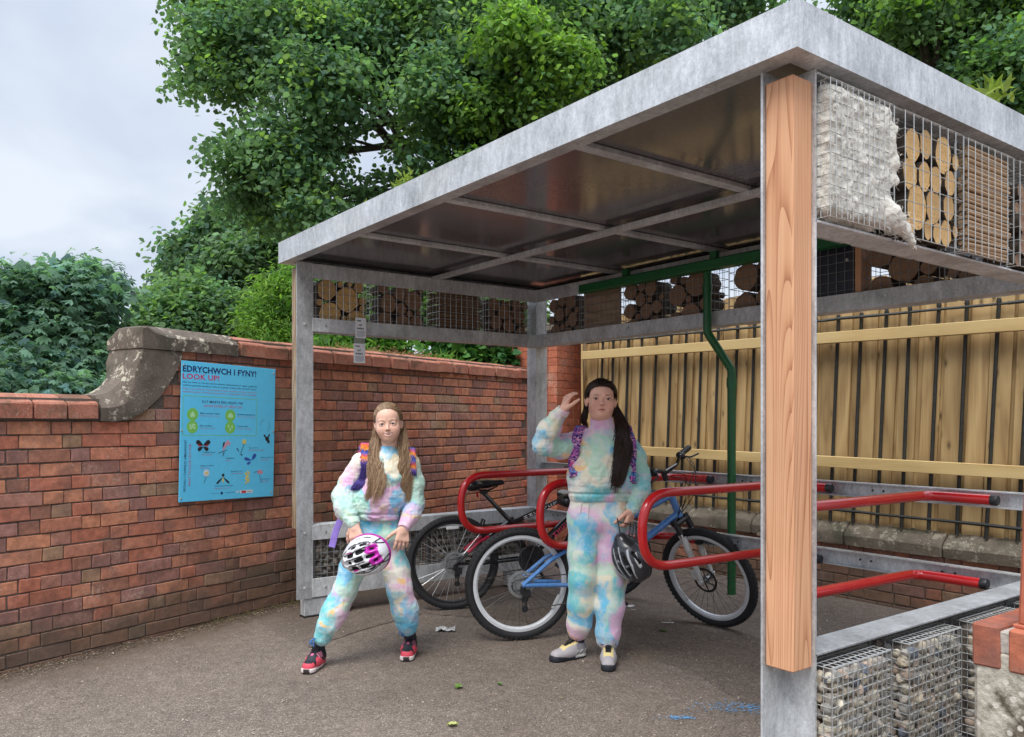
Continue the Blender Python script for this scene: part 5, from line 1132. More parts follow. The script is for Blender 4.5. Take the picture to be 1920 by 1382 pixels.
def paint_head(V, col, M, smile, brow=(.16,.09,.05), blush=.3, wide=1.0, open_=.0042):
    Mi = np.array(M.inverted()); H_ = V @ Mi[:3, :3].T+Mi[:3, 3]; x, y, z = H_.T; f = (y < -.02) & (np.abs(z) < .13) & (np.abs(x) < .09)
    def mixin(w_, c):
        w_ = np.where(f, np.clip(w_, 0, 1), 0)[:, None]; col[:] = col*(1-w_)+np.array(c)*w_
    ax = np.abs(x); ex = ax-.030*wide
    mixin(blush*np.exp(-((ax-.038)**2+(z+.032)**2)/(2*.015**2)), (.74,.30,.23)); mixin(.22*np.exp(-(x**2+(z+.03)**2)/(2*.008**2)), (.66,.27,.20))
    mixin(.72*np.clip(1.35-np.abs(z-.0195+np.where(ex > .004, .22*(ex-.004), -.03*ex))/.0030, 0, 1)*np.clip((ax-.015)/.005,0,1)*np.clip((.045-ax)/.008,0,1), brow)
    sm = .0055 if smile else 0; zc = -.053; wv = .028 if smile else .0195; cu = zc+sm*(x/wv)**2*1.2
    mixin(.8*np.clip(1.5-np.abs(z-(cu-.0035-.001*smile))/(.0062+sm*.25)*1.2, 0, 1)*np.clip((wv-ax)/.004,0,1)*(y < -.06), (.66,.27,.24))
    if smile: mixin(np.clip(1.9-np.abs(z-(cu-.0034))/.0024, 0, 1)*np.clip((.0225-ax)/.003,0,1)*(y < -.06)*(y > -.095), (.74,.69,.62)); mixin(.8*np.clip(1-np.abs(z-(cu-.0065))/.0014, 0, 1)*np.clip((.017-ax)/.004,0,1), (.22,.06,.05)); mixin(.7*np.clip(1-np.abs(z-(cu+.0001))/.0012, 0, 1)*np.clip((.021-ax)/.004,0,1), (.26,.08,.06))
    else: mixin(.9*np.clip(1.2-np.abs(z-(cu-.0032))/.0013, 0, 1)*np.clip((.0205-ax)/.003,0,1)*(y < -.06), (.20,.06,.05))
    mixin(.8*np.exp(-((ax-.0050)**2+(z+.0338)**2)/(2*.0018**2)), (.16,.05,.04))
    top = open_-.0008-(ex/.0145)**2*open_
    mixin(.92*np.clip(1.5-np.abs(z-(top+.0010))/.0017, 0, 1)*(np.abs(ex) < .0155)*(y < -.055), (.07,.04,.03)); mixin(.4*np.clip(1.2-np.abs(z+open_+.0008-(ex/.0145)**2*open_*.8)/.0012, 0, 1)*(np.abs(ex) < .014)*(y < -.055), (.22,.10,.08))
    mixin(.22*np.exp(-(ex**2/(2*.011**2)+(z+.0095)**2/(2*.003**2))), (.36,.18,.15)); mixin(.18*np.exp(-(ex**2/(2*.012**2)+(z-.009)**2/(2*.003**2))), (.38,.20,.16))
def eyes(parent, M, iris, wide=1.0):
    for s in (-1,1):
        V = []; Fq = []; nu, nv = 20, 14
        for i in range(nv+1):
            th = math.pi*i/nv
            for j in range(nu): ph = 2*math.pi*j/nu; V.append((math.sin(th)*math.cos(ph), -math.cos(th), math.sin(th)*math.sin(ph)))
        for i in range(nv):
            for j in range(nu): Fq.append((i*nu+j, i*nu+(j+1)%nu, (i+1)*nu+(j+1)%nu, (i+1)*nu+j))
        V = np.array(V); d = np.hypot(V[:, 0], V[:, 2])+(V[:, 1] > 0)*2
        c = np.where((d < .24)[:, None], [[.008,.008,.01]], np.where((d < .56)[:, None], [iris], [[.66,.61,.58]]))
        o = place('eye', np_mesh('eye', V, Fq, M_eye, c), parent); o.matrix_local = M @ Matrix.Translation((s*.030*wide,-.0665,-.0005)) @ Matrix.Scale(.0140, 4)
def join_head(S, M, chin2=0, **kw):
    """fine head and neck merged with the coarser body into one mesh"""
    c = np.array(M @ Vector((0,0,0))); Hd = SDF(c-np.array([.105,.125,.165]), c+np.array([.105,.135,.125]), .0019); head(Hd, M, **kw)
    if chin2: Hd.ell(tuple(M @ Vector((0,-.015,-.080))), (.052,.042,.026), .02)
    r = .044 if not chin2 else .050; Hd.seg(tuple(M @ Vector((0,.022,-.05))), tuple(M @ Vector((0,.032,-.15))), r, r+.004, .014)
    S.seg(tuple(M @ Vector((0,.028,-.11))), tuple(M @ Vector((0,.034,-.17))), r, r+.006, .01)
    V1_, F1_ = Hd.mesh(); V1_ = relax(V1_, F1_, 1, .35); V2_, F2_ = S.mesh(); V2_ = relax(V2_, F2_, 1, .4); return np.concatenate([V1_, V2_]), np.concatenate([F1_, F2_+len(V1_)])
def hand(S, wr, d, nrm, thumb, L_=.150, curl=(.5,.5,.5,.5), spread=.09, tcurl=.4, k=.004, tout=.7):
    """wr wrist, d finger direction, nrm palm normal (fingers curl towards it), thumb = +1/-1 side"""
    wr = Vector(wr); d = Vector(d).normalized(); nrm = Vector(nrm); nrm = (nrm-d*nrm.dot(d)).normalized(); s = d.cross(nrm).normalized()*thumb
    pl = L_*.50; pw = L_*.235
    S.seg(wr-d*.02, wr+d*pl*.3, L_*.135, L_*.14, .01)
    for q in (-1,-.35,.35,1): S.seg(wr+d*pl*.12+s*pw*q*.45, wr+d*pl*.92+s*pw*q*.86, L_*.083, L_*.072, .012)
    fl = [.42,.47,.44,.35]; tips = []
    for i in range(4):
        q = 1-i*2/3; b = wr+d*pl*(1.0-.05*abs(q-.3))+s*pw*q*.86; a = 0; dirn = (d+s*spread*q).normalized(); P = b-dirn*.008
        for j, fr in enumerate((.46,.30,.24)):
            a += curl[i]*(.7,1.1,.8)[j]; dd = dirn*math.cos(a)+nrm*math.sin(a); Q = P+dd*L_*fl[i]*fr
            r0 = L_*(.0600,.0545,.050)[j]*(.92 if i == 3 else 1); S.seg(P, Q, r0, r0*.93, k if j == 0 else .002); P = Q
        tips.append(P)
    b = wr+d*pl*.22+s*pw*.75+nrm*.004; td = (d*.75+s*tout+nrm*.35).normalized(); P = b
    for j, fr in enumerate((.24,.20,.17)):
        td2 = (td+(d*.5-s*.35+nrm*.5)*tcurl*j).normalized(); Q = P+td2*L_*fr; r0 = L_*(.085,.066,.058)[j]; S.seg(P, Q, r0, L_*(.066,.060,.050)[j], .006); P = Q
    return tips, P
def hair_mesh(name, parent, strands, mat, cols, w0=.0016, seed=1):
    """strands: list of polylines -> thin three-sided tapering tubes, coloured per strand"""
    Vs = []; Fs = []; Cs = []; b = 0; r_ = np.random.default_rng(seed)
    for P in strands:
        P = np.array(P); n = len(P); t = np.gradient(P, axis=0); t /= np.linalg.norm(t, axis=1)[:, None]+1e-9
        u = np.cross(t, [.3,1,.2]); u /= np.linalg.norm(u, axis=1)[:, None]+1e-9; v = np.cross(t, u)
        r = w0*r_.uniform(.7,1.3)*np.concatenate([np.linspace(.8,1,n//2), np.linspace(1,.25,n-n//2)])
        for k in range(3): a = 2*math.pi*k/3; Vs.append(P+(u*math.cos(a)+v*math.sin(a))*r[:, None])
        for k in range(3):
            q = (k+1) % 3; i = np.arange(n-1); Fs.append(np.stack([b+k*n+i, b+q*n+i, b+q*n+i+1, b+k*n+i+1], 1))
        c = np.array(cols[r_.integers(len(cols))])*r_.uniform(.7,1.25); g_ = np.linspace(.85,1.3,n)[:, None]; Cs.append(np.tile(c*g_, (3,1))); b += 3*n
    return place(name, np_mesh(name, np.concatenate(Vs), np.concatenate(Fs), mat, np.concatenate(Cs)), parent)
def guide_strands(guides, n, seed, m=16, wave=.004, clump=7):
    """guides: (points, radii (across, depth)) ; returns n strands per guide wandering inside the lock"""
    r_ = np.random.default_rng(seed); res = []
    for (G_, rad, cnt) in guides:
        G_ = np.array(G_, float); rad = np.array(rad, float); tt = np.linspace(0, 1, len(G_)); t = np.linspace(0, 1, m)
        # smooth interpolation through the guide points
        C = np.stack([np.interp(t, tt, G_[:, k]) for k in range(3)], 1); 
        for _ in range(2): C[1:-1] = (C[:-2]+2*C[1:-1]+C[2:])/4
        Rr = np.interp(t, tt, rad); cl = r_.uniform(-1,1,(clump,2))
        for i in range(cnt*n):
            o = r_.normal(size=2)*.42; c = cl[i % clump]*.6; e = r_.uniform(0,6.28); ln = r_.uniform(.8,1.02); 
            off = (o*(1-.45*t[:, None])+c*(.25+.75*t[:, None])); off = off/np.maximum(1, np.linalg.norm(off, axis=1))[:, None]
            ph = (i % clump)*1.3; W = wave*(np.stack([np.sin(t*11+ph)*1.2+.5*np.sin(t*17+e), np.cos(t*10+ph)+.4*np.cos(t*15+e)], 1))*np.minimum(1, t*2)[:, None]
            Q = C.copy(); Q[:, 0] += off[:, 0]*Rr+W[:, 0]; Q[:, 1] += off[:, 1]*Rr*.45+W[:, 1]*.6; 
            kk = max(6, int(m*ln)); res.append(Q[:kk])
    return res
def cap_strands(M, hairline, back, n, seed, R0=(.0785,.0945,.0865), c0=(0,.018,.028), m=9):
    """strands combed over the skull from points on the hairline to points at the back"""
    r_ = np.random.default_rng(seed); res = []
    def onsk(p): q = (np.array(p)-c0)/R0; q /= np.linalg.norm(q); return q
    for i in range(n):
        j = r_.uniform(0, len(hairline)-1.001); k = int(j); f = j-k; a = onsk(np.array(hairline[k])*(1-f)+np.array(hairline[k+1])*f+r_.normal(size=3)*.002); b_ = np.array(back[k])*(1-f)+np.array(back[k+1])*f; b = onsk(b_+r_.normal(size=3)*.012)
        P = []
        s0 = r_.uniform(0,.75)*(r_.random() < .6); 
        for t in np.linspace(s0, 1, m): q = a*(1-t)+b*t; q /= np.linalg.norm(q)+1e-9; q = q*(1+.012*r_.random()+.03*math.sin(math.pi*t)); P.append(np.array(M @ Vector(q*R0+np.array(c0))))
        Lc_ = [np.array(M.inverted() @ Vector(p_)) for p_ in P]
        if any(p_[1] < -.05 and p_[2] < .058 and abs(p_[0]) < .045 for p_ in Lc_): continue
        res.append(P)
    return res
def shoe(parent, name, toe, heel, upper_fn, sole_fn, L_=None, W_=.042, H_=.085, soleh=.028):
    """trainer between heel and toe points on the ground (figure frame)"""
    toe, heel = Vector(toe), Vector(heel); L_ = (toe-heel).length; d = (toe-heel); rz = math.atan2(d.y, d.x); pitch = -math.asin(d.z/L_)
    h = .0045; S = SDF((-.03,-.07,-.005), (L_+.03,.07,.17), h)
    S.seg((.035,0,.045),(L_*.5,0,.042), .037, .036, .02, flat=1.0); S.seg((L_*.45,0,.040),(L_-.042,.0,.030), .038, .030, .02, flat=1.15, fdir=(0,1,0)); S.seg((.045,0,.055),(.035,0,H_+.03), .034, .030, .02); S.seg((.055,0,.075),(L_*.55,0,.055), .028, .024, .02)
    S.seg((.09,0,.092),(L_*.62,0,.058), .014, .012, .01); S.half((0,0,.014),(0,0,-1), .002); S.half((0,0,H_+.035),(.3,0,1), .002)
    V, Fq = S.mesh(); V = relax(V, Fq, 1); u = place('upper', np_mesh('shoe_upper', V, Fq, M_shoe, upper_fn(V, L_)), None)
    T = SDF((-.03,-.07,-.01), (L_+.03,.07,.07), h); T.seg((.035,0,.014),(L_*.4,0,.014), .036, .033, .01, flat=1.0); T.seg((L_*.4,0,.014),(L_-.04,0,.014), .034, .037, .02, flat=1.05, fdir=(0,1,0))
    T.half((0,0,.0),(0,0,-1), .004); T.half((0,0,soleh),(0,0,1), .004); V2, F2 = T.mesh(); so = place('sole', np_mesh('shoe_sole', V2, F2, M_sole, sole_fn(V2, L_)), None)
    r = thing(name, None, None); r.parent = parent; r.matrix_local = Matrix.Translation(heel-d.normalized()*.0) @ Matrix.Rotation(rz,4,'Z') @ Matrix.Rotation(pitch,4,'Y')
    u.parent = r; so.parent = r
    l = MB()
    for i in range(6):
        t = i/5; x = .085+t*(L_*.6-.085); z = .112-t*.040; hw = .019-t*.003
        l.tube([(x,-hw,z-.012),(x+.004,-hw*.4,z),(x+.002,hw*.4,z),(x-.003,hw,z-.012)], .0028, 5); l.tube([(x,-hw,z-.012),(x+.016,hw,z-.017)], .0025, 5)
    l.tube(arc([(.078,.004,.112),(.068,-.03,.125),(.085,-.045,.10),(.09,-.01,.108)], .02, 3), .0022, 5); l.tube(arc([(.078,-.004,.112),(.070,.03,.122),(.088,.042,.098)], .02, 3), .0022, 5)
    return r, l
def figure(name, label, cx, t0):
    p = c2w(960, 788, t0); wx, wy = .5975*cx, .8019*cx
    o = thing('person', label, 'girl', (p.x+wx, p.y+wy, 0), YAW)
    def Pt(px, py, d=0): t = t0+d; return ((px-960)/FOC*t-cx, d, CAMZ-(py-788)/FOC*t)
    return o, Pt
def folds(V, n, amt, f, seed, dirn=(1,1,2.2)):
    a = vnoise(V, np.array(dirn)*f, seed)-.5; b = 1-np.abs(2*vnoise(V, np.array(dirn)*f*1.7, seed+5)-1)
    return V+n*(amt*(a*.9+(b-.5)*.7))[:, None]
def ribs(V, n, c, ax, half, cnt, amt):
    """knitted ribbing round a cuff or hem centred on c with axis ax"""
    ax = np.array(ax, float); ax /= np.linalg.norm(ax); d = V-np.array(c); h = d@ax; u = np.cross(ax, [0.2,1,.1]); u /= np.linalg.norm(u); v = np.cross(ax, u); a = np.arctan2(d@v, d@u)
    w_ = np.clip((half-np.abs(h))/.004, 0, 1)*(np.linalg.norm(d-h[:, None]*ax, axis=1) < .2); return V+n*(amt*np.sin(a*cnt)*w_)[:, None]

def band(name, parent, c, ax, r, ln, mat, th=.006, nrib=26, flat=1.0):
    """ribbed knitted band round a wrist, ankle or neck"""
    z = Vector(ax).normalized(); x = z.cross(Vector((0,1,.1))); x = x.normalized(); y = z.cross(x); n = nrib*4; pf = [(0,-.5),(th*.7,-.45),(th,-.2),(th,.2),(th*.7,.45),(0,.5),(-th*.8,.4),(-th*.8,-.4)]; V = []; F_ = []
    for i in range(n):
        a = 2*math.pi*i/n; k = 1+.022*math.sin(a*nrib)
        for d, h in pf: q = Vector(c)+(x*math.cos(a)+y*math.sin(a)*flat)*(r*k+d)+z*(h*ln); V.append(tuple(q))
    for i in range(n):
        for j in range(8): F_.append((i*8+j, ((i+1)%n)*8+j, ((i+1)%n)*8+(j+1)%8, i*8+(j+1)%8))
    return place(name, np_mesh(name, np.array(V), np.array(F_), mat), parent)
def ribbon(name, parent, P, wd, th, mat, side=None, uvcol=None):
    """strap: flat band along the points; side = list of across-vectors"""
    P = [Vector(p) for p in P]; n = len(P); vs = []; fs = []; L_ = 0; cols = []
    for i in range(n):
        t = (P[min(i+1,n-1)]-P[max(i-1,0)]).normalized(); s = Vector(side[i]) if side else Vector((1,0,0)); s = (s-t*s.dot(t)).normalized(); nn_ = t.cross(s)
        if i: L_ += (P[i]-P[i-1]).length
        for (a, b) in ((-1,-.6),(-1,.6),(-.8,1),(.8,1),(1,.6),(1,-.6),(.8,-1),(-.8,-1)): vs.append(P[i]+s*a*wd/2+nn_*b*th/2); cols.append((a, L_))
    for i in range(n-1):
        for k in range(8): fs.append((i*8+k, (i+1)*8+k, (i+1)*8+(k+1)%8, i*8+(k+1)%8))
    V = np.array([tuple(v) for v in vs]); c = uvcol(np.array(cols), V) if uvcol else None
    me = np_mesh(name, V, np.array(fs), mat, c); return place(name, me, parent)

# ---------------------------------------------------------------- smaller girl, left
t0 = 4.40; cx = (700-960)/FOC*t0
g1, P1 = figure('girl', 'smiling fair-haired girl standing legs apart in pastel tie-dye tracksuit, holding a white helmet', cx, t0)
hc = Vector(P1(728,793,-.02)); HM = Matrix.Translation(hc) @ Euler((R(4), R(-4), R(5))).to_matrix().to_4x4() @ Matrix.Scale(.96, 4)
lo = np.array(P1(560,1300,0)); S = SDF((-.50,-.42,0.02), (.34,.22,1.44), .0036)
nb = P1(730,852,.03)
shL, shR = P1(672,866,.02), P1(770,878,.03); hipL, hipR = P1(676,1028,.02), P1(728,1028,.02)
S.path([nb, P1(727,900,.03), P1(712,950,.03), P1(704,1010,.03)], [.05,.085,.08,.085], .03); S.path([shL, nb, shR], [.022,.045,.022], .01)
elL, wrL = P1(646,928,-.02), P1(664,983,-.14); elR, wrR = P1(779,940,.04), P1(757,989,-.08)
S.path([shL, elL, wrL], [.034,.028,.021], .02); S.path([shR, elR, wrR], [.026,.026,.021], .01)
knL, anL = P1(643,1108,-.06), P1(601,1196,-.10); knR, anR = P1(747,1106,-.02), P1(767,1178,.06)
S.path([hipL, knL, anL], [.065,.042,.03], .02); S.path([hipR, knR, anR], [.065,.042,.03], .02)
tips, th = hand(S, wrL, (.22,-.30,-1), (.25,.85,-.2), -1, .145, (.35,.45,.5,.55), .06)
hand(S, wrR, (-.10,-.15,-1), (-.35,.9,.0), -1, .145, (.22,.3,.34,.4), .13, .25, tout=.9)
V, Fq = join_head(S, HM, smile=True, open_=.0050); skin = np.tile(np.array([.80,.49,.37]), (len(V), 1))*(1+.10*(vnoise(V, 40, 2)-.5))[:, None]
paint_head(V, skin, HM, True, brow=(.22,.125,.07), open_=.0050)
body1 = place('body', np_mesh('body', V, Fq, M_skin, skin), g1); eyes(body1, HM, (.16,.24,.30))
print('body1', len(V))
# sweatshirt
TD1 = tie_dye('tie_dye_jersey', 1); C = SDF((-.34,-.30,.60), (.34,.26,1.25), .0048)
C.path([P1(728,862,.03), P1(726,895,.02), P1(712,935,.01), P1(707,955,.01)], [.082,.100,.108,.100], .04, flat=1.05, fdir=(.0,1,0)); C.path([P1(690,868,.03), P1(763,871,.03)], [.062,.062], .04)
C.path([P1(688,930,.01), P1(735,930,.01)], [.085,.085], .03); C.path([P1(691,963,.01), P1(722,965,.01)], [.078,.078], .015, flat=1.05)
wz = P1(706,972,.01); C.half((0,0,wz[2]-.002), (0,0,-1), .004)
C.path([P1(676,866,.02), P1(655,905,.01), P1(645,932,-.02), P1(648,955,-.07)], [.052,.052,.058,.056], .02); C.path([P1(648,955,-.07), P1(657,971,-.108)], [.054,.042], .02); C.path([P1(658,972,-.112), P1(662,980,-.132)], [.034,.031], .006)
C.path([P1(770,870,.03), P1(779,908,.03), P1(780,941,.035), P1(771,964,-.015)], [.046,.046,.048,.046], .02); C.path([P1(771,964,-.015), P1(764,978,-.048)], [.045,.036], .015); C.path([P1(763,979,-.05), P1(759,986,-.070)], [.030,.030], .006)
C.path([P1(730,848,.008), P1(729,856,.015)], [.050,.058], .01, flat=.95)
V, Fq = C.mesh(); V = relax(V, Fq, 2); n = vnormals(V, Fq); zz = V[:, 2]
sleeve = (np.abs(V[:, 0]-.0) > .13); V = folds(V, n, .0075, 9, 3, (1.3,1,1.0)); V = folds(V, n, .0065, 19, 4, (1.6,1,1.8))
pin = np.clip(1-np.abs(zz-(wz[2]+.032))/.010, 0, 1)*(np.abs(V[:, 0]-.01) < .125); V = V-n*(pin*.010)[:, None]
V = ribs(V, n, (wz[0],wz[1],wz[2]+.014), (0,0,1), .016, 70, .0016)
for (w_, e_) in ((P1(660,979,-.125), np.array(wrL)-np.array(elL)), (P1(761,986,-.072), np.array(wrR)-np.array(elR))): V = ribs(V, n, w_, e_, .018, 26, .0014)
place('sweatshirt', np_mesh('sweatshirt', V, Fq, TD1), g1); C1 = C
# trousers
TD1b = tie_dye('tie_dye_trousers', 3); C = SDF((-.42,-.28,.06), (.32,.26,.86), .005)
C.path([P1(690,968,.02), P1(722,968,.02)], [.082,.082], .02, flat=1.05); C.path([P1(686,1005,.02), P1(726,1005,.02)], [.088,.088], .03, flat=1.0)
C.path([P1(682,1025,.01), P1(662,1065,-.02), P1(648,1104,-.05), P1(629,1145,-.08), P1(616,1170,-.10)], [.076,.068,.060,.066,.060], .03); C.path([P1(615,1172,-.10), P1(603,1197,-.105)], [.052,.038], .02)
C.path([P1(730,1025,.02), P1(742,1065,.01), P1(749,1104,-.01), P1(759,1142,.01), P1(763,1162,.03)], [.076,.070,.063,.067,.062], .03); C.path([P1(763,1164,.03), P1(767,1178,.045)], [.052,.040], .02)
V, Fq = C.mesh(); V = relax(V, Fq, 2); n = vnormals(V, Fq); low_ = np.clip(1.1-(V[:, 2]-.12)/.35, .35, 1)
V = V+n*((folds(V, n, .008, 9, 8, (1.3,1,1.0))-V)*n).sum(1)[:, None]*low_[:, None]; V = folds(V, n, .0055, 18, 9, (1.6,1,1.2))
V = ribs(V, n, P1(603,1195,-.105), np.array(anL)-np.array(knL), .03, 24, .0016); V = ribs(V, n, P1(766,1176,.045), np.array(anR)-np.array(knR), .02, 24, .0016)
place('trousers', np_mesh('trousers', V, Fq, TD1b), g1)
# socks and shoes
M_sock = simple('dark_sock', (.03,.035,.05), .9, bump=.2); M_lace_b = simple('black_lace', (.015,.015,.018), .8, bump=0); M_lace_bl = simple('blue_lace', (.02,.18,.50), .7, bump=0)
def up1(V, L_):
    x, y, z = V.T; c = np.tile(np.array([.020,.022,.028]), (len(V), 1)); tongue = (np.abs(y) < .021+.01*(x/L_)) & (x > .06) & (z > .045); 
    coral = ((x > L_*.80) & (z < .052)) | ((np.abs(y) > .024) & (z < .05+.02*np.sin(x*60)) & (x > .05)); c[coral] = (.66,.075,.11); wh = (np.abs(y) > .020) & (z > .060) & (z < .085) & (x > .08) & (x < L_*.6) & (np.sin(x*330) > .1); c[wh] = (.62,.20,.30)
    c[(x > L_*.60) & (x < L_*.80) & (z > .040) & ~(np.abs(y) > .026)] = (.035,.037,.045); c[(x > L_*.56) & (x < L_*.63) & (np.abs(y) < .007) & (z > .05)] = (.75,.15,.30); return c
def so1(V, L_):
    x, y, z = V.T; c = np.tile(np.array([.66,.58,.56]), (len(V), 1)); c[(z < .007) | ((x > L_*.95) & (np.abs(y) < .018))] = (.03,.02,.02); c[(x < L_*.35) & (z > .014)] = (.55,.09,.12); return c
for (toe, heel, an) in ((P1(580,1263,-.19), P1(603,1222,-.02), anL), (P1(763,1238,.02), P1(771,1196,.20), anR)):
    toe = Vector((toe[0],toe[1],.0)); heel = Vector((heel[0],heel[1],.0)); d = (toe-heel).normalized(); toe = heel+d*.222
    r, l = shoe(g1, 'trainer', toe, heel, up1, so1); l.build('lace', M_lace_b, r)
    s = MB(); a = Vector(an); b = heel+d*.045+Vector((0,0,.085)); s.tube([b, b.lerp(a,.5), a+Vector((0,0,.03))], [.033,.029,.028], 12); s.build('sock', M_sock, g1, smooth=True)
for a in (anL, anR):
    m = MB(); a = Vector(a); 
    for q in range(3): m.tube(arc([a+Vector((-.030+.006*q,-.040,.004)), a+Vector((-.048+.014*q,-.050,.012*q-.01)), a+Vector((-.042+.008*q,-.046,-.022-.006*q))], .012, 3), .0028, 5)
    m.build('blue_ribbon_bow', M_lace_bl, g1)
# hair
M_hair = attr_mat('hair_strands', .42, .45)
fy = lambda px, py, o=.012: (lambda p: (p[0], (C1.front(p[0], p[2]) if C1.front(p[0], p[2]) is not None else -.08)-o, p[2]))(P1(px, py, -.1))
def HP(x, y, z): return tuple(HM @ Vector((x, y, z)))
capS = SDF(np.array(hc)-.16, np.array(hc)+.16, .0045); Rm = np.array(HM.to_3x3())
capS.ell(tuple(HM @ Vector((0,.020,.030))), (.0765,.0925,.0840), .01, rot=Rm/.96); capS.ell(tuple(HM @ Vector((0,.045,-.02))), (.070,.058,.075), .03, rot=Rm/.96)
# cut the face opening
capS.ell(tuple(HM @ Vector((.0,-.088,-.010))), (.0640,.078,.0790), .012, rot=Rm/.96, op='sub'); capS.ell(tuple(HM @ Vector((0,-.06,-.10))), (.085,.08,.075), .01, rot=Rm/.96, op='sub')
for s_ in (-1,1): capS.ell(tuple(HM @ Vector((s_*.078,.0,-.012))), (.02,.026,.036), .006, rot=Rm/.96, op='sub')
V, Fq = capS.mesh(); V = relax(V, Fq, 3); fair = [(.30,.185,.105),(.38,.25,.145),(.21,.125,.072),(.46,.32,.19),(.25,.15,.085)]
cc = np.array([.27,.185,.11])*(.7+.6*vnoise(V, (90,25,25), 4))[:, None]; hb_ = place('hair', np_mesh('hair', V, Fq, M_hair, cc), g1, label='long fair hair tied half back')
line = [(-.070,.0,.010),(-.064,-.034,.036),(-.050,-.060,.054),(-.022,-.074,.066),(.008,-.076,.068),(.036,-.066,.060),(.058,-.044,.044),(.070,-.01,.015)]
back = [(-.075,.07,-.01),(-.072,.07,.03),(-.06,.08,.05),(-.02,.10,.06),(.01,.10,.06),(.055,.08,.05),(.07,.07,.03),(.075,.07,-.01)]
st = cap_strands(HM, line, back, 700, 5)
gl = [([HP(-.070,.045,.01), HP(-.078,.035,-.06), P1(702,838,-.02), fy(702,862), fy(706,890), fy(708,920), fy(704,952,.006)], [.010,.018,.026,.034,.040,.042,.030], 3),
      ([HP(-.072,.03,-.03), P1(700,825,.0), fy(697,858), fy(700,895), fy(695,925), fy(690,940,.006)], [.010,.016,.022,.026,.022,.016], 2),
      ([HP(-.060,.05,-.03), P1(708,845,-.01), fy(712,870), fy(720,900), fy(716,930)], [.010,.018,.022,.018,.010], 1),
      ([HP(.068,.05,.01), HP(.076,.035,-.06), P1(757,838,-.02), fy(756,862), fy(757,890), fy(760,920), fy(762,945)], [.010,.016,.024,.028,.030,.030,.022], 3),
      ([HP(.066,.05,-.03), P1(752,845,-.01), fy(751,875), fy(752,905), fy(757,940)], [.010,.016,.018,.016,.012], 1)]
st += guide_strands(gl, 170, 9, 22, .0085); st += guide_strands([(a, [q*1.5 for q in b], 1) for a, b, c in gl], 26, 31, 22, .014, 13); hair_mesh('hair_strands', hb_, st, M_hair, fair, .00105)
for wv_, ev_ in ((wrL, elL), (wrR, elR)): d_ = (Vector(wv_)-Vector(ev_)).normalized(); band('cuff', g1, Vector(wv_)-d_*.008, d_, .0265, .034, TD1)
band('collar', g1, P1(730,849,.006), (0,-.25,1), .0465, .026, TD1, nrib=34)
# rucksack of the smaller girl
M_fluff = attr_mat('rainbow_fur', .95, .1, bump=.9, bs=180, bd=.006)
bag1 = thing('backpack', 'purple rucksack with furry rainbow shoulder straps worn by the fair-haired girl', 'backpack', tuple(g1.location), YAW)
B = SDF((-.18,.08,.72), (.2,.36,1.18), .008); B.path([P1(716,905,.20), P1(710,960,.20)], [.10,.11], .03, flat=.8); V, Fq = B.mesh(); place('bag_body', np_mesh('bag_body', V, Fq, M_fluff, np.tile([.22,.12,.42],(len(V),1))), bag1)
def rainbow(uv, V):
    cs = np.array([[.45,.20,.60],[.75,.10,.22],[.80,.16,.04],[.85,.42,.06],[.80,.10,.05],[.60,.12,.45],[.06,.09,.42],[.10,.16,.50],[.55,.10,.35],[.80,.13,.04],[.85,.36,.05],[.05,.07,.35],[.10,.14,.45],[.70,.10,.10],[.80,.30,.05],[.16,.10,.36],[.07,.05,.2]])
    k = np.clip((uv[:, 1]+.004*np.sin(uv[:, 0]*5))/.0165, 0, len(cs)-1.001); i = k.astype(int); f = np.clip((k-i)*3-1, 0, 1)[:, None]; return cs[i]*(1-f)+cs[i+1]*f
def strap_path(C_, Pf, pts, off): 
    r = []
    for (px, py) in pts: p = Pf(px, py, -.05); y = C_.front(p[0], p[2]); r.append((p[0], (y if y is not None else .02)-off, p[2]))
    return r
def densify(P, n=4):
    P = [Vector(p) for p in P]; R_ = []
    for i in range(len(P)-1):
        a = P[max(i-1,0)]; b = P[i]; c = P[i+1]; d = P[min(i+2,len(P)-1)]
        for j in range(n): t = j/n; R_.append(.5*((2*b)+(c-a)*t+(2*a-5*b+4*c-d)*t*t+(3*b-a-3*c+d)*t**3))
    return R_+[P[-1]]
def fluffy(parent, path, wd, seed, colf, n=1500):
    rr = random.Random(seed); sts = []; path = [Vector(p) for p in path]
    L_ = [0]
    for a, b in zip(path, path[1:]): L_.append(L_[-1]+(b-a).length)
    V_ = []; U_ = []
    for i in range(n):
        s = rr.uniform(0, L_[-1]); k = max(j for j in range(len(L_)-1) if L_[j] <= s); u = (s-L_[k])/max(1e-6, L_[k+1]-L_[k]); p = path[k].lerp(path[k+1], u); a = rr.uniform(-1,1)
        q = p+Vector((a*wd/2, -.004, 0)); d = Vector((a*.5+rr.gauss(0,.5), -1+rr.gauss(0,.3), rr.gauss(-.2,.5))).normalized(); sts.append([q, q+d*.005, q+d*.010+Vector((0,0,-.002)), q+d*.013+Vector((0,0,-.005))]); U_.append((a, s))
    c = colf(np.array(U_), None); Vs = []; Fs = []; Cs = []; b = 0
    for P, cl in zip(sts, c):
        P = np.array([tuple(x) for x in P])
        for k in range(2): Vs.append(P+np.array([(-1 if k else 1)*.0011,0,0])*np.array([1,1,1,.3])[:, None])
        i = np.arange(3); Fs.append(np.stack([b+i, b+4+i, b+5+i, b+1+i], 1)); Cs.append(np.tile(cl*rr.uniform(.8,1.3), (8,1))); b += 8
    place('strap_fur', np_mesh('strap_fur', np.concatenate(Vs), np.concatenate(Fs), M_fluff, np.concatenate(Cs)), parent)
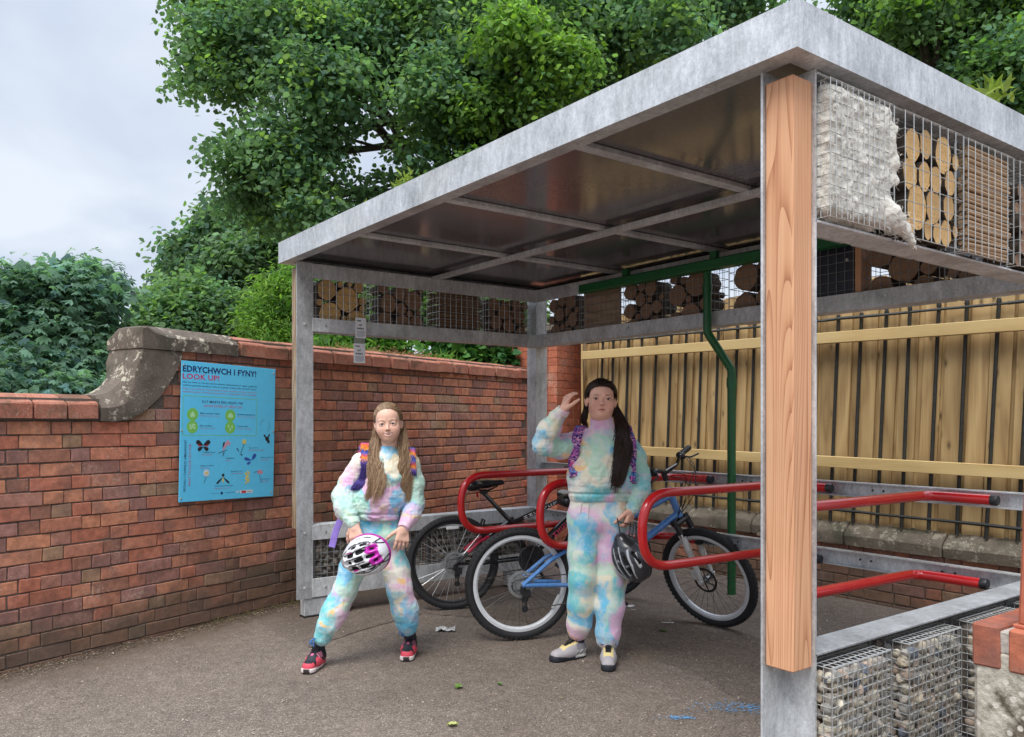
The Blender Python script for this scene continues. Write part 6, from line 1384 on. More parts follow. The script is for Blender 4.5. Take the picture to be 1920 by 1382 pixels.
pth = densify([P1(682,862,.12), (P1(684,838,0)[0], .03, P1(684,836,0)[2]+.006)]+strap_path(C1, P1, [(684,850),(686,868),(685,885),(680,900),(670,914)], .008)+[P1(660,924,.08)])
s1 = ribbon('shoulder_strap', bag1, pth, .055, .018, M_fluff, None, rainbow); fluffy(s1, pth, .055, 3, rainbow, 2600)
pth = densify([P1(768,862,.12), (P1(768,846,0)[0], .04, P1(768,844,0)[2]+.006)]+strap_path(C1, P1, [(769,858),(771,874),(772,890)], .004)+[P1(778,905,.10)])
s2 = ribbon('shoulder_strap', bag1, pth, .045, .016, M_fluff, None, rainbow); fluffy(s2, pth, .045, 4, rainbow, 900)
M_lilac = simple('lilac_webbing', (.26,.17,.55), .7, bump=.1)
ribbon('strap_tail', bag1, densify([P1(655,945,.10), P1(642,968,.06), P1(632,990,.04), P1(622,1026,.03)]), .036, .003, M_lilac)
# ---------------------------------------------------------------- taller girl
t0 = 4.42; cx = (1122-960)/FOC*t0
g2, P2 = figure('girl', 'dark-haired girl in tie-dye tracksuit raising one hand, dark helmet in the other', cx, t0)
hc = Vector(P2(1127,750,-.02)); HM = Matrix.Translation(hc) @ Euler((R(-3), R(2), R(-2))).to_matrix().to_4x4() @ Matrix.Scale(1.02, 4)
S = SDF((-.42,-.42,0.02), (.42,.24,1.58), .0036)
nb = P2(1130,806,.03)
shL, shR = P2(1082,822,.03), P2(1174,834,.03); hipL, hipR = P2(1098,985,.02), P2(1145,985,.02)
S.path([nb, P2(1128,850,.03), P2(1125,900,.03), P2(1122,960,.03)], [.06,.10,.10,.10], .03); S.path([shL, nb, shR], [.026,.05,.026], .01)
elL, wrL = P2(1020,832,-.08), P2(1056,769,-.16); elR, wrR = P2(1208,893,.04), P2(1184,955,-.06)
S.path([shL, elL, wrL], [.038,.032,.023], .02); S.path([shR, elR, wrR], [.030,.030,.024], .01)
knL, anL = P2(1093,1088,-.02), P2(1084,1176,.06); knR, anR = P2(1145,1090,-.02), P2(1141,1190,-.03)
S.path([hipL, knL, anL], [.07,.047,.035], .02); S.path([hipR, knR, anR], [.07,.047,.035], .02)
hand(S, wrL, (.30,-.10,.95), (.85,.30,-.30), -1, .140, (.42,.50,.52,.55), .07, .35, tout=.65)
tipsR, thR = hand(S, wrR, (-.22,-.12,-1), (-.75,.5,.0), -1, .155, (.75,.85,.9,.95), .05, .5)
V, Fq = join_head(S, HM, smile=False, wide=1.07, jaw=1.22, open_=.0052, chin2=1); skin = np.tile(np.array([.82,.46,.34]), (len(V), 1))*(1+.10*(vnoise(V, 40, 2)-.5))[:, None]
paint_head(V, skin, HM, False, brow=(.09,.055,.04), blush=.42, wide=1.07, open_=.0052)
body2 = place('body', np_mesh('body', V, Fq, M_skin, skin), g2); eyes(body2, HM, (.06,.035,.02), 1.07)
print('body2', len(V))
TD2 = tie_dye('tie_dye_jersey_two', 2); C = SDF((-.42,-.34,.76), (.40,.30,1.38), .0048)
C.path([P2(1130,830,.03), P2(1128,860,.01), P2(1125,890,.0), P2(1125,905,.0)], [.108,.120,.128,.124], .04, flat=.95); C.path([P2(1095,832,.03), P2(1165,832,.03)], [.068,.068], .04); C.path([P2(1100,893,.0), P2(1152,893,.0)], [.105,.105], .03); C.path([P2(1104,920,.01), P2(1148,920,.01)], [.108,.108], .015)
wz = P2(1125,938,.01); C.half((0,0,wz[2]), (0,0,-1), .004)
C.path([P2(1088,826,.03), P2(1052,838,-.03), P2(1022,834,-.08)], [.062,.060,.060], .03); C.path([P2(1020,832,-.08), P2(1030,806,-.115), P2(1042,786,-.14)], [.062,.058,.045], .02); C.path([P2(1045,782,-.143), P2(1051,773,-.155)], [.035,.033], .008)
C.path([P2(1172,826,.03), P2(1193,856,.03), P2(1201,893,.03), P2(1199,920,-.005)], [.056,.050,.052,.054], .015); C.path([P2(1201,918,-.01), P2(1193,940,-.04)], [.052,.042], .015); C.path([P2(1191,943,-.045), P2(1186,953,-.06)], [.036,.034], .008)
C.path([P2(1128,790,.0), P2(1130,806,.012)], [.060,.070], .01, flat=.95)
V, Fq = C.mesh(); V = relax(V, Fq, 2); n = vnormals(V, Fq); zz = V[:, 2]
V = folds(V, n, .0075, 8, 13, (1.3,1,1.0)); V = folds(V, n, .0065, 18, 14, (1.6,1,1.8)); pin = np.clip(1-np.abs(zz-(wz[2]+.042))/.010, 0, 1)*(np.abs(V[:, 0]) < .17); V = V-n*(pin*.012)[:, None]
V = ribs(V, n, (0,0,wz[2]+.018), (0,0,1), .02, 80, .0016)
for (w_, e_) in ((P2(1048,778,-.149), np.array(wrL)-np.array(elL)), (P2(1188,948,-.053), np.array(wrR)-np.array(elR))): V = ribs(V, n, w_, e_, .02, 26, .0016)
place('sweatshirt', np_mesh('sweatshirt', V, Fq, TD2), g2); C2 = C
TD2b = tie_dye('tie_dye_trousers_two', 4); C = SDF((-.30,-.28,.06), (.30,.28,.96), .005)
C.path([P2(1104,928,.02), P2(1146,928,.02)], [.100,.100], .02, flat=1.05); C.path([P2(1100,970,.02), P2(1146,970,.02)], [.108,.108], .04)
C.path([P2(1098,990,.02), P2(1094,1040,.01), P2(1093,1085,-.01), P2(1090,1130,.01), P2(1086,1168,.04)], [.092,.083,.075,.070,.066], .03); C.path([P2(1086,1168,.04), P2(1084,1180,.05)], [.066,.058], .015)
C.path([P2(1147,990,.02), P2(1147,1040,.01), P2(1147,1085,-.01), P2(1144,1140,-.02), P2(1140,1185,-.02)], [.092,.083,.076,.071,.067], .03); C.path([P2(1140,1185,-.02), P2(1139,1198,-.02)], [.067,.059], .015)
C.seg(P2(1121,1030,-.12), P2(1121,1150,-.12), .003, .006, .02, op='sub')
V, Fq = C.mesh(); V = relax(V, Fq, 2); n = vnormals(V, Fq); V = folds(V, n, .006, 8, 18, (1.8,1.3,.6)); low_ = np.clip(1.0-(V[:, 2]-.12)/.25, 0, 1); Vf = folds(V, n, .005, 14, 19, (1.4,1,1.2)); V = V+(Vf-V)*low_[:, None]
V = ribs(V, n, (0,0,P2(0,926,0)[2]), (0,0,1), .02, 80, .0016); place('trousers', np_mesh('trousers', V, Fq, TD2b), g2); C2t = C
m = MB(); M_cord = simple('white_cord', (.72,.70,.66), .8, bump=0)
def fr(C_, Pf, px, py, o): p = Pf(px, py, -.1); y = C_.front(p[0], p[2]); return (p[0], (y if y is not None else -.1)-o, p[2])
m.tube(densify([fr(C2t,P2,1092,932,.004), fr(C2t,P2,1091,945,.006), fr(C2t,P2,1088,963,.006)]), .0028, 6); m.tube(densify([fr(C2t,P2,1103,932,.004), fr(C2t,P2,1104,948,.006), fr(C2t,P2,1102,972,.006)]), .0028, 6); m.build('drawstring', M_cord, g2, smooth=True)
def up2(V, L_):
    x, y, z = V.T; c = np.tile(np.array([.42,.39,.40]), (len(V), 1)); c[(x < .08)] = (.25,.24,.26); ylw = (x > .065) & (x < L_*.70) & (np.abs(y) < .030-.006*(x/L_)) & (z > .052-.05*(x/L_)); c[ylw] = (.72,.58,.26)
    c[(x > .08) & (x < L_*.60) & (np.abs(y) < .014) & (z > .05)] = (.02,.02,.025); c[(x > L_*.93) & (z < .034)] = (.035,.035,.04); c[(np.abs(y) > .028) & (x < L_*.42) & (z > .028) & (z < .052) & (np.sin(x*220+z*200) > -.3)] = (.62,.61,.58); return c
def so2(V, L_):
    x, y, z = V.T; c = np.tile(np.array([.022,.024,.03]), (len(V), 1)); c[(x < L_*.38) & (x > L_*.02) & (z > .013)] = (.60,.59,.57); return c
for (toe, heel, an) in ((P2(1038,1238,.02), P2(1100,1215,.14), anL), (P2(1139,1260,-.20), P2(1140,1216,.03), anR)):
    toe = Vector((toe[0],toe[1],0)); heel = Vector((heel[0],heel[1],0)); d = (toe-heel).normalized(); heel = Vector((an[0],an[1],0))-d*.045; heel.z = 0; toe = heel+d*.235
    r, l = shoe(g2, 'trainer', toe, heel, up2, so2, soleh=.034); l.build('lace', M_lace_b, r)
    s = MB(); a = Vector(an); b = heel+d*.045+Vector((0,0,.085)); s.tube([b, a+Vector((0,0,.03))], [.036,.034], 12); s.build('sock', M_sock, g2, smooth=True)
# dark hair: swept over the head, gathered low and brought forwards over the shoulder on the right of the picture
Rm = np.array(HM.to_3x3())/1.02; capS = SDF(np.array(hc)-.17, np.array(hc)+.17, .0045)
capS.ell(tuple(HM @ Vector((0,.020,.032))), (.0815,.0955,.088), .01, rot=Rm); capS.ell(tuple(HM @ Vector((.01,.045,-.02))), (.078,.062,.085), .03, rot=Rm)
capS.ell(tuple(HM @ Vector((-.008,-.090,-.012))), (.0690,.080,.0785), .010, rot=Rm, op='sub'); capS.ell(tuple(HM @ Vector((0,-.06,-.10))), (.09,.08,.075), .01, rot=Rm, op='sub')
for s_ in (-1,1): capS.ell(tuple(HM @ Vector((s_*.083,.0,-.012))), (.02,.024,.034), .006, rot=Rm, op='sub')
V, Fq = capS.mesh(); V = relax(V, Fq, 3); dark = [(.030,.018,.013),(.022,.014,.011),(.050,.027,.018),(.018,.012,.010),(.075,.036,.024)]
cc = np.array([.024,.016,.012])*(.7+.6*vnoise(V, (90,25,25), 4))[:, None]; hb2 = place('hair', np_mesh('hair', V, Fq, M_hair, cc), g2, label='long dark brown hair brought over one shoulder')
fy = lambda px, py, o=.016: (lambda p: (p[0], (C2.front(p[0], p[2]) if C2.front(p[0], p[2]) is not None else -.10)-o, p[2]))(P2(px, py, -.1)); HP = lambda x, y, z: tuple(HM @ Vector((x, y, z)))
line = [(-.076,.01,.0),(-.072,-.026,.030),(-.060,-.054,.052),(-.034,-.070,.066),(.0,-.076,.070),(.034,-.068,.064),(.060,-.046,.046),(.075,-.01,.015)]
back = [(-.05,.08,-.05),(-.06,.08,.0),(-.04,.09,.02),(-.01,.10,.02),(.02,.10,.02),(.05,.09,.02),(.07,.08,.0),(.075,.06,-.04)]
st = cap_strands(HM, line, back, 800, 7, R0=(.0835,.0975,.0905))
gl = [([HP(.072,.045,.0), HP(.082,.035,-.05), P2(1166,790,.0), P2(1170,808,-.06), fy(1170,830), fy(1167,860), fy(1162,890), fy(1155,925,.02)], [.014,.022,.030,.034,.040,.040,.034,.018], 3),
      ([HP(.060,.05,-.03), P2(1160,790,.0), P2(1160,812,-.04), fy(1157,835), fy(1154,865), fy(1150,895), fy(1146,918)], [.014,.020,.026,.030,.030,.026,.012], 2),
      ([HP(.080,.04,-.02), P2(1172,795,.02), P2(1180,815,-.02), fy(1181,838), fy(1177,865), fy(1170,895), fy(1160,915)], [.012,.018,.022,.022,.022,.018,.010], 2),
      ([HP(-.070,.06,-.02), P2(1094,790,.06), P2(1100,806,.09)], [.014,.018,.012], 1)]
st += guide_strands(gl, 150, 19, 20, .005); st += guide_strands([(a, [q*1.4 for q in b], 1) for a, b, c in gl[:3]], 24, 33, 20, .012, 13); hair_mesh('hair_strands', hb2, st, M_hair, dark, .0013)
for wv_, ev_ in ((wrL, elL), (wrR, elR)): d_ = (Vector(wv_)-Vector(ev_)).normalized(); band('cuff', g2, Vector(wv_)-d_*.010, d_, .0295, .038, TD2)
band('collar', g2, P2(1128,793,.003), (0,-.25,1), .0545, .034, TD2, nrib=38)
# rucksack of the taller girl
g = NG('zebra_pattern_fabric'); P = g.objc(); n_ = g.noise(P, 9, 3, .5, .8, out=1); q = g.mixc(.25, P, n_); wv = g.n('ShaderNodeTexWave'); g.l(q, wv.inputs[0]); wv.inputs['Scale'].default_value = 17; wv.inputs['Distortion'].default_value = 7; wv.inputs['Detail'].default_value = 1; wv.bands_direction = 'Z'
c = g.mixc(g.ramp(wv.outputs[1], [(.52,0),(.58,1)]), (.035,.03,.20), g.ramp(g.noise(P, 14, 2), [(.38,(.08,.38,.68)),(.47,(.62,.10,.42)),(.56,(.80,.45,.62)),(.66,(.55,.04,.22))])); g.set(Base_Color=c, Roughness=.7); M_zeb = g.m
bag2 = thing('backpack', 'pink and blue zebra-patterned rucksack worn by the dark-haired girl', 'backpack', tuple(g2.location), YAW)
B = SDF((-.24,.06,.82), (.24,.42,1.34), .008); B.path([P2(1126,850,.23), P2(1124,920,.23)], [.12,.13], .03, flat=.8); V, Fq = B.mesh(); place('bag_body', np_mesh('bag_body', V, Fq, M_zeb), bag2)
for pts in (((1091,806,.11),(1089,800,.03),[(1085,811),(1079,830),(1076,850),(1075,872),(1077,890)],(1074,900,.10),.055), ((1172,806,.12),(1175,800,.03),[(1180,812),(1185,830),(1186,850),(1185,875),(1182,900)],(1186,912,.12),.05)):
    a, b, mid, z_, wd = pts; pth = densify([P2(*a), P2(*b)]+strap_path(C2, P2, mid, .010)+[P2(*z_)]); ribbon('shoulder_strap', bag2, pth, wd, .014, M_zeb)
# ---------------------------------------------------------------- helmets
M_helm = attr_mat('helmet_shell', .22, .5, coat=.5); M_helm_k = attr_mat('dark_helmet_shell', .28, .5, coat=.3); M_foam = simple('black_foam', (.015,.015,.016), .8, bump=.2)
def helmet(name, label, mat, vents, colf, r=(.130,.105,.092), band=(.4,.02,.3)):
    """shell: x front to back, z up, open below"""
    t = thing(name, label, 'helmet'); S = SDF((-.16,-.13,-.05), (.16,.13,.12), .0034)
    S.ell((0,0,0), r, .01); S.seg((-.09,0,-.01),(-.125,0,-.018), .05, .035, .04); S.ell((0,0,-.008), (r[0]-.013,r[1]-.011,r[2]-.008), .003, op='sub'); S.half((0,0,-.024), (.12,0,-1), .008)
    for (a, b, ra, rb) in vents:
        for s_ in ((1,-1) if abs(a[1]) > 1e-3 or abs(b[1]) > 1e-3 else (1,)): S.seg((a[0],a[1]*s_,a[2]), (b[0],b[1]*s_,b[2]), ra, rb, .006, op='sub')
    V, Fq = S.mesh(); V = relax(V, Fq, 1, .4); sh_ = place('shell', np_mesh('helmet_shell', V, Fq, mat, colf(V)), t)
    I_ = SDF((-.14,-.12,-.05), (.14,.12,.10), .005); I_.ell((0,0,-.010), (r[0]-.014,r[1]-.012,r[2]-.010), .004); I_.ell((0,0,-.02), (r[0]-.030,r[1]-.028,r[2]-.027), .004, op='sub'); I_.half((0,0,-.026), (.12,0,-1), .004); V, Fq = I_.mesh(); place('inner_padding', np_mesh('inner_padding', V, Fq, M_foam), t)
    b = MB(); nn = 60; P = [((r[0]-.004)*math.cos(2*math.pi*i/nn), (r[1]-.004)*math.sin(2*math.pi*i/nn), -.026+.12*(r[0])*math.cos(2*math.pi*i/nn)) for i in range(nn)]
    b.tube(P, .008, 8, closed=True); b.build('rim', attr_free(band), t, smooth=True); return t
_c = {}
def attr_free(c):
    if c not in _c: _c[c] = simple('helmet_trim', c, .3, bump=0, coat=.3)
    return _c[c]
def helm_pts(x0, x1, y, up=.10): return ((x0, y, up), (x1, y, up))
el = lambda x, y: .092*math.sqrt(max(.02, 1-(x/.130)**2-(y/.105)**2))-.003
def vent(x0, x1, y0, y1, ra, rb): return ((x0, y0, el(x0,y0)+.002), (x1, y1, el(x1,y1)+.002), ra, rb)
V1 = [vent(-.108,-.070,0,0,.009,.014), vent(-.040,.005,.0,.0,.014,.015), vent(.04,.085,.0,.0,.014,.011), vent(-.092,-.045,.034,.038,.012,.015), vent(-.012,.035,.041,.041,.015,.012), vent(.068,.10,.036,.028,.013,.009),
      vent(-.060,-.018,.068,.074,.010,.013), vent(.018,.06,.074,.066,.013,.010), ((-.045,.096,.024),(.010,.100,.020),.008,.011), ((.040,.094,.020),(.078,.078,.018),.010,.007)]
def colw(V):
    x, y, z = V.T; c = np.tile(np.array([.72,.73,.76]), (len(V), 1)); mg = (x > .03+.9*np.abs(np.abs(y)-.033)) & (x < .100) & (np.abs(y) < .06) ; c[mg] = (.55,.02,.42); c[(z < -.008+.12*x) ] = (.50,.05,.40)
    bl = (np.abs(np.abs(y)-.048-.10*(x)) < .0038) & (x > -.1) | (np.abs(np.abs(y)-.016) < .0035) & (x > -.09) & (x < .02); c[bl] = (.02,.02,.025); st_ = (np.abs(np.abs(y)-.078+.3*x*x*10) < .003); c[st_] = (.03,.02,.03); c[(x < -.04) & (x > -.075) & (np.abs(np.abs(y)-.048) < .004)] = (.6,.03,.35); return c
hw = helmet('bicycle_helmet', 'white bicycle helmet with magenta panels and black vents held in front of the smaller girl', M_helm, V1, colw)
def orient(o, c, xdir, zdir):
    z = Vector(zdir).normalized(); x = Vector(xdir); x = (x-z*x.dot(z)).normalized(); y = z.cross(x); o.matrix_world = Matrix(((x.x,y.x,z.x,c[0]),(x.y,y.y,z.y,c[1]),(x.z,y.z,z.z,c[2]),(0,0,0,1)))
def fig2w(o, v): m4 = Matrix.Rotation(YAW, 4, 'Z'); return m4 @ Vector(v)
c = g1.location+fig2w(g1, P1(688,1041,-.235)); orient(hw, c, fig2w(g1, (.92,.12,.38)), fig2w(g1, (-.22,-.93,-.12))); hw.scale = (.98,)*3
hw['label'] = 'white bicycle helmet with magenta panels and black vents held in front of the smaller girl'
m = MB()
for dx, e in ((.02,(.105,.02,-.155)),(.05,(.098,.02,-.145)),): m.tube(densify([(dx+.0,0,0),(dx+.03,.015,-.07),(dx+.035,.02,-.115),e]), .006, 6)
m.box(.085,.01,-.165,.115,.03,-.145,.004)
chs = m.build('chin_strap', M_blackp, hw); chs.matrix_world = Matrix.Translation(g1.location+fig2w(g1, P1(704,1062,-.16))) @ Matrix.Rotation(YAW, 4, 'Z')
chs.parent = None
V2_ = [vent(-.100,-.055,.0,.0,.008,.013), vent(-.02,.06,.0,.0,.012,.007), vent(-.075,-.02,.036,.040,.010,.014), vent(.01,.085,.038,.024,.012,.005), ((-.055,.078,.038),(.005,.082,.036),.009,.012), ((.03,.082,.03),(.085,.060,.028),.010,.005)]
def colk(V):
    x, y, z = V.T; c = np.tile(np.array([.045,.048,.056]), (len(V), 1)); sv = (np.abs(np.abs(y)-.019) < .0038) & (x < .05); c[sv] = (.45,.47,.50); sv = (np.abs(np.abs(y)-.062+.35*np.maximum(x,0)) < .0045) & (x > -.09) & (x < .08); c[sv] = (.52,.54,.58); c[(x < -.085) & (z < .05)] = (.02,.02,.022)
    sv = (np.abs(np.abs(y)-.088) < .005) & (x > -.05) & (x < .03); c[sv] = (.62,.63,.65); return c
hk = helmet('bicycle_helmet', 'dark grey bicycle helmet with silver stripes hanging by its straps from the taller girl\'s hand', M_helm_k, V2_, colk, band=(.02,.02,.022))
c = g2.location+fig2w(g2, P2(1184,1050,-.12)); orient(hk, c, fig2w(g2, (.62,.30,-.50)), fig2w(g2, (-.60,-.62,-.45))); hk.scale = (.98,)*3
bpy.context.view_layer.update()
def keep_parent(o, par): mw = o.matrix_world.copy(); o.parent = par; o.matrix_parent_inverse = Matrix(); bpy.context.view_layer.update(); o.matrix_local = par.matrix_world.inverted() @ mw
keep_parent(chs, hw)
m = MB(); hp = [Vector(P2(1172,983,-.10)), Vector(P2(1180,985,-.09)), Vector(P2(1184,982,-.085))]
m.tube(densify([P2(1163,1003,-.11), P2(1160,985,-.11), P2(1157,972,-.11), P2(1160,978,-.12), P2(1172,981,-.12), P2(1186,984,-.10)]), .003, 6)
for (a, b) in (((1162,1003),(1165,1012)),): m.tube(densify([P2(*a,-.11), P2(b[0],b[1],-.12)]), .003, 5)
for (x0, x1) in ((1182,1176),(1188,1182),(1192,1192)): m.tube(densify([P2(x0,978,-.08), P2((x0+x1)/2+1,1000,-.10), P2(x1,1024,-.12)]), .0045, 6)
m.box(*(np.array(P2(1175,1022,-.15))-.008), *(np.array(P2(1179,1016,-.13))+.008), .003)
cs_ = m.build('strap', M_blackp, None); cs_.matrix_world = Matrix.Translation(g2.location) @ Matrix.Rotation(YAW, 4, 'Z'); bpy.context.view_layer.update(); keep_parent(cs_, hk)
m = MB(); 
for (x, y) in ((1179,1011),(1178,1021)): m.lathe([(0,.004),(.006,.003),(.007,0)], 10, mat=Matrix.Translation(P2(x,y,-.155)) @ Matrix.Rotation(R(90),4,'X'))
b_ = m.build('buckle', M_alloy, None); b_.matrix_world = cs_.matrix_world.copy(); bpy.context.view_layer.update(); keep_parent(b_, hk)
# ================================================================ trees and plants
M_leaf = leaf_mat('foliage', .46, .7); M_leaf_g = leaf_mat('glossy_foliage', .25, .35); M_trunk = simple('tree_bark', (.060,.048,.036), .95, var=.4, scale=8, bump=.8, bd=.03)
def leaves(centres, nrm, size, cols, aspect, r_, droop=0, fold=.25, palm=0):
    """folded diamond leaves at the given points"""
    n = len(centres); nrm = nrm/(np.linalg.norm(nrm, axis=1)[:, None]+1e-9); a = r_.normal(size=(n,3)); a[:, 2] -= droop; d = a-nrm*(a*nrm).sum(1)[:, None]; d /= np.linalg.norm(d, axis=1)[:, None]+1e-9
    s = np.cross(nrm, d); L_ = (size*r_.uniform(.65,1.25,n))[:, None]; w_ = L_*aspect*r_.uniform(.8,1.2,n)[:, None]
    b = centres; t = centres+d*L_; m_ = centres+d*L_*.45
    if not palm:
        a1 = centres+d*L_*.28; a2 = centres+d*L_*.68; up_ = nrm*L_*fold*.25; V = np.stack([b, a1+s*w_*.47+up_, a2+s*w_*.40+up_, t, a2-s*w_*.40+up_, a1-s*w_*.47+up_], 1).reshape(-1, 3); F_ = (np.arange(n)[:, None]*6+np.arange(6)).astype(int); return V, F_, np.repeat(cols, 6, 0)
    Vs, Fs, Cs = [], [], []
    for k, an in enumerate(np.linspace(-1.25, 1.25, palm)):
        dd = d*math.cos(an)+s*math.sin(an); dd[:, 2] -= .25*abs(an)+.2; ss = np.cross(nrm, dd); ll = L_*(1-.25*abs(an)/1.25); t = b+dd*ll; m_ = b+dd*ll*.6
        Vs.append(np.stack([b, m_+ss*ll*.17, t, m_-ss*ll*.17], 1).reshape(-1, 3)); Fs.append(np.arange(n)[:, None]*4+np.array([0,1,2,3])+k*4*n); Cs.append(np.repeat(cols, 4, 0))
    return np.concatenate(Vs), np.concatenate(Fs), np.concatenate(Cs)
def crown(blobs, nper, size, base, seed, aspect=.8, cl=.28, droop=.3, palm=0, up=.6, young=(.10,.22,.02), yf=.12, per=26, shell=(.45,1.05), flat=1.0, fold=.25):
    """blobs: (centre, radius xyz); twigs of leaves spread over each blob's outer volume"""
    r_ = np.random.default_rng(seed); C_, N_, K_ = [], [], []; tot = sum((max(b[1])**2) for b in blobs)
    for (c, rad) in blobs:
        k = max(3, int(nper/per*max(rad)**2/tot)); d = r_.normal(size=(k,3)); d /= np.linalg.norm(d, axis=1)[:, None]; q = r_.uniform(shell[0]**2, shell[1]**2, k)**.5
        # lumpy outline
        lump = 1+.22*np.sin(d[:, 0]*5+seed+c[0])*np.sin(d[:, 2]*6+c[1])+.12*np.sin(d[:, 1]*11+c[2])
        tw = np.array(c)+d*np.array(rad)*(q*lump)[:, None]; col = np.array(base)*r_.uniform(.6,1.35,(k,1))*np.array([1,1,1])+0
        yg = r_.random(k) < yf; col[yg] = np.array(young)*r_.uniform(.8,1.2,(yg.sum(),1)); yb = r_.random(k) < .25; col[yb] *= np.array([.75,.85,1.15])
        m_ = per; o = np.clip(r_.normal(size=(k, m_, 3)), -1.7, 1.7)*cl*np.array([1,1,.5*flat]); o[:, :, 2] -= .25*cl*np.hypot(o[:, :, 0], o[:, :, 1])/cl; P = tw[:, None]+o
        nn_ = d[:, None]*.5+np.array([0,0,up])+r_.normal(size=(k, m_, 3))*.55; C_.append(P.reshape(-1,3)); N_.append(nn_.reshape(-1,3)); K_.append((np.repeat(col, m_, 0)*r_.uniform(.75,1.25,(k*m_,1))))
    C_, N_, K_ = np.concatenate(C_), np.concatenate(N_), np.concatenate(K_)
    return leaves(C_, N_, size, K_, aspect, r_, droop, fold, palm)
def tree(name, label, blobs_px, nleaf, size, base, seed, trunk=None, group=None, dj=.7, mat=None, extra=(), **kw):
    """blobs_px: (px, py, distance, radius px) in the photograph, made into volumes in the world"""
    rr = random.Random(seed); bl_ = []
    for b in blobs_px:
        px, py, t, rp = b[:4]; c = c2w(px, py, t+rr.uniform(-dj,dj)); rad = rp/FOC*t; bl_.append((tuple(c), (rad*1.0, rad*1.0, rad*.92)))
    bl_ += list(extra)
    bx0 = trunk if trunk else (sum(b[0][0] for b in bl_)/len(bl_), sum(b[0][1] for b in bl_)/len(bl_)); tr = thing(name, label, 'tree' if 'tree' in name else 'plant', (bx0[0], bx0[1], 0), 0, group)
    V, F_, K_ = crown(bl_, nleaf, size, base, seed, **kw); V = V-np.array([bx0[0], bx0[1], 0]); place('crown', np_mesh('crown', V, F_, mat or M_leaf, K_, smooth=False), tr)
    zc = np.mean([b[0][2] for b in bl_]); m = MB(); R0 = max(.03, min(.35, zc*.045)); top = min(zc, 6.5)
    P = [(rr.uniform(-.05,.05)*i, rr.uniform(-.05,.05)*i, top*i/7) for i in range(8)]; m.tube(P, [R0*(1.35 if i == 0 else 1-.55*i/7) for i in range(8)], 10)
    for i, (c, rad) in enumerate(bl_):
        if i % 2 and len(bl_) > 14: continue
        a = Vector(P[rr.randrange(3,8)]); b = Vector((c[0]-bx0[0], c[1]-bx0[1], c[2])); mid = a.lerp(b,.5)+Vector((rr.uniform(-.3,.3),rr.uniform(-.3,.3),.12*(b-a).length))*min(1, R0*8)
        Q = [a.lerp(mid, j/4) for j in range(4)]+[mid.lerp(b, j/4) for j in range(5)]; m.tube(Q, [R0*.42*(1-.85*j/8) for j in range(9)], 6)
        for q in range(5):
            d = Vector((rr.gauss(0,1),rr.gauss(0,1),rr.gauss(.2,.7))).normalized()*max(rad)*.9; s_ = Q[5+q % 3]; e_ = b+d; m.tube([s_, s_.lerp(e_,.5)+Vector((0,0,.05)), e_], [R0*.10, R0*.06, R0*.02], 4)
    m.build('trunk', M_trunk, tr, smooth=True); return tr
# big lime tree that overhangs wall and shelter
A_ = [(395,60,12.5,62),(380,125,12.5,45),(440,150,12.3,50),(400,-20,12.8,80),(480,90,12.6,85),(560,60,12.8,100),(600,160,12.4,90),(650,90,12.2,90),(540,300,12.0,70),(470,290,12.0,45),(520,370,12.0,75),(450,350,12.2,45),(600,270,12,65),(590,390,11.8,60),
      (720,60,12.8,110),(790,160,12,65),(830,60,12.6,120),(850,210,12,95),(790,300,12,50),(690,130,12.6,55),(930,130,12,120),(1000,50,12.6,120),(1040,160,12,95),(1100,60,12.3,110),(1180,20,12.6,90),(1240,40,12.2,75),(1330,10,12.6,75),(1400,-20,12.8,70),
      (500,-60,13,130),(700,-90,13.5,160),(900,-110,13.5,180),(1100,-90,13.5,160),(1300,-110,13.5,130),(1150,140,12.4,70),(690,360,12.6,40),(930,260,12.2,60),(350,160,12.5,22),(490,215,12.3,26),(430,270,12.2,26)]
pA = c2w(960, 788, 15.5)
tree('lime_tree', 'tall green lime tree overhanging the shelter roof and the middle of the picture', A_, 135000, .090, (.140,.240,.118), 3, trunk=(pA.x, pA.y), yf=.14, young=(.21,.34,.08), cl=.20, per=26, aspect=.85)
E_ = [(930,330,12,55),(990,280,11.8,60),(880,340,12,50),(1060,230,12,60),(820,380,12,45),(1020,190,11.6,45),(960,60,11.3,50),(1050,120,11.3,55),(900,200,11.2,45)]
pE = c2w(1020, 788, 12.5)
tree('young_lime_tree', 'lighter green leafy branches of a younger tree just above the front roof edge', E_, 24000, .088, (.17,.29,.09), 13, trunk=(pE.x, pE.y), yf=.35, young=(.20,.34,.05), cl=.18, per=26)
B_ = [(1680,40,11.5,75),(1740,100,11.5,75),(1830,60,11.5,95),(1900,120,11.5,85),(1640,-20,12,70),(1780,-40,12,120),(1920,10,12,110),(1850,170,11.5,65),(1930,220,11.5,75),(1720,10,11.2,60),(2000,100,12,120)]
pB = c2w(1850, 788, 13.5)
tree('sycamore_tree', 'green broadleaf tree above the right end of the shelter roof', B_, 46000, .09, (.125,.22,.095), 23, trunk=(pB.x, pB.y), yf=.18, young=(.17,.30,.05), cl=.2)
D_a = [(440,440,21,60),(370,465,21,45),(345,540,21,42),(310,560,21,30),(420,410,21,40),(500,430,21,75),(400,480,21,45),(470,500,20.5,70),(380,520,20.5,50),(560,470,20,75),(540,400,21,60),(350,500,21,32),(430,560,20.5,60),(600,500,21,70)]
pD = c2w(480, 788, 21.5)
tree('maple_tree', 'mid green maple tree behind the stone coping, left of the shelter', D_a, 40000, .16, (.135,.22,.115), 33, trunk=(pD.x, pD.y), yf=.12, young=(.14,.25,.08), cl=.32)
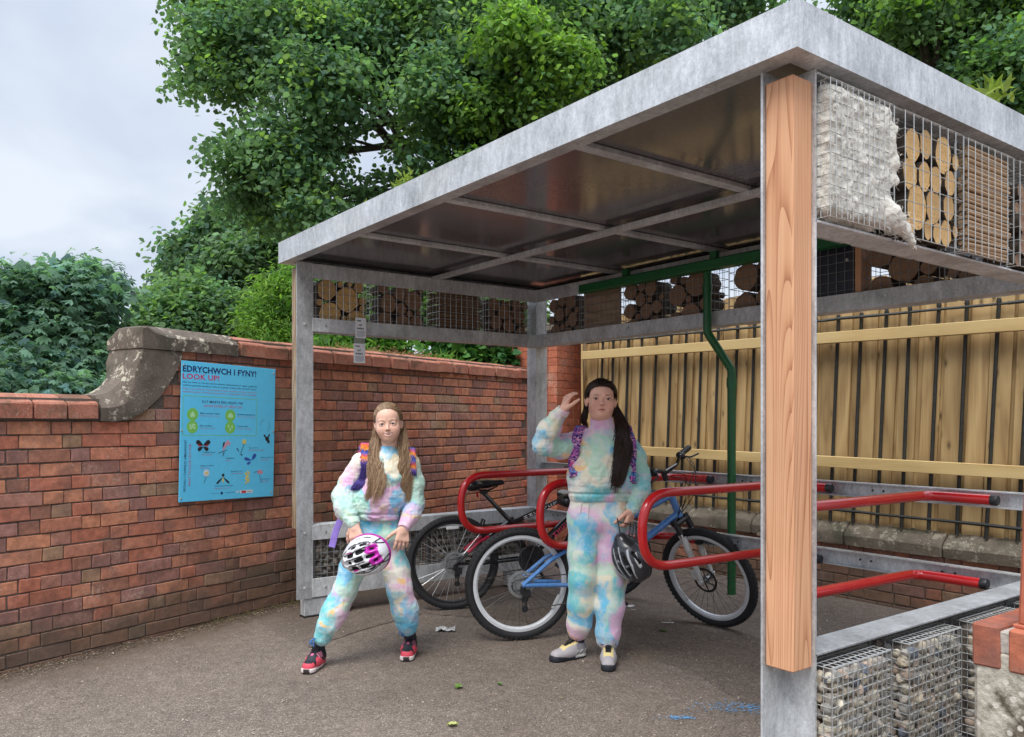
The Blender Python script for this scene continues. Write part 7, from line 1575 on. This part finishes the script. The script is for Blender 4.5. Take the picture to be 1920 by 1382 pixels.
D_b = [(320,600,17,45),(350,570,17,55),(275,635,17,42),(330,625,16.5,60),(400,590,17,60),(230,680,16,55),(300,680,16,60),(450,600,17,50)]
pD = c2w(320, 788, 17.4)
tree('field_maple_tree', 'lower bushy light green tree behind the dip in the wall coping', D_b, 36000, .12, (.145,.245,.11), 43, trunk=(pD.x, pD.y), yf=.15, young=(.16,.28,.07), cl=.25)
C_b = [(60,560,11,75),(130,540,11,68),(165,555,11.4,46),(20,560,11,60),(90,620,10.8,85),(140,620,11.2,60),(60,690,10.6,80),(120,690,10.8,70),(-10,640,11,90),(10,720,10.6,80),(110,750,10.6,80),(150,500,11.3,35),(190,515,11.4,26),(35,508,11,28)]
pC = c2w(70, 788, 12)
tree('horse_chestnut_tree', 'green horse chestnut tree with drooping leaves tinted for lens flare at the left edge', C_b, 16000, .125, (.145,.25,.175), 53, trunk=(pC.x, pC.y), yf=.10, young=(.14,.26,.15), cl=.24, per=12, palm=5, droop=.5, up=1.3, aspect=.3, dj=.4, flat=.45)  # pale bluish cast of the lens flare is put into the leaf colour
Y_b = [(540,560,9.5,55),(500,590,9.5,38),(560,610,9.4,45),(580,520,9.6,50),(520,625,9.4,35),(610,560,9.5,55),(650,620,9.5,45)]
pY = c2w(575, 788, 9.7)
tree('ash_sapling', 'bright yellow-green ash sapling behind the front left post', Y_b, 17000, .075, (.13,.245,.040), 63, trunk=(pY.x, pY.y), yf=.4, young=(.20,.33,.06), cl=.13, aspect=.28, dj=.3, droop=.8)
H_b = [(690,560,9.0,60),(760,570,9.0,60),(830,570,9.0,60),(900,580,9.0,60),(960,590,9.0,60),(640,560,9.0,60),(720,640,8.2,45),(640,640,8.0,40)]
pH = c2w(800, 788, 9.2)
tree('hazel_bush', 'leafy green bush seen through the baskets on the left side of the shelter', H_b, 22000, .07, (.085,.185,.030), 73, trunk=(pH.x, pH.y), yf=.25, young=(.15,.27,.05), cl=.14, dj=.2)
I_b = [(870,660,8.3,30),(910,668,8.3,28),(845,655,8.2,24),(945,672,8.5,22),(890,645,8.4,24)]
pI = c2w(900, 788, 8.5)
tree('ivy_bush', 'dark green large-leaved ivy above the wall coping near the brick pier', I_b, 1700, .10, (.040,.120,.022), 83, trunk=(pI.x, pI.y), yf=.2, young=(.09,.20,.035), cl=.10, per=8, aspect=.85, dj=.1, mat=M_leaf_g)
# dry brown stalks on the top of the wall
V, K_ = [], []; dr = MB(); rr = random.Random(6)
for i in range(520):
    s = rr.uniform(2.55,3.75); y = rr.uniform(.15,.5); p = w2w(s, y, 1.80); h = rr.uniform(.05,.17); d = Vector((rr.gauss(0,.6),rr.gauss(0,.6),1)).normalized(); q = p+d*h*.6; e = q+Vector((d.x*h*.6+rr.gauss(0,.03), d.y*h*.6+rr.gauss(0,.03), h*.15)); dr.tube([p, q, e], [.0016,.0014,.0006], 3, False)
    if rr.random() < .8: dr.box(-.008,-.003,0,.008,.003,.003, mat=Matrix.Translation(e) @ Euler((rr.uniform(0,3),rr.uniform(0,3),rr.uniform(0,3))).to_matrix().to_4x4())
tag(dr.build('dry_stalks', simple('dry_stalk', (.30,.17,.085), .9, bump=0)), 'tangle of dry reddish-brown stalks along the wall top behind the hanging cards', 'dry plants', kind='stuff')
gr = []; r_ = np.random.default_rng(5); n = 4200; s = r_.uniform(1.9,4.9,n); y = r_.uniform(.18,.7,n); P = np.array([tuple(w2w(a, b, 1.70+r_.uniform(0,.22)*(.5+.5*math.sin(a*5))) ) for a, b in zip(s, y)]); nn_ = r_.normal(size=(n,3))*.6+np.array([.3,-.3,.5])
V, F_, K_ = leaves(P, nn_, .085, np.array([.095,.20,.035])*r_.uniform(.5,1.4,(n,1)), .22, r_, -.4); g_ = place('wall_top_weeds', np_mesh('weeds', V, F_, M_leaf, K_, smooth=False)); tag(g_, 'green weeds and grasses growing behind the wall coping under the side beam', 'weeds', kind='stuff')
# sprigs growing over the roof edge
for (x, y, h, lab) in ((1.62,.05,.10,'pale yellow-green sprig poking over the middle of the front roof edge'), (1.15,.06,.05,'tiny green sprig on the front roof edge, left of the larger one'), (3.93-.05,1.28,.12,'green shoot growing above the right roof edge')):
    r_ = np.random.default_rng(int(x*100)); n = 34; P = np.array([x, y, 2.46])+r_.normal(size=(n,3))*np.array([.035,.012,.02])*h*12*.8; P[:, 2] = 2.462+np.abs(P[:, 2]-2.46)+r_.uniform(0,h*.6,n)
    V, F_, K_ = leaves(P, r_.normal(size=(n,3))+[0,-.5,.5], h*.55, np.array([.22,.28,.06])*r_.uniform(.6,1.2,(n,1)), .3, r_, -.8); V = V-np.array([x,y,2.46]); o = place('roof_plant', np_mesh('roof_plant', V, F_, M_leaf, K_, smooth=False), None, (x,y,2.46)); tag(o, lab, 'plant', 'plants on the roof')
# ================================================================ litter, fallen leaves, chalk, debris
M_foil = simple('crumpled_wrapper', (.55,.54,.52), .35, metal=.3, var=.4, scale=40, bump=.1); M_litp = simple('white_litter', (.66,.64,.62), .8, bump=0)
def crumple(name, label, px, py, lx, ly, h, mat, seed, cat='litter', rz=0):
    t = FOC*CAMZ/(py-788); p = c2w(px, py, t); rr = random.Random(seed); nx, ny = 9, 6; V = []; F_ = []
    for i in range(nx):
        for j in range(ny): V.append(((i/(nx-1)-.5)*lx+rr.uniform(-.5,.5)*lx/nx, (j/(ny-1)-.5)*ly*(.6+.4*rr.random())+rr.uniform(-.4,.4)*ly/ny, .006+abs(rr.gauss(0,.6))*h))
    for i in range(nx-1):
        for j in range(ny-1): F_.append((i*ny+j, (i+1)*ny+j, (i+1)*ny+j+1, i*ny+j+1))
    m = MB(); m.add(V, F_); o = m.build(name, mat); mo = o.modifiers.new('thick', 'SOLIDIFY'); mo.thickness = .0012; o.location = (p.x, p.y, 0); o.rotation_euler = (0,0,YAW+rz); tag(o, label, cat)
crumple('wrapper', 'crumpled silvery wrapper on the ground between the two girls', 836, 1183, .115, .075, .018, M_foil, 1)
crumple('paper_scrap', 'torn white paper scrap behind the taller girl\'s leg', 1178, 1138, .085, .05, .006, M_litp, 2, rz=.2)
crumple('paper_scrap', 'small white scrap just below the torn paper behind the taller girl', 1187, 1145, .028, .018, .003, M_litp, 3)
crumple('paper_scrap', 'thin white paper strip on the ground left of the blue bicycle\'s front wheel', 1252, 1169, .075, .02, .002, M_litp, 4, rz=-.1)
def fallen(label, px, py, L_, col, rz, seed):
    t = FOC*CAMZ/(py-788); p = c2w(px, py, t); rr = random.Random(seed); V = []; n = 7
    for i in range(n+1):
        u = i/n; w_ = math.sin(math.pi*u**.8)*.36*(1+.06*rr.gauss(0,1)); V += [(u*L_, -w_*L_, .012+rr.uniform(0,.006)), (u*L_, 0, .006), (u*L_, w_*L_, .012+rr.uniform(0,.008))]
    F_ = []
    for i in range(n): F_ += [(i*3,i*3+3,i*3+4,i*3+1),(i*3+1,i*3+4,i*3+5,i*3+2)]
    m = MB(); m.add(V, F_); g = simple('fallen_leaf', col, .6, var=.2, bump=0); o = m.build('fallen_leaf', g, loc=(p.x,p.y,0), rot=(0,0,rz)); tag(o, label, 'leaf', 'fallen leaves on the path')
fallen('large fresh green leaf on the path below the blue bicycle', 857, 1294, .055, (.14,.24,.05), 2.3, 1); fallen('small green leaf on the path right of the large one', 932, 1285, .030, (.13,.22,.06), .4, 2)
fallen('pale yellow-green leaf on the path nearest the bottom edge', 838, 1362, .05, (.42,.45,.15), .9, 3); fallen('small green leaf on the dark ground near the front wheel', 1236, 1184, .05, (.08,.13,.04), .3, 4)
M_chalk = simple('blue_chalk', (.12,.31,.54), .95, bump=0)
for (px, py, w_, lab, seed, n) in ((1385,1328,.085,'larger patch of blue chalk on the path beside the front post',1,300),(1277,1347,.03,'small blue chalk mark left of the larger patch',2,120)):
    t = FOC*CAMZ/(py-788); p = c2w(px, py, t); rr = random.Random(seed); m = MB()
    for i in range(n):
        a = rr.gauss(0,1)*w_*1.1; b = rr.gauss(0,.5)*w_*.8; q = rr.uniform(.0012,.0045); k = rr.uniform(0,3); z = .0045+i*.00001; m.add([(a+q*math.cos(k+j*1.26)*(1+.6*(j%2)), b+q*math.sin(k+j*1.26), z) for j in range(5)], [(0,1,2,3,4)])
    o = m.build('chalk_mark', M_chalk, loc=(p.x,p.y,0), rot=(0,0,YAW)); tag(o, lab, 'chalk', kind='stuff')
# leaf crumbs, grit and seeds along the wall foot and under the shelter
r_ = np.random.default_rng(77); pts = []; cs_ = []
for i in range(5200):
    s = r_.uniform(-1,3.2); d = abs(r_.normal())*.075+.01; p = w2w(s, -d, 0); pts.append((p.x,p.y,.006+r_.random()*.004)); cs_.append(np.array([.12,.085,.055])*r_.uniform(.4,2.4) if r_.random() < .93 else np.array([.45,.40,.33]))
for i in range(2600): pts.append((r_.uniform(.0,3.8), r_.uniform(.0,3.4), .009+r_.random()*.003)); cs_.append(np.array([.17,.12,.075])*r_.uniform(.3,2.2) if r_.random() < .9 else np.array([.5,.45,.36]))
for i in range(900):
    a = r_.uniform(0,6.28); q = abs(r_.normal())*.22; pts.append((3.5+q*1.3*math.cos(a), -.02+q*math.sin(a), .012+.03*max(0,1-q/.3))); cs_.append(np.array([.13,.06,.04])*r_.uniform(.4,2))
for i in range(1500): p = c2w(r_.uniform(-100,1500), r_.uniform(1180,1420), 1); pts.append((0,0,-5)); t = FOC*CAMZ/((788-(p.z-CAMZ)*-0) and r_.uniform(380,640)); q = c2w(r_.uniform(-50,1450), 788, t); pts[-1] = (q.x, q.y, .004); cs_.append(np.array([.30,.26,.22])*r_.uniform(.4,1.6))
P = np.array(pts); n = len(P); V, F_, K_ = leaves(P, r_.normal(size=(n,3))*.25+[0,0,1], .011, np.array(cs_), .5, r_, 0, .5)
tag(place('ground_debris', np_mesh('ground_debris', V, F_, attr_mat('debris', .9, .1), K_, smooth=False)), 'dry leaf crumbs, grit and seeds scattered along the foot of the wall and under the shelter', 'debris', kind='stuff')
# white twigs under the roof: none built; dry weeds at the wall foot
r_ = np.random.default_rng(9); n = 260; s = r_.uniform(1.2,2.2,n); P = np.array([tuple(w2w(a, -abs(r_.normal())*.03-.01, .01)) for a in s])
V, F_, K_ = leaves(P, r_.normal(size=(n,3))+[0,0,.2], .04, np.array([.22,.19,.10])*r_.uniform(.5,1.4,(n,1)), .07, r_, -1.2)
tag(place('dry_weeds', np_mesh('dry_weeds', V, F_, M_leaf, K_, smooth=False)), 'short dry weeds at the foot of the brick wall beside the front left post', 'weeds', kind='stuff')
